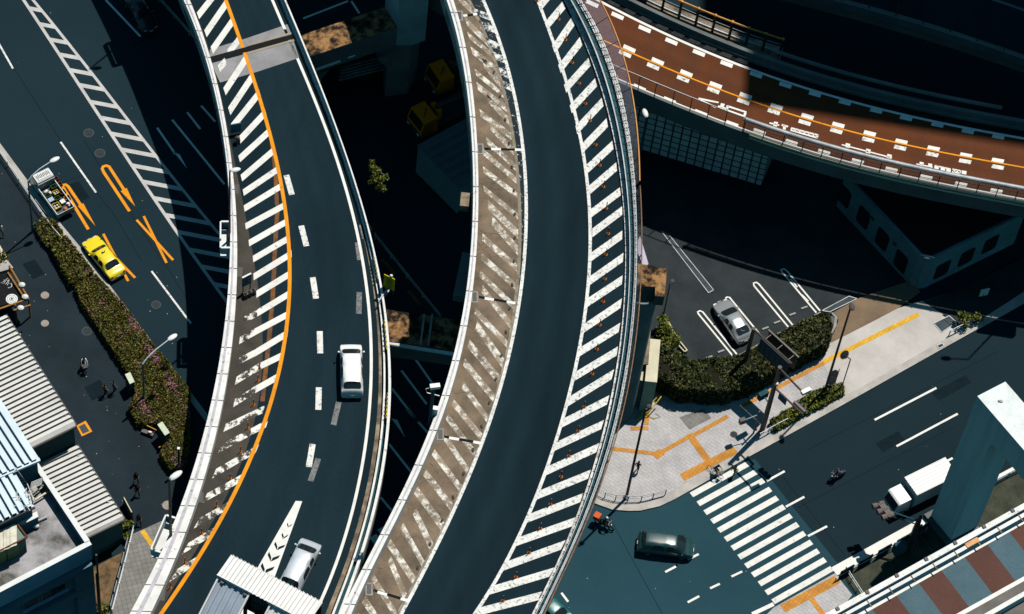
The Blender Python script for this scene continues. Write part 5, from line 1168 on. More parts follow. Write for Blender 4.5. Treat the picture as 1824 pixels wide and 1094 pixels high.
# motorbikes with riders
def motorbike(name, label, l, r, col, box):
    t = thing(name, label, 'motorbike', l, r); m = paint(name+'_paint', col)
    for x in (.68,-.62):
        mb = MB(); mb.tube([(x+.24*math.cos(a),0,.29+.24*math.sin(a)) for a in np.linspace(0,2*math.pi,19)], .055, 8, cap=False); mb.build('wheel', m_rubber, t, True, True)
    mb = MB(); mb.ell((-.35,0,.62),(.50,.17,.20),14); mb.ell((.1,0,.42),(.42,.14,.12),12); mb.ell((.50,0,.75),(.16,.20,.30),12); mb.build('fairing', m, t, True, True)
    MB().ell((-.25,0,.80),(.38,.14,.07),12).build('seat', m_dark, t, True, True)
    MB().tube([(.30,.34,1.02),(.44,.2,1.04),(.44,-.2,1.04),(.30,-.34,1.02)], .018, 6).build('handlebar', m_steel, t, True, True)
    MB().ell((.63,0,.86),(.06,.10,.09),10).build('headlight', m_hl, t, True, True)
    if box: 
        mb = MB(); mb.box((-.72,0,1.05),(.52,.52,.50)); b = mb.build('delivery_box', quick('delivery_orange',(.70,.115,.03)), t, local=True); MB().box((-.72,0,1.315),(.55,.55,.03)).build('lid', quick('delivery_lid',(.62,.10,.03)), b, local=True)
    return t
l, r = hd((1075,938), (25,13)); motorbike('scooter', 'scooter with an orange delivery box on the street below the curved kerb', l, r, (.03,.03,.03), True); person('person in dark clothes and a white helmet riding the orange-boxed scooter', l, r, navy_s, dk_t, 'ride', False, m_bldwhite)
l, r = hd((1490,852), (-20,10)); motorbike('scooter', 'dark blue scooter riding along the street right of the crosswalk', l, r, (.04,.07,.10), False); person('person in slate-blue clothes riding the dark scooter along the street', l, r, quick('slate_jacket',(.05,.08,.11)), quick('slate_trousers',(.03,.045,.06)), 'ride', False, quick('dark_helmet',(.06,.08,.10)))
# ============================================================ lamps, posts, signs
def curved_lamp(base, bend_y, head, label, mat):
    b = P(*base, 0); z = top_z(b, bend_y); t = thing('street_lamp', label, 'street lamp', b); mb = MB()
    tip = P(*head, z+1.15); m1 = b.lerp(tip, .18); m2 = b.lerp(tip, .5)
    mb.tube([b, Vector((b.x, b.y, 1.2))], [.13, .12], 10); mb.tube([Vector((b.x,b.y,1.2)), Vector((b.x,b.y,z))], [.10,.07], 10); mb.build('pole', mat, t, True)
    mb = MB(); mb.tube([Vector((b.x,b.y,z-.05)), Vector((m1.x,m1.y,z+.45)), Vector((m2.x,m2.y,z+.88)), tip], [.07,.06,.05,.045], 8); mb.build('arm', M('pale_arm', (.55,.66,.68), None, 2, .4) if len(bpy.data.materials) else mat, t, True)
    d = (tip-Vector((b.x,b.y,tip.z))).normalized(); R = Matrix(((d.x,-d.y,0),(d.y,d.x,0),(0,0,1)))
    mb = MB(); mb.ell(tip+d*.3, (.48,.23,.12), 14, rot=R); mb.build('lamp_head', m_lampwhite, t, True); return t
curved_lamp((58.4,412.4), 322, (92,287), 'green curved-arm street lamp standing beside the crate truck', m_green_post)
curved_lamp((257,717), 648, (302,604), 'green curved-arm street lamp rising out of the flowering hedge', m_green_post)
def straight_lamp(base, topy, head, label, mat, zb=0, r=.09, headmat=None, hs=(.34,.17,.11)):
    b = P(*base, zb); z = top_z(b, topy); t = thing('street_lamp', label, 'street lamp', b); mb = MB(); mb.tube([b, Vector((b.x,b.y,z))], [r, r*.7], 10); mb.build('pole', mat, t, True)
    h = P(*head, z+.1); mb = MB(); mb.tube([Vector((b.x,b.y,z-.02)), Vector((b.x,b.y,z+.10)), h], r*.7, 8); mb.build('arm', mat, t, True)
    d = (h-Vector((b.x,b.y,h.z))); d.z = 0; d = d.normalized() if d.length > .05 else Vector((1,0,0)); R = Matrix(((d.x,-d.y,0),(d.y,d.x,0),(0,0,1)))
    mb = MB(); mb.ell(h+d*.1, hs, 12, rot=R); mb.build('lamp_head', headmat or m_lampwhite, t, True)
    mb = MB(); mb.disc((b.x,b.y,zb+.005), r*2.0, .08, 12); mb.build('base_plate', mat, t); return t
straight_lamp((304.5,963), 856, (311,848), 'dark lamp post in the lower bay of the left expressway wall', m_dark, LZ+.1, .13, None, (.62,.26,.14))
straight_lamp((409,425), 306, (417,303), 'dark lamp post in the upper bay of the left expressway wall', m_dark, LZ+.1, .10, None, (.45,.22,.13))
bx, by = LO(-118)-2, -118; straight_lamp((bx,by), by-115, (bx+9,by-118), 'dark lamp post on the left expressway wall beyond the top of the frame', m_dark, LZ+.1, .10, None, (.45,.22,.13))
m_brownhead = quick('brown_lamp_head', (.09,.075,.075))
straight_lamp((1468,700), 544, (1517,545), 'tall black lamp post rising from the small roadside shrubs', m_dark, .15, .12, m_brownhead, (.40,.26,.16))
straight_lamp((1115.5,887), 731, (1154,726), 'tall black lamp post at the curved kerb of the street corner', m_dark, .15, .13, m_brownhead, (.24,.22,.22))
straight_lamp((1178,578), 507, (1196,503), 'short black lamp post beside the mossy pier and the planter frames', m_dark, .0, .08, m_brownhead, (.26,.2,.16))
straight_lamp((1126,345), 210, (1150,203), 'blue-green lamp post with a white head before the tiled retaining wall', m_tealsteel, 0, .10, None, (.50,.24,.14))
b = P(319,838,0); t = thing('metal_post', 'grey metal post at the lower tip of the flowering hedge', 'post', b); z = top_z(b, 799); MB().box((b.x,b.y,z/2),(.16,.12,z)).build('shaft', m_tealsteel, t); MB().box((b.x,b.y,z+.03),(.22,.22,.06)).build('cap', m_lampwhite, t)
# camera pole on the centre wall
b = P(765,757,CZ-.2); t = thing('camera_pole', 'blue-green camera pole clamped outside the middle expressway wall', 'camera pole', b); z = top_z(b, 690)
MB().tube([b, Vector((b.x,b.y,z))], .14, 10).build('pole', m_tealsteel, t, True)
mb = MB(); mb.box((b.x+.1,b.y,z+.15),(.75,.35,.32),.3); mb.build('camera', m_lampwhite, t); mb = MB(); mb.tube([Vector((b.x-.1,b.y,z-.0)),Vector((b.x-.55,b.y,z-.4)),Vector((b.x-.45,b.y,z-.9)),Vector((b.x+.5,b.y,z-1.1))], .04, 6); mb.build('cable', m_lampwhite, t, True)
q = P(773,728,CZ+1.6); MB().box((q.x,q.y,CZ+1.3),(.6,.35,.9)).build('control_box', m_lampwhite, t); MB().bar(Vector((q.x,q.y,CZ+.6)), Vector((b.x,b.y,CZ+.6)), .1, .1).build('bracket', m_steel, t)
# yellow sign outside the left expressway
a, b2 = P(684,489,14.2), P(703,498,14.2); t = thing('road_sign', 'square yellow sign with dark lettering beside the left expressway', 'sign', P(694,545,LZ)); d = b2-a; hgt = 1.75
mb = MB(); n = Vector((d.y,-d.x,0)).normalized(); n = n if n.y < 0 else -n; th = n*-.06
mb.v = [tuple(p) for p in (a-Vector((0,0,hgt)), b2-Vector((0,0,hgt)), b2, a, a-Vector((0,0,hgt))+th, b2-Vector((0,0,hgt))+th, b2+th, a+th)]; mb.f = [[0,1,2,3],[7,6,5,4],[3,2,6,7],[4,5,1,0],[0,3,7,4],[1,5,6,2]]; mb.m = [0]*6; mb.uv = [None]*6
mb.build('panel', m_yelsign, t); dn_ = d.normalized(); mb = MB(); o_ = (a+b2)/2+n*.012
def stroke(x0, z0, x1, z1, w_=.07): mb.bar(o_+dn_*x0-Vector((0,0,z0)), o_+dn_*x1-Vector((0,0,z1)), .01, w_)
for s_ in ((-.2,.35,.2,.35),(-.2,.35,-.2,.8),(.2,.35,.2,.8),(-.2,.8,.2,.8),(0,.25,0,.8),(-.14,.58,.14,.58),(-.2,1.0,.2,1.0),(-.2,1.45,.2,1.45),(-.2,1.0,-.2,1.45),(.2,1.0,.2,1.45),(0,.92,0,1.45)): stroke(*s_)
mb.build('lettering', m_dark, t)
c = (a+b2)/2-n*.15; mb = MB()
for s in (-.3,.35): q = c+dn_*s; mb.tube([Vector((q.x,q.y,LZ+.2)), Vector((q.x,q.y,14.0))], .06, 6)
mb.builds('post', m_dark, t, True); mb = MB(); e = P(687,545,LZ+.4); mb.bar(Vector((c.x,c.y,LZ+.5)), Vector((e.x-.6,e.y,LZ+.5)), .12, .12); mb.bar(Vector((c.x,c.y,LZ+1.1)), Vector((e.x-.6,e.y,LZ+1.0)), .10, .10); mb.builds('bracket', m_steel, t)
MB().ell((a+b2)/2+Vector((.15,.05,.15)), (.14,.14,.12), 8).build('beacon', m_lampwhite, t, True)
# traffic panel and its beacons on the left deck
a, b2 = P(432,496,LZ+2.3), P(448,488,LZ+2.3); t = thing('road_sign', 'blue-grey panel with four dark squares standing in the left hatching', 'sign', P(440,512,LZ)); d = b2-a
n = Vector((d.y,-d.x,0)).normalized(); n = n if n.y < 0 else -n; hgt = 1.35; mb = MB(); th = n*-.1
mb.v = [tuple(p) for p in (a-Vector((0,0,hgt)), b2-Vector((0,0,hgt)), b2, a, a-Vector((0,0,hgt))+th, b2-Vector((0,0,hgt))+th, b2+th, a+th)]; mb.f = [[0,1,2,3],[7,6,5,4],[3,2,6,7],[4,5,1,0],[0,3,7,4],[1,5,6,2]]; mb.m = [0]*6; mb.uv = [None]*6; mb.build('panel', m_bldblue, t)
dn_ = d.normalized(); mb = MB()
for s in (.27,.73):
    for zz in (.4,.85): q = a+d*s-Vector((0,0,zz))+n*.01; mb.bar(q-dn_*.13, q+dn_*.13, .02, .28)
mb.builds('dark_square', m_dark, t); mb = MB(); mb.bar(a+Vector((0,0,.02))+th*.5, b2+Vector((0,0,.02))+th*.5, .14, .05); mb.build('edge_trim', m_lampwhite, t)
mb = MB()
for s in (.1,.9): q = a+d*s+th*.5; mb.tube([Vector((q.x,q.y,LZ)), q-Vector((0,0,hgt))], .05, 6)
mb.builds('leg', m_dark, t, True); mb = MB()
for s in (.05,.5,.95): q = a+d*s+n*.45; mb.box((q.x,q.y,LZ+.3),(.34,.3,.6),.5); mb.ell((q.x,q.y,LZ+.68),(.13,.13,.12),8)
mb.builds('sand_weight', m_brownsteel, t)
mb = MB(); q = P(418,249,LZ); t = thing('road_sign', 'small dark panel and brown beacon against the upper left expressway wall', 'sign', q); mb.box((q.x-.0,q.y+.6,LZ+.9),(.9,.08,1.2),.4); mb.build('panel', m_bldblue, t); mb = MB(); mb.box((q.x+.3,q.y-.3,LZ+.35),(.4,.35,.7),.4); mb.ell((q.x+.3,q.y-.3,LZ+.8),(.2,.2,.18),8); mb.builds('beacon', m_brownsteel, t)
# delineator posts
def delineator(): 
    mb = MB(); mb.tube([(0,0,0),(0,0,.05)], [.15,.12], 12, 0); mb.tube([(0,0,.05),(0,0,.22)], [.10,.045], 10, 0); mb.tube([(0,0,.22),(0,0,.80)], .035, 8, 1); mb.tube([(0,0,.80),(0,0,.86)], [.042,.03], 8, 0); return mb
m_dor = quick('lane_post_orange', (.62,.17,.02)); m_ddk = quick('lane_post_faded', (.20,.055,.02))
def put_posts(pts, z, label, group):
    p0 = None
    for x, y in pts:
        l = P(x, y, z)
        if p0 is None:
            p0 = delineator().build('lane_post', [m_dor, m_ddk], None, True); p0.location = l; tag(p0, label, 'lane post', group)
        else: o = p0.copy(); COL.objects.link(o); o.location = l; o.rotation_euler = (0,0,random.uniform(0,6))
put_posts(crop(700,0,3,[(770,5),(885,103),(922,213),(958,335),(995,445),(1028,553),(1053,645),(1083,773),(1105,883),(1125,998)])+crop(720,365,3,[(1080,18),(1090,153),(1078,265),(1073,395),(1063,517),(1045,641),(1030,771),(1005,903),(962,1081)])+crop(600,729,3,[(1290,118),(1240,251),(1198,361),(1142,509),(1088,638),(1027,768),(957,898),(887,1025)]), CZ+.01, 'slim orange lane post standing between the white bars on the middle expressway', 'orange lane posts on the middle expressway')
put_posts(crop(380,365,3,[(248,874),(238,938),(215,1068)])+crop(240,729,3,[(605,100),(565,228),(510,372),(437,520),(358,664),(268,822),(190,955)]), LZ+.02, 'slim orange lane post standing on the dusty hatching of the left expressway', 'orange lane posts on the left expressway')
# raised reflectors in the worn hatching
mb0 = MB(); mb0.ell((0,0,.04),(.10,.19,.05),10); mb0.box((0,0,.07),(.10,.13,.04)); st0 = None
for i in range(22):
    y = 130+i*42; l = P(CB(y)-7, y, CZ+.02)
    if st0 is None: st0 = mb0.build('road_stud', quick('dark_stud',(.05,.05,.045)), None, True); tag(st0, 'small dark road stud along the brown shoulder edge of the middle expressway', 'road stud', 'road studs on the brown shoulder'); st0.location = l
    else: o = st0.copy(); COL.objects.link(o); o.location = l; o.rotation_euler = (0,0,random.uniform(-.4,.4))
# street corner: big direction sign, signal mast
b = P(1321,668,0); zt = top_z(b, 585); t = thing('direction_sign', 'big dark direction sign on a black post above the parking-lot hedge', 'sign', b)
MB().tube([b, Vector((b.x,b.y,zt))], [.20,.16], 12).build('post', m_dark, t, True)
a, e = Vector((b.x,b.y,zt-.15)), P(1410,648,zt-.15); MB().tube([a, e], .11, 8).build('beam', m_brownsteel, t, True)
d = (e-a); d.z = 0; L = d.length; d.normalize(); n = Vector((d.y,-d.x,0)); n = n if n.y < 0 else -n; m_sf = M('sign_face', (.055,.085,.10), (.04,.065,.08), 3, .6)
def panel(off, mat, nm): mb = MB(); c = a+d*(L*.60)+n*off-Vector((0,0,.95)); mb.bar(c-d*L*.37, c+d*L*.37, .06, 2.0); return mb.build(nm, mat, t)
panel(.16, m_sf, 'sign_panel'); panel(-.85, m_dark, 'rear_panel')
mb = MB()
for i in range(5):
    for j in range(3): q = a+d*(L*(.32+.13*i))+n*.2-Vector((0,0,.45+j*.5)); mb.bar(q-d*.12, q+d*.14*(1 if (i+j) % 2 else .5), .015, .12)
mb.build('sign_lettering', M('dim_lettering', (.16,.20,.21), None, 3, .6), t)
mb = MB(); q = a+d*(L*.60)-n*.85+Vector((0,0,.1)); mb.bar(q-d*L*.4, q+d*L*.4, .14, .14)
for s in (.3,.6,.9): mb.bar(a+d*L*s, a+d*L*s-n*.9, .07, .07)
mb.builds('rear_beam', m_brownsteel, t)
b = P(1357,768,.15); zt = top_z(b, 655); t = thing('traffic_signal', 'thick black signal mast at the kerb with two brown arms over the pavement', 'traffic signal', b)
MB().tube([b, Vector((b.x,b.y,zt+.1))], [.24,.18], 12).build('mast', m_dark, t, True)
s1 = Vector((b.x,b.y,zt-.1)); e1_ = P(1431,700,zt-.1); MB().tube([s1, e1_], .09, 8).build('arm', m_brownsteel, t, True)
q = e1_; MB().box((q.x+.2,q.y+.2,q.z),(.85,.34,.34),R_(38)).build('camera', m_lampwhite, t)
z2 = top_z(b, 690); s2 = Vector((b.x,b.y,z2)); e2_ = P(1430,738,z2); MB().tube([s2, e2_], .09, 8).build('arm', m_brownsteel, t, True)
d2 = (e2_-s2).normalized(); n2 = Vector((d2.y,-d2.x,0)); q = s2+d2*((e2_-s2).length*.80); mb = MB(); mb.bar(q-d2*.65-n2*.3-Vector((0,0,.1)), q+d2*.65-n2*.3-Vector((0,0,.1)), .22, .46); sh = mb.build('signal_head', m_brownsteel, t); mb = MB()
for k in (-.42,0,.42): c = q+d2*k-n2*.42; mb.tube([c, c-n2*.22], .17, 10)
mb.builds('lens_hood', m_dark, sh, True)
q = s2+d2*((e2_-s2).length*.32); mb = MB(); mb.bar(q-d2*.45-Vector((0,0,.5)), q+d2*.45-Vector((0,0,.5)), .05, .9); mb.build('name_plate', m_bldblue, t)
z3 = top_z(b, 720); mb = MB(); q = P(1361,706,z3); mb.bar(Vector((b.x,b.y,z3)), q, .08, .08); mb.box((q.x-.1,q.y+.1,z3),(.9,.4,.8),.7); mb.builds('walker_signal', m_tealsteel, t)
mb = MB(); q = P(1378,693,zt-2.2); mb.ell(Vector((b.x,b.y,zt-2.2))+Vector((.1,-.25,0)),(.18,.18,.22),8); mb.build('speaker', m_lampwhite, t, True)
b = P(1342,772,.15); zt = top_z(b, 733); t = thing('button_post', 'thin black push-button post with a short arm beside the signal mast', 'post', b); MB().tube([b, Vector((b.x,b.y,zt))], .08, 8).build('shaft', m_dark, t, True); q = P(1322,750,zt-.8); MB().tube([Vector((b.x,b.y,zt-.5)), q], .04, 6).build('arm', m_steel, t, True); MB().box((q.x,q.y,q.z),(.5,.35,.6),.5).build('button_box', m_dark, t)
b = P(1498,694,.15); zt = top_z(b, 640); t = thing('traffic_mirror', 'round dark traffic mirror on a thin post beside the pale apron', 'mirror', b); mb = MB(); mb.tube([b, Vector((b.x,b.y,zt)), P(1506,634,zt+.3)], .05, 8); mb.build('post', m_dark, t, True)
q = P(1504,632,zt+.4); R = Matrix.Rotation(R_(58),3,'X') @ Matrix.Rotation(R_(30),3,'Y'); mb = MB(); mb.ell(q,(.42,.42,.07),16,rot=R); o = mb.build('mirror_back', m_dark, t, True); mb = MB(); mb.tube([q+R @ Vector((.43*math.cos(a_),.43*math.sin(a_),.03)) for a_ in np.linspace(0,2*math.pi,21)], .022, 6, cap=False); mb.build('rim', m_orail, t, True)
b = P(1487,684,.15); t = thing('round_signs', 'pair of round signs seen from behind beside the lamp post in the shrubs', 'sign', b); mb = MB()
for x, y in ((1486,667),(1482,678)): q = P(x, y, 2.3); mb.ell(q,(.45,.45,.04),14,rot=R)
mb.builds('disc', m_dark, t, True); MB().tube([b, Vector((b.x,b.y,2.6))], .04, 6).build('post', m_dark, t, True)
# signal at the lower right
b = P(1617,975,0); zt = top_z(b, 928); t = thing('traffic_signal', 'signal mast with a hooded six-lamp cluster reaching over the street by the portal pier', 'traffic signal', b)
MB().tube([b, Vector((b.x,b.y,zt+.2))], [.20,.16], 10).build('mast', m_dark, t, True); q = P(1577,908,zt+.2); mb = MB(); mb.tube([Vector((b.x,b.y,zt)), q], .07, 8); mb.tube([Vector((b.x,b.y,zt-.6)), q+Vector((.3,-.3,-.3))], .05, 8); mb.builds('arm', m_tealsteel, t, True)
d3 = Vector((q.x-b.x,q.y-b.y,0)).normalized(); n3 = Vector((-d3.y,d3.x,0)); mb = MB()
for i in range(2):
    for j in range(3): c = q+n3*(.75*(i-.5))*.9+d3*(.62*(1-j)); c = q+Vector((math.cos(R_(28)),math.sin(R_(28)),0))*(.62*(i-.5))+Vector((.55,-.62,0))*(j-1)*.75; mb.tube([c, c+Vector((-.38,-.2,0))], [.24,.26], 10)
mb.builds('signal_hood', M('dusty_brown_hood', (.17,.13,.12), (.11,.085,.08), 2, .7), t, True); MB().bar(q-Vector((.5,-.55,.05)), q+Vector((.5,-.6,-.05)), .5, .5).build('signal_body', m_dark, t)
q = P(1604,972,2.4); MB().box((q.x,q.y,2.0),(1.0,.6,1.3),.5).build('control_cabinet', m_tealsteel, t); mb = MB(); mb.tube([Vector((b.x+.3,b.y-.4,.0)), P(1640,920,4.2)], .16, 8); mb.build('stay_pole', m_dark, t, True)
q = P(1633,950,0); MB().box((q.x,q.y,.5),(.8,.5,1.0),.4).build('signal_base_box', m_brownsteel, t)
for px in ((1660,990),(1652,985)):
    pass
w1 = thing('overhead_wire', 'two thin wires sagging from the lower right signal mast toward the banded road', 'wire', P(1640,985,3)); mb = MB()
for k, (x, y) in enumerate(((1662,982),(1640,992))): mb.tube([Vector((b.x,b.y,zt-1)), (Vector((b.x,b.y,zt-1))+P(x,y,3))/2-Vector((0,0,.3)), P(x, y, 3)], .018, 5)
mb.builds('strand', m_dark, w1, True)
# kerb railings
def railing(px, label, mat, z=.15, h=.85, nseg=4, rails=(.85,.5), z1=None, post=.045):
    Wp = PP(px, z); t = thing('guard_railing', label, 'railing', Wp[0]); mb = MB()
    for p in Wp: mb.tube([p, p+Vector((0,0,h+.05))], post, 8)
    mb.builds('post', mat, t, True); mb = MB()
    for r_ in rails: mb.tube([p+Vector((0,0,r_)) for p in Wp], .035, 6)
    mb.builds('rail', mat, t, True); mb = MB()
    for a, b in zip(Wp[:-1], Wp[1:]):
        k = max(2, int((b-a).length/.16))
        for i in range(1, k): q = a.lerp(b, i/k); mb.bar(q+Vector((0,0,rails[-1])), q+Vector((0,0,rails[0])), .012, .012)
    if len(rails) > 1: mb.build('balusters', mat, t)
    return t
railing([(1060,877),(1077,886),(1096,891),(1118,893),(1142,892),(1163,887),(1185,881)], 'pale guard railing round the curved kerb of the street corner', m_steel)
railing([(1352,781),(1368,772),(1384,763),(1400,755)], 'pale guard railing between the signal mast and the roadside shrubs', m_bldwhite)
railing([(1690,598),(1702,592),(1714,586),(1726,580)], 'white guard railing beside the square grate in the pale apron', m_bldwhite)
railing([(1487,1037),(1518,1019),(1550,1002),(1582,984),(1615,965),(1648,947)], 'white guard railing along the street edge beside the mossy ground', m_bldwhite, 0, .8, 4, (.8,))
railing([(1773,862),(1795,850),(1818,838),(1850,820)], 'white guard railing seen through the opening of the portal pier', m_bldwhite, 0, .8)
railing([(1505,1018),(1516,1036),(1527,1053),(1536,1066)], 'white guard railing running down from the street edge to the banded road', m_bldwhite, 0, .8)
railing([(-6,268),(14,297),(34,327),(54,356),(74,385),(94,414),(110,432)], 'white guard railing along the left kerb behind the crate truck', m_bldwhite, 0, .8)
railing([(255,-30),(283,4),(310,34),(337,64),(370,101)], 'dim steel guard railing in the shade left of the left expressway', m_steel, 0, .8)
railing([(640,385),(668,426),(696,461),(724,496),(752,531),(784,570)], 'dim steel guard railing in the shade between the two expressways', m_steel, 0, .8)
railing([(238,947),(231,975),(222,1010),(212,1048),(200,1094)], 'pale railing between the bare plot and the lower pavement', m_bldwhite, .14, .9)
q0, q1 = P(1492,1033,0), P(1658,941,0); t = thing('street_barrier', 'row of dark panels with gaps standing along the white street edge', 'barrier', q0); mb = MB()
for i in range(5):
    f0, f1 = .01+i*.2, .15+i*.2; mb.bar(q0.lerp(q1,f0)+Vector((0,.0,.68)), q0.lerp(q1,f1)+Vector((0,.0,.68)), .10, 1.3)
mb.builds('panel', m_asph_new, t)
lb = P(1892, RB(1892)+14, RZ+.9); straight_lamp((1892,RB(1892)+14), RB(1892)-105, (1900,RB(1892)-108), 'dark lamp post on the red road parapet beyond the right edge of the frame', m_dark, RZ+.9, .10, None, (.5,.26,.14))
# hoarding beside the bare plot
t = thing('hoarding', 'row of leaning pale posters on a low fence beside the bare plot', 'fence', P(215,1000,0)); mb = MB()
for i in range(5):
    f0, f1 = i/5, (i+.8)/5; a, b = P(228-(228-196)*f0, 968+(1094-968)*f0, 0), P(228-(228-196)*f1, 968+(1094-968)*f1, 0); mb.bar(a+Vector((0,0,.55)), b+Vector((0,0,.55)), .04, .9)
mb.builds('panel', M('poster_sheet', (.45,.50,.58), (.22,.26,.34), 1.2, .7), t)
b0, b1 = P(221,898,0), P(236,926,0); t = thing('notice_board', 'narrow cream board standing on edge by the corner of the lower ribbed shed', 'board', b0); MB().bar(b0+Vector((0,0,.6)), b1+Vector((0,0,.6)), .08, 1.2).build('panel', m_cream, t); mb = MB(); mb.tube([b0, b0+Vector((0,0,1.3))], .05, 6); mb.tube([b1, b1+Vector((0,0,1.3))], .05, 6); mb.builds('post', m_dark, t, True)
# yellow barrier bars by the plinth
q = P(1148,730,.15); t = thing('barrier_bars', 'yellow barrier bars leaning together beside the cream plinth', 'barrier', q); mb = MB(); mb.tube([P(1134,747,.15), P(1160,730,1.0), P(1178,706,1.5)], .05, 6); mb.tube([P(1132,748,.15), P(1170,708,1.3)], .05, 6); mb.tube([P(1152,738,.3), P(1165,746,.2), P(1176,742,.2), P(1168,736,.25)], .03, 6); mb.builds('bar', m_tape, t, True)
# utility cabinets in the hedge
m_cabtop = quick('pale_green_cabinet_top', (.56,.62,.48)); m_cab = quick('dark_green_cabinet', (.05,.07,.06))
def cabinet(px, z, label):
    Q = PP(px, z); c = sum(Q, Vector())/4; t = thing('utility_cabinet', label, 'cabinet', (c.x,c.y,0)); MB().prism(Q, 0, z-.06).build('case', m_cab, t); MB().prism([c+(q-c)*1.06 for q in Q], z-.06, z).build('lid', m_cabtop, t)
    a, b = Q[3], Q[2]; MB().bar(a.lerp(b,.5)+Vector((-.05,-.06,-.9)), a.lerp(b,.5)+Vector((-.05,-.06,-.4)), .04, .08).build('handle', m_steel, t)
cabinet(crop(110,600,3.908,[(442,262),(476,248),(506,312),(474,326)]), 1.9, 'tall cabinet with a pale green top beside the upper edge of the hedge')
cabinet(crop(110,600,3.908,[(668,612),(700,592),(750,665),(718,685)]), 2.0, 'tall cabinet with a pale green top in the notch near the hedge tip')
t = thing('litter_bin_frame', 'low orange-railed frame with a white bottle beside the hedge notch', 'railing', P(265,765,0)); mb = MB(); mb.tube([P(253,754,.7), P(278,766,.7)], .05, 6); mb.tube([P(253,754,0), P(253,754,.7)], .05, 6); mb.tube([P(278,766,0), P(278,766,.7)], .05, 6); mb.builds('rail', m_orail, t, True); MB().bar(P(253,767,.2), P(274,775,.2), .4, .3).build('tray', m_brownsteel, t); q = P(267,771,.4); MB().ell((q.x,q.y,.5),(.2,.12,.12),8).build('bottle', m_lampwhite, t, True)
t = thing('litter_bin_frame', 'low orange-railed frame below the second cabinet at the hedge tip', 'railing', P(295,795,0)); mb = MB(); mb.tube([P(283,797,.7), P(307,787,.7)], .06, 6); mb.tube([P(283,797,0), P(283,797,.7)], .05, 6); mb.tube([P(307,787,0), P(307,787,.7)], .05, 6); mb.builds('rail', m_orail, t, True); q = P(288,807,.3); MB().ell((q.x,q.y,.25),(.18,.18,.2),8).build('bottle', m_lampwhite, t, True)
# ============================================================ buildings
def corr(name, o, along, across, pitch, h, mat, parent):
    """ribbed sheet: ridges run along, repeat across"""
    mb = MB(); L = across.length; u = across.normalized(); k = int(L/pitch); prof = []
    for i in range(k):
        for f, z in ((0,0),(.46,0),(.52,h),(.94,h)): prof.append((pitch*(i+f), z))
    prof.append((L, 0)); n0 = len(prof)
    for x, z in prof: p = o+u*x; mb.v += [(p.x,p.y,p.z+z), tuple(Vector((p.x,p.y,p.z+z))+along)]
    for i in range(n0-1): mb.f.append([2*i,2*i+1,2*i+3,2*i+2]); mb.m.append(0); mb.uv.append(None)
    ob = mb.build(name, mat, parent); b = bmesh.new(); b.from_mesh(ob.data); bmesh.ops.solidify(b, geom=b.faces[:], thickness=.04); bmesh.ops.recalc_face_normals(b, faces=b.faces); b.to_mesh(ob.data); b.free(); return ob
def shed(label, z, R0, R1, R2, wid, mat, name='shed', wall=None):
    a, b, c = P(*R0, z), P(*R1, z), P(*R2, z); al = (c-b).normalized()*wid; t = thing(name, label, 'building', (b.x,b.y,0)); corr('roof', a, al, b-a, .46, .26, mat, t)
    i = .12; u = (b-a).normalized(); v = al.normalized(); MB().prism([(a+u*i+v*i).xy, (b-u*i+v*i).xy, (b-u*i+al-v*i).xy, (a+u*i+al-v*i).xy], 0, z-.06).build('wall', wall or m_wallteal, t)
    mb = MB(); mb.bar(a-v*.06-Vector((0,0,.03)), b-v*.06-Vector((0,0,.03)), .14, .14); mb.bar(b+u*.06-Vector((0,0,.1)), b+al+u*.06-Vector((0,0,.1)), .12, .18); mb.builds('gutter', m_dark, t)
    mb = MB(); L = (b-a).length
    for k in range(1, int(L/1.0)): q = a+u*k*1.0+v*.35; mb.box((q.x,q.y,z+.14),(.2,.06,.06),R_(25))
    mb.build('roof_clip', m_rim, t); return t
shed('cream ribbed-roof shed on the plaza, the upper and taller of two', 7.0, (10,561), (135,758), (60,795), 13, m_corr)
shed('cream ribbed-roof shed on the plaza, the lower one beside the bare plot', 4.0, (137,793), (221,925), (159,955), 8.6, m_corr)
z = 12.6; bd = thing('roof_terrace_building', 'blue-grey building with a stained roof terrace and pale blue ribbed roofs, lower left corner', 'building', P(100,1094,0)); c0 = P(163,970,z); u = (P(0,1055,z)-c0).normalized(); v = (P(70,830,z)-c0).normalized()
MB().prism([(c0+u*.2+v*.2).xy, (c0+u*34+v*.2).xy, (c0+u*34+v*22).xy, (c0+u*.2+v*22).xy], 0, 11.5, 0).build('wall', m_bldblue, bd)
MB().poly([tuple(c0+u*.25+v*.25-Vector((0,0,1.09))), tuple(c0+u*34+v*.25-Vector((0,0,1.09))), tuple(c0+u*34+v*22-Vector((0,0,1.09))), tuple(c0+u*.25+v*22-Vector((0,0,1.09)))]).build('roof_deck', m_roofc, bd)
m_bluewall = M('pale_blue_parapet', (.28,.40,.50), (.22,.33,.42), .6, .7)
def pwall(a, b, off, nm):
    w_ = .32; mb = MB(); Q = [a, b, b+off*w_, a+off*w_]; mb.prism([q.xy for q in Q], 10.2, z, 0); o = mb.build(nm, m_bluewall, bd); mb = MB(); mb.prism([q.xy for q in (a-off*.05, b-off*.05, b+off*(w_+.05), a+off*(w_+.05))], z+.003, z+.09); mb.build('coping', m_bldwhite, o)
pwall(c0, c0+u*34, v, 'parapet'); pwall(c0+v*.325, c0+v*13, u, 'parapet')
n_ = Vector((u.y,-u.x,0)); n_ = n_ if n_.y < 0 else -n_
mb = MB(); W4 = lambda s, z_: c0+u*s+Vector((0,0,z_-z))
for zz, hh in ((9.7,.5),(6.4,.6)): mb.bar(W4(.15,zz)+n_*.05, W4(34,zz)+n_*.05, .5, hh)
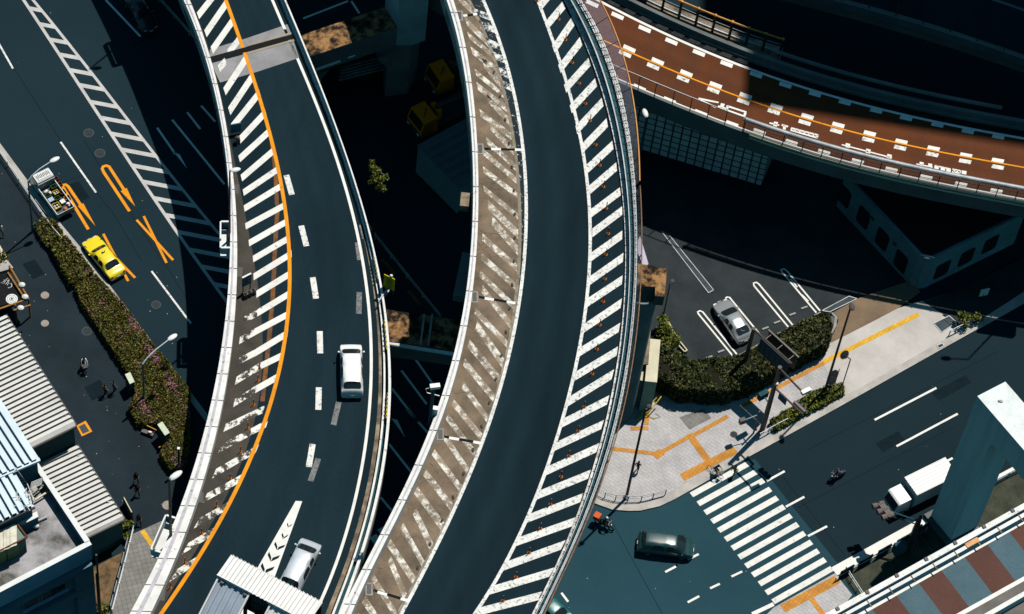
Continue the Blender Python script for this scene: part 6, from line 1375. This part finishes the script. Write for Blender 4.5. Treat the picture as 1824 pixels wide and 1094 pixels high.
mb.builds('ledge', m_bldblue, bd); MB().prism([(c0+u*.1+n_*.25).xy, (c0+u*1.7+n_*.25).xy, (c0+u*1.7-n_*.3).xy, (c0+u*.1-n_*.3).xy], 0, 9.4).build('corner_pier', m_bldblue, bd)
mb = MB(); Z4 = lambda p: crop(0,880,5.11,p)
for (x, y) in ((283,985),(445,905),(525,862)):
    q = onplane(x/5.11, 880+y/5.11, c0+n_*.0, n_); f = MB(); f.bar(q-u*.75, q+u*.75, .14, 1.1); fo = f.build('window', m_bldwhite if False else m_bldblue, bd); g = MB(); g.bar(q-u*.62+n_*.08, q+u*.62+n_*.08, .03, .9); go = g.build('pane', m_glass, fo); g = MB(); g.bar(q-u*.8+n_*.16-Vector((0,0,.62)), q+u*.8+n_*.16-Vector((0,0,.62)), .25, .08); g.build('sill', m_bluewall, fo)
mb = MB(); mb.tube([W4(-.25,.2)+n_*.2, W4(-.25,11)+n_*.2], .09, 8); mb.tube([W4(-.1,.2)+n_*.2, W4(-.1,8)+n_*.2], .06, 8); mb.builds('downpipe', m_dark, bd, True)
def pent(R0, R1, R2, wid, z_, nm):
    a, b, c = P(*R0, z_), P(*R1, z_), P(*R2, z_); al = (c-b).normalized()*wid; uu = (b-a); o = corr(nm, a, uu, al, .62, .30, m_corr_b, bd); return a, b, al
a, b, al = pent((-40,648), (71,819), (25,838.5), 16, 15.3, 'penthouse_roof'); ud = (b-a).normalized(); vd = al.normalized()
MB().prism([(a+vd*.1).xy, (b-ud*.3+vd*.1).xy, (b-ud*.3+al).xy, (a+al).xy], 11.52, 15.2).build('penthouse', m_bldblue, bd); MB().bar(b+Vector((0,0,.0)), b+al, .3, .26).build('fascia', m_corr_b, bd)
mb = MB(); q = b+vd*2.6-ud*.28; mb.bar(q-vd*.7-Vector((0,0,1.7)), q+vd*.7-Vector((0,0,1.7)), .1, 1.7); wd_ = mb.build('window', m_dark, bd); mb = MB(); mb.bar(q-vd*.55+ud*.06-Vector((0,0,1.7)), q+vd*.55+ud*.06-Vector((0,0,1.7)), .03, 1.4); mb.build('pane', m_glass, wd_)
a, b, al = pent((25,839), (61.5,902), (0,931), 16, 15.0, 'penthouse_roof'); MB().prism([(a+vd*.1).xy, (b-ud*.3+vd*.1).xy, (b-ud*.3+al).xy, (a+al).xy], 11.52, 14.9).build('penthouse', m_bldblue, bd); MB().bar(b+Vector((0,0,-.12)), b+al+Vector((0,0,-.12)), .2, .2).build('gutter', m_dark, bd)
# things on the terrace
zz = 13.9; Q = PP(Z4([(-120,380),(152,266),(246,394),(-120,580)]), zz); t = thing('garden_shed', 'small rooftop shed with yellow and green doors under a cream roof', 'shed', (Q[2].x,Q[2].y,11.52)); cc = sum(Q, Vector())/4
MB().prism([(cc+(q-cc)*.93).xy for q in Q], 11.52, zz-.1).build('wall', M('door_green', (.17,.24,.20), None, 1, .7), t); corr('roof', Q[0]+Vector((0,0,0)), Q[3]-Q[0], Q[1]-Q[0], .55, .05, M('cream_sheet', (.70,.68,.58), (.45,.42,.33), 1, .6), t)
mb = MB(); mb.bar(Q[3], Q[2], .12, .16); mb.bar(Q[2], Q[1], .12, .16); mb.builds('rusty_edge', M('rust', (.16,.07,.04), (.09,.04,.03), 3, .9), t); fd = (Q[2]-Q[3]).normalized(); fn = Vector((fd.y,-fd.x,0)); fn = fn if fn.y < 0 else -fn; mb = MB(); qb = cc+(Q[2]-cc)*.93
for k in (1.15, 2.25): q = qb-fd*k; mb.bar(q-fd*.5+fn*.02-Vector((0,0,1.25)), q+fd*.5+fn*.02-Vector((0,0,1.25)), .05, 1.9)
for i_, o in enumerate(mb.builds('door', M('yellow_door', (.42,.36,.15), None, 1, .7), t)): MB().ell(qb-fd*(1.7+.0*i_)+fn*.08-Vector((0,0,1.2)),(.05,.05,.08),6).build('handle', m_dark, o, True)
Q = PP(Z4([(173,247),(333,165),(346,212),(192,287)]), 13.0); t = thing('air_conditioner', 'white-topped air conditioning unit beside the rooftop shed', 'air conditioner', (Q[3].x,Q[3].y,11.52)); MB().prism(Q, 11.55, 13.0).build('case', m_bldblue, t); MB().prism([(sum(Q,Vector())/4+(q-sum(Q,Vector())/4)*1.05) for q in Q], 13.003, 13.08).build('top_cover', m_bldwhite, t); q = P(*Z4([(320,290)])[0], 11.8); mb = MB(); mb.ell((q.x,q.y,11.8),(.35,.22,.25),10); mb.build('pipe_bend', m_lampwhite, t, True)
mb = MB(); mb.tube([P(*Z4([(330,250)])[0], 11.7), P(*Z4([(430,208)])[0], 11.7)], .10, 6); mb.tube([P(*Z4([(330,225)])[0], 12.6), P(*Z4([(352,190)])[0], 12.0)], .08, 6); mb.builds('pipe', m_steel, t, True)
q = P(57,880,11.55); t = thing('rooftop_aerial', 'tangle of white aerials and a tilted steel frame on the terrace beneath the blue roof', 'aerial', q); mb = MB(); Z3 = lambda p: crop(0,780,7.817,p)
l0, l1 = P(*Z3([(430,760)])[0], 11.9), P(*Z3([(215,470)])[0], 15.4)
for s in (Vector((.15,.1,0)), Vector((-.15,-.1,0)), Vector((0,.1,.3))): mb.tube([l0+s, l1+s], .035, 6)
for i in range(9): q = l0.lerp(l1, i/8); mb.tube([q+Vector((.15,.1,0)), q+Vector((-.15,-.1,0))], .025, 5); mb.tube([q+Vector((.15,.1,0)), l0.lerp(l1, min(1,(i+1)/8))+Vector((0,.1,.3))], .02, 5)
mb.build('lattice_mast', m_lampwhite, t); mb = MB()
for i in range(6): q = l0.lerp(l1, .15+i*.07)+Vector((.5+.1*i,.2,.2)); mb.tube([q-Vector((.35,.25,0)), q+Vector((.45,.3,0))], .025, 5)
mb.build('aerial_rods', m_lampwhite, t); mb = MB(); F = [P(*p, 12.0) for p in Z3([(440,800),(480,870),(680,745),(620,660)])]
for i in range(4): mb.bar(F[i-1], F[i], .14, .14)
mb.tube([F[3], P(*Z3([(580,540)])[0], 13.4)], .05, 6); mb.tube([F[0], P(*Z3([(600,660)])[0], 12.8)], .05, 6); mb.build('base_frame', m_cream, t)
mb = MB()
for i in range(8): x, y = random.uniform(270,430), random.uniform(790,930); q = P(*Z3([(x,y)])[0], 15.15); mb.tube([q, q+Vector((random.uniform(-.7,.7),random.uniform(-.7,.7),.25)), q+Vector((random.uniform(-1,1),random.uniform(-1,1),.1))], .03, 5)
mb.build('loose_cables', m_lampwhite, t)
# dark building in the shade at the right
z = 4.8; Z8 = lambda p: crop(1480,310,4.974,p); c = P(1650,467,z); a = P(*Z8([(190,80)])[0], z); b = P(*Z8([(1640,390)])[0], z); u1 = (a-c).normalized(); u2 = (b-c).normalized(); t = thing('flat_roofed_building', 'dim teal flat-roofed building with rounded windows in the shade below the red road', 'building', (c.x,c.y,0))
L1, L2 = (a-c).length+1, (b-c).length+1; ch = .9; m_tw = M('dim_teal_render', (.15,.26,.28), (.11,.19,.21), .5, .7); MB().prism([(c+u1*ch).xy, (c+u1*ch*.3+u2*ch*.3).xy, (c+u2*ch).xy, (c+u2*L2).xy, (c+u2*L2+u1*L1).xy, (c+u1*L1).xy], 0, z).build('wall', m_tw, t)
MB().prism([(c+u1*ch+u2*.3).xy, (c+u2*ch+u1*.3).xy, (c+u2*(L2-.3)+u1*.3).xy, (c+u2*(L2-.3)+u1*(L1-.3)).xy, (c+u1*(L1-.3)+u2*.3).xy], z+.003, z+.05).build('roof', m_black, t)
mb = MB(); mb.bar(c+u1*ch+Vector((0,0,.05)), c+u1*L1+Vector((0,0,.05)), .16, .14); mb.bar(c+u2*ch+Vector((0,0,.05)), c+u2*L2+Vector((0,0,.05)), .16, .14); mb.bar(c+u1*ch+Vector((0,0,.06)), c+u2*ch+Vector((0,0,.06)), .16, .14); mb.builds('roof_edge', m_tw, t)
def rwin(px, u_, o_, w_, h_, k=.35, nm='window', mat=m_glass):
    n = Vector((u_.y,-u_.x,0)); n = n if n.y < 0 else -n; q = onplane(*Z8([px])[0], o_, n); pts = []
    for sx, sz, st_ in ((1,1,0),(-1,1,90),(-1,-1,180),(1,-1,270)):
        for a_ in (0,30,60,90): t_ = R_(st_+a_); pts.append((sx*(w_/2-k)+k*math.cos(t_), sz*(h_/2-k)+k*math.sin(t_)))
    mb = MB(); m_ = len(pts)
    for off in (-.05,.03): mb.v += [tuple(q+u_*x+Vector((0,0,zz_))+n*off) for x, zz_ in pts]
    mb.f = [list(range(m_,2*m_))]+[[i,(i+1)%m_,m_+(i+1)%m_,m_+i] for i in range(m_)]; mb.m = [0]*len(mb.f); mb.uv = [None]*len(mb.f); mb.build(nm, mat, t)
for p in ((120,195),(288,385),(455,578),(620,775)): rwin(p, u1, c, 1.5, 2.5)
for p in ((985,848),(1200,737),(1412,622)): rwin(p, u2, c, 1.6, 2.3)
for p in ((370,395),(567,620)): rwin(p, u1, c, .5, .5, .24, 'porthole', m_dark)
rwin((178,350), u1, c, .9, 2.0, .05, 'door', m_wallteal); rwin((722,945), u1, c, .5, .7, .1, 'notice', M('pinkish_notice', (.45,.28,.24), None, 2, .7))
# grey shed in the shade between the expressways
z = 4.0; Q = PP(crop(700,90,3.775,[(160,640),(470,470),(640,640),(450,930)]), z); t = thing('storage_shed', 'low dark grey shed in deep shade beneath the middle expressway', 'shed', (Q[0].x,Q[0].y,0)); corr('roof', Q[0], (Q[1]-Q[0])*1.15, Q[3]-Q[0], .9, .1, M('dark_sheet', (.11,.13,.14), None, 1, .6), t); MB().prism([(sum(Q,Vector())/4+(q-sum(Q,Vector())/4)*.97) for q in Q], 0, z-.08).build('wall', M('slate_wall', (.17,.23,.26), None, .6, .7), t)
q = P(792,346,0); t = thing('waste_bin', 'white-lidded bin in deep shade at the corner of the dark grey shed', 'bin', q); MB().box((q.x,q.y,.5),(.9,.7,1.0),R_(-40)).build('case', m_dark, t); MB().box((q.x,q.y,1.05),(1.0,.75,.1),R_(-40)).build('lid', m_bldwhite, t)
# black canopy with a round emblem
z = 2.6; ZC = lambda p: crop(0,380,6.075,p); cn = thing('canopy', 'black tarpaulin canopy with a round white emblem inside an orange wooden frame', 'canopy', P(30,530,0))
Q = PP(ZC([(-200,690),(90,640),(300,920),(-200,1060)]), z); MB().prism(Q, z-.12, z).build('tarpaulin', m_black, cn)
q = P(*ZC([(128,927)])[0], z); mb = MB(); mb.disc((q.x,q.y,z+.004), .50, .006, 32, 0); em = mb.build('emblem', m_bldwhite, cn); mb = MB(); mb.disc((q.x,q.y,z+.012), .10, .004, 16); mb.tube([Vector((q.x+.2*math.cos(a_),q.y+.2*math.sin(a_),z+.012)) for a_ in np.linspace(.3,6.0,20)], .02, 4)
for k in range(22): a_ = k*2*math.pi/22; mb.box((q.x+.37*math.cos(a_),q.y+.37*math.sin(a_),z+.013),(.09,.045 if k % 3 else .02,.004),a_)
mb.build('emblem_marks', m_dark, em)
mb = MB(); S = lambda pts: mb.tube([P(*p, z+.012) for p in ZC(pts)], .022, 4)
S([(10,750),(40,760),(60,730),(40,720)]); S([(60,770),(110,700),(80,690)]); S([(80,780),(100,720),(130,740)]); S([(90,810),(130,790),(130,760),(100,760)]); S([(30,745),(90,700)]); S([(70,730),(120,720),(125,800),(85,805)])
mb.build('brushed_lettering', m_bldwhite, em if False else cn)
mb = MB(); F = lambda p, zz: P(*ZC([p])[0], zz)
for p0, p1 in (((100,565),(310,925)),((310,925),(-60,1055)),((85,640),(255,900)),((330,995),(150,1050))): mb.bar(F(p0,z+.25), F(p1,z+.25), .14, .12)
for p_ in ((100,565),(310,925),(200,735),(165,990)): mb.bar(F(p_,z+.25), Vector((*F(p_,z+.25).xy,0)), .12, .12)
mb.builds('timber', M('orange_timber', (.34,.17,.05), (.22,.10,.03), 2, .8), cn)
mb = MB()
for p_ in ((238,775),(272,905),(225,1025)): mb.ell(F(p_,z+.45),(.30,.26,.22),10)
mb.builds('lamp_globe', m_lampwhite, cn, True)
t = thing('planter', 'cream planter box with green plants above the black canopy', 'planter', P(0,470,0)); Q = PP(ZC([(-60,300),(0,345),(75,475),(-60,480)]), .8); MB().prism(Q, 0, .8).build('box', m_cream, t)
Q = PP(ZC([(-60,490),(60,480),(145,590),(-60,650)]), .5); MB().prism(Q, 0, .5).build('bed', m_kerb, t)
# roofed gantry walkway at the bottom
z = 18.0; ZB = lambda p: crop(350,960,7.296,p); wk_ = thing('covered_walkway', 'white ribbed-roof gantry walkway crossing the left expressway at the bottom', 'walkway', P(480,1094,LZ))
A1, B1, C1_ = P(*ZB([(450,205)])[0], z), P(*ZB([(1640,825)])[0], z), P(*ZB([(270,462)])[0], z)
al = B1-A1; ac = C1_-A1; m_wr = M('white_ribbed_sheet', (.74,.73,.72), (.64,.63,.63), .8, .5)
wmain = 2.05; acn = ac.normalized()
corr('roof', A1, acn*wmain, al, .34, .09, m_wr, wk_); endl = ac.length
e0 = A1+acn*wmain; aln = al.normalized(); wl = 3.0
mb = MB()
for st_, wd in ((0, wl),(al.length-3.6, 3.6)): q = A1+acn*(wmain+.01)+aln*st_; mb.prism([q.xy, (q+aln*wd).xy, (q+aln*wd+acn*(endl-wmain)).xy, (q+acn*(endl-wmain)).xy], z-.25, z+.08)
mb.builds('landing_roof', m_wr, wk_)
for st_, wd in ((.15, wl-.3),(al.length-3.3, 3.0)):
    o = A1+aln*st_+acn*(endl+.05)-Vector((0,0,.35)); corr('stair_roof', o, acn*9-Vector((0,0,5.2)), aln*wd, .5, .10, M('blue_grey_sheet', (.36,.42,.50), (.30,.35,.42), .8, .5) if st_ < 1 else m_wr, wk_)
    mb = MB()
    for s in (0, wd): mb.bar(o+aln*s+Vector((0,0,.1)), o+aln*s+acn*9-Vector((0,0,5.1)), .14, .2)
    mb.builds('stair_edge', m_wr, wk_)
inn_ = A1+acn*(wmain-.1)+aln*wl; LL = al.length-wl-3.6; fn = acn
mb = MB(); mb.bar(inn_-Vector((0,0,.35)), inn_+aln*LL-Vector((0,0,.35)), .1, .35); mb.bar(inn_-Vector((0,0,2.6)), inn_+aln*LL-Vector((0,0,2.6)), .12, .4); mb.bar(inn_-Vector((0,0,1.5)), inn_+aln*LL-Vector((0,0,1.5)), .09, .09); k = 6
for i in range(k+1): q = inn_+aln*LL*i/k; mb.bar(q-Vector((0,0,.2)), q-Vector((0,0,2.7)), .1, .1)
mb.build('window_frame', m_dark, wk_); mb = MB()
for i in range(k):
    for z0, z1 in ((.55,1.4),(1.6,2.35)): a_, b_ = inn_+aln*LL*(i+.1)/k, inn_+aln*LL*(i+.9)/k; mb.bar(a_-Vector((0,0,(z0+z1)/2)), b_-Vector((0,0,(z0+z1)/2)), .04, z1-z0)
mb.builds('window', m_glass2, wk_)
q = A1+acn*.1; mb = MB(); mb.prism([q.xy, (q+al).xy, (q+al+acn*(wmain-.15)).xy, (q+acn*(wmain-.15)).xy], z-3.1, z-2.85); mb.build('floor', m_dark, wk_)
MB().bar(A1+acn*.15-Vector((0,0,1.6)), B1+acn*.15-Vector((0,0,1.6)), .08, 2.6).build('back_wall', m_dark, wk_)
mb = MB()
for st_ in (.6, 2.6, al.length-.8): 
    for ss in (.4, 2.2): q = A1+aln*st_+acn*ss; mb.tube([Vector((q.x,q.y,LZ)), Vector((q.x,q.y,z-.2))], .16, 8)
mb.builds('column', m_dark, wk_, True)
mb = MB()
for i in range(int(al.length/.34)): q = A1+aln*(.17+i*.34); mb.box((q.x,q.y,z+.04),(.08,.08,.10),R_(-25))
mb.build('eave_bolts', m_steel, wk_)
# ============================================================ plants
def inpoly(p, Q):
    c = False
    for i in range(len(Q)):
        a, b = Q[i-1], Q[i]
        if (a[1] > p[1]) != (b[1] > p[1]) and p[0] < (b[0]-a[0])*(p[1]-a[1])/(b[1]-a[1])+a[0]: c = not c
    return c
def leafquad(mb, p, s, up=.5):
    n = Vector((random.gauss(0,1), random.gauss(0,1), random.gauss(up,1))).normalized(); u = n.orthogonal().normalized(); u.rotate(Matrix.Rotation(random.uniform(0,6.3),3,n)); v = n.cross(u); a, b = u*s, v*s*.55
    mb.poly([p-a, p+b*.9, p+a, p-b])
def lump(x, y, k=1.0, sd=0): return .5*math.sin(x*1.3*k+sd)*math.sin(y*1.1*k+1.7+sd)+.3*math.sin(x*3.1*k+y*2.3*k+sd)+.2*math.sin(x*5.7*k-y*4.9*k)
def hedge(px, h, n, leaf, label, mats, flowers=0, core=.30, name='hedge', zp=None, group=None, amp=.22):
    Q = PP(px, h if zp is None else zp); t = thing(name, label, 'hedge' if 'hedge' in name else 'shrub', (Q[0].x,Q[0].y,0), 0, group); c = sum(Q, Vector())/len(Q); m = len(Q)
    xs = [q.x for q in Q]; ys = [q.y for q in Q]; mb = MB(); fl = MB(); per = [(Q[i], Q[(i+1)%m]) for i in range(m)]; Lp = sum((b-a).length for a, b in per)
    area = abs(sum(a.x*b.y-b.x*a.y for a, b in per))/2
    cq = []
    for i in range(m):
        a, b, d = Q[i-1], Q[i], Q[(i+1)%m]; e1 = (b-a).normalized(); e2 = (d-b).normalized(); nn = (Vector((e1.y,-e1.x,0))+Vector((e2.y,-e2.x,0)))
        nn = nn.normalized() if nn.length > .01 else Vector((0,0,0)); q = b+nn*core
        if not inpoly(q, Q): q = b-nn*core
        cq.append(q)
    MB().prism([q.xy for q in cq], 0, h-core).build('twigs', m_twig, t)
    nt_ = int(n*area/(area+Lp*h)); k = 0
    while k < nt_:
        x, y = random.uniform(min(xs),max(xs)), random.uniform(min(ys),max(ys))
        if not inpoly((x,y), Q): continue
        zz = h+amp*lump(x,y)-abs(random.gauss(0,.12)); leafquad(mb, Vector((x,y,zz)), leaf*random.uniform(.6,1.3)); k += 1
        if flowers and lump(x*1.1,y*1.1,1,3.1)+random.gauss(0,.25) > flowers: fl_p = Vector((x+random.uniform(-.1,.1),y+random.uniform(-.1,.1),zz+.06)); leafquad(fl, fl_p, .075, 1.2); leafquad(fl, fl_p+Vector((.05,.03,.01)), .07, 1.2)
    for k in range(n-nt_):
        s = random.uniform(0, Lp)
        for a, b in per:
            L = (b-a).length
            if s <= L: break
            s -= L
        p = a.lerp(b, s/L); e = (b-a).normalized(); nn = Vector((e.y,-e.x,0)); zz = h*random.uniform(0,1)**.8; off = .10*lump(p.x*2,p.y*2+zz*2)+random.gauss(0,.04); p = p+nn*off; leafquad(mb, Vector((p.x,p.y,zz)), leaf*random.uniform(.6,1.3), 0)
    mb.build('foliage', mats, t)
    if flowers: fl.build('blossom', m_pink, t, kind='stuff')
    return t
hedge([(133,507),(170,488),(218,540),(272,612),(336,692),(337,790),(325,832),(305,834),(285,806),(300,780),(283,750),(262,753),(245,750),(230,722),(243,700),(240,676),(222,650),(190,603),(148,540)], 1.0, 32000, .095, 'long clipped hedge dotted with pink blossom, the largest along the left kerb', m_leaf, .74)
hedge([(88,432),(117,418),(165,482),(126,503)], 1.1, 4200, .12, 'short clipped hedge block right beside the yellow taxi', m_leaf, .9)
hedge([(62,396),(80,387),(94,390),(112,411),(104,420),(82,428),(68,412)], .9, 1500, .11, 'small leafy hedge clump beside the green lamp post', m_leaf)
hedge([(76,424),(104,408),(112,418),(96,432),(84,436)], .8, 900, .11, 'tiny leafy clump between the lamp post and the short hedge', m_leaf, name='shrub')
hedge([(1168,612),(1206,628),(1232,642),(1312,634),(1344,620),(1384,596),(1448,562),(1474,556),(1482,578),(1478,604),(1420,634),(1345,676),(1296,694),(1215,690),(1172,668)], 2.7, 21000, .16, 'dark glossy hedge curving round the lower side of the parking lot', m_leaf3, 0, .2, amp=.4)
hedge([(1372,748),(1412,722),(1440,700),(1470,688),(1502,682),(1505,696),(1470,716),(1425,738),(1382,762)], .9, 3600, .12, 'strip of bright green roadside shrubs at the foot of the tall lamp post', m_leaf2, name='shrub', amp=.3)
def bush(px, r, h, n, label, mats, leaf=.13, name='shrub', z0=0, zt=None, stems=True):
    c = P(*px, z0); t = thing(name, label, 'plant', c); mb = MB(); cl = [(Vector((random.uniform(-.6,.6)*r,random.uniform(-.6,.6)*r,random.uniform(.45,.95)*h)), random.uniform(.3,.55)*r) for _ in range(7)]
    for i in range(n): cc_, rr = random.choice(cl); d = Vector((random.gauss(0,1),random.gauss(0,1),random.gauss(0,1))).normalized()*rr*random.uniform(.5,1.05); leafquad(mb, c+cc_+d, leaf*random.uniform(.6,1.3))
    mb.build('foliage', mats, t); mb = MB()
    for cc_, rr in cl: mb.tube([c, c+cc_*.5+Vector((0,0,.1)), c+cc_], [.06,.04,.02], 5)
    mb.build('stems', m_bark, t); return t
bush((1195,610), 1.5, 1.9, 1500, 'bright leafy bush between the pier and the planter frames', m_leaf2)
bush((1186,640), 1.5, 1.8, 1300, 'leafy bush beside the cream plinth at the end of the hedge', m_leaf2)
bush((1182,592), 1.0, 2.0, 500, 'straggly bush at the foot of the short lamp post by the mossy pier', m_leaf2)
bush((1714,580), .8, 1.7, 420, 'small leafy plant behind the railing of the pale apron', m_leaf2)
bush((1739,574), .5, 1.5, 160, 'tiny sprig of leaves at the edge of the shade by the kerb', m_leaf2)
bush((0,468), 1.1, 1.3, 700, 'green plants growing in the planter above the black canopy', m_leaf)
bush((228,940), .5, .7, 300, 'small weeds at the corner of the lower ribbed shed', m_leaf2)
bush((186,1088), .7, .6, 300, 'small weeds at the bottom of the bare plot', m_leaf2)
bush((222,962), .4, .8, 200, 'small weeds climbing the hoarding by the bare plot', m_leaf2)
b = P(663,430,0); zt_ = top_z(b, 296); t = thing('tree', 'small lone tree catching light between the expressways', 'tree', b); mb = MB(); mb.tube([b, b+Vector((.1,.05,zt_*.5)), b+Vector((0,0,zt_*.9))], [.14,.10,.05], 7)
for i in range(6): a_ = i*1.05; mb.tube([b+Vector((.05,0,zt_*(.6+.05*i))), b+Vector((math.cos(a_)*.6,math.sin(a_)*.6,zt_*(.7+.05*i)))], [.05,.02], 5)
mb.build('trunk', m_bark, t, True); mb = MB(); cl = [(Vector((math.cos(i*1.3)*random.uniform(.2,.8),math.sin(i*1.3)*random.uniform(.2,.8),zt_*random.uniform(.70,1.0))), random.uniform(.25,.5)) for i in range(10)]
for i in range(900): cc_, rr = random.choice(cl); leafquad(mb, b+cc_+Vector((random.gauss(0,1),random.gauss(0,1),random.gauss(0,1))).normalized()*rr*random.uniform(.4,1.05), .12*random.uniform(.6,1.3))
mb.build('crown', m_leaf2, t)
t = thing('planter_box', 'three pale box frames set along the edge of the parking lot', 'planter', P(1190,580,0)); mb = MB()
for p in ([(240,628),(265,618),(290,655),(262,668)],[(272,680),(292,668),(325,715),(303,728)],[(318,742),(335,732),(372,778),(358,785)]):
    Q = PP(C6(p), .35)
    for i in range(4): mb.bar(Q[i-1]-Vector((0,0,.15)), Q[i]-Vector((0,0,.15)), .10, .4)
mb.builds('frame', m_cream, t)
bush((1205,602), .5, .5, 200, 'low green growth inside the pale box frames', m_leaf2)
w_ = thing('planter_wall', 'white curved end wall of the parking-lot hedge beside the brown apron', 'wall', P(1484,590,0)); ZW = lambda p: crop(1440,520,4.975,p); mb = MB(); Wl = PP(ZW([(185,185),(205,180),(245,225),(235,300),(200,365)]), 1.1); mb.strip([p+Vector((-.12,0,0)) for p in Wl], [p+Vector((.12,0,0)) for p in Wl], 0, 1.1); mb.build('wall', m_conc, w_)
q = P(1482,571,1.0); mb = MB(); mb.tube([Vector((q.x,q.y,0)), Vector((q.x,q.y,1.0))], .5, 16); t = thing('round_planter', 'round dark tub inside the curved end wall by the brown apron', 'planter', (q.x,q.y,0)); mb.build('tub', m_dark, t, True); MB().tube([q+Vector((.5*math.cos(a_),.5*math.sin(a_),0)) for a_ in np.linspace(0,2*math.pi,17)], .05, 6, cap=False).build('rim', m_black, t, True)
q = P(1748,535,0); t = thing('small_sign', 'small white sign board in the shade beside the street at the right', 'sign', q); mb = MB(); mb.tube([q, q+Vector((0,0,1.2))], .05, 6); mb.build('post', m_dark, t, True); MB().box((q.x,q.y,1.3),(.8,.08,1.0),.4).build('board', m_bldwhite, t)
mb = MB(); Q = PP([(1140,420),(1155,470),(1147,478),(1132,440)], 19.0); t = thing('drain_hopper', 'lilac plastic sheet hanging beside the mossy pier cap', 'sheet', Q[0]); mb.prism(Q, 18.7, 19.0); mb.build('sheet', M('lilac_sheet', (.52,.47,.58), (.40,.36,.46), 1, .7), t)
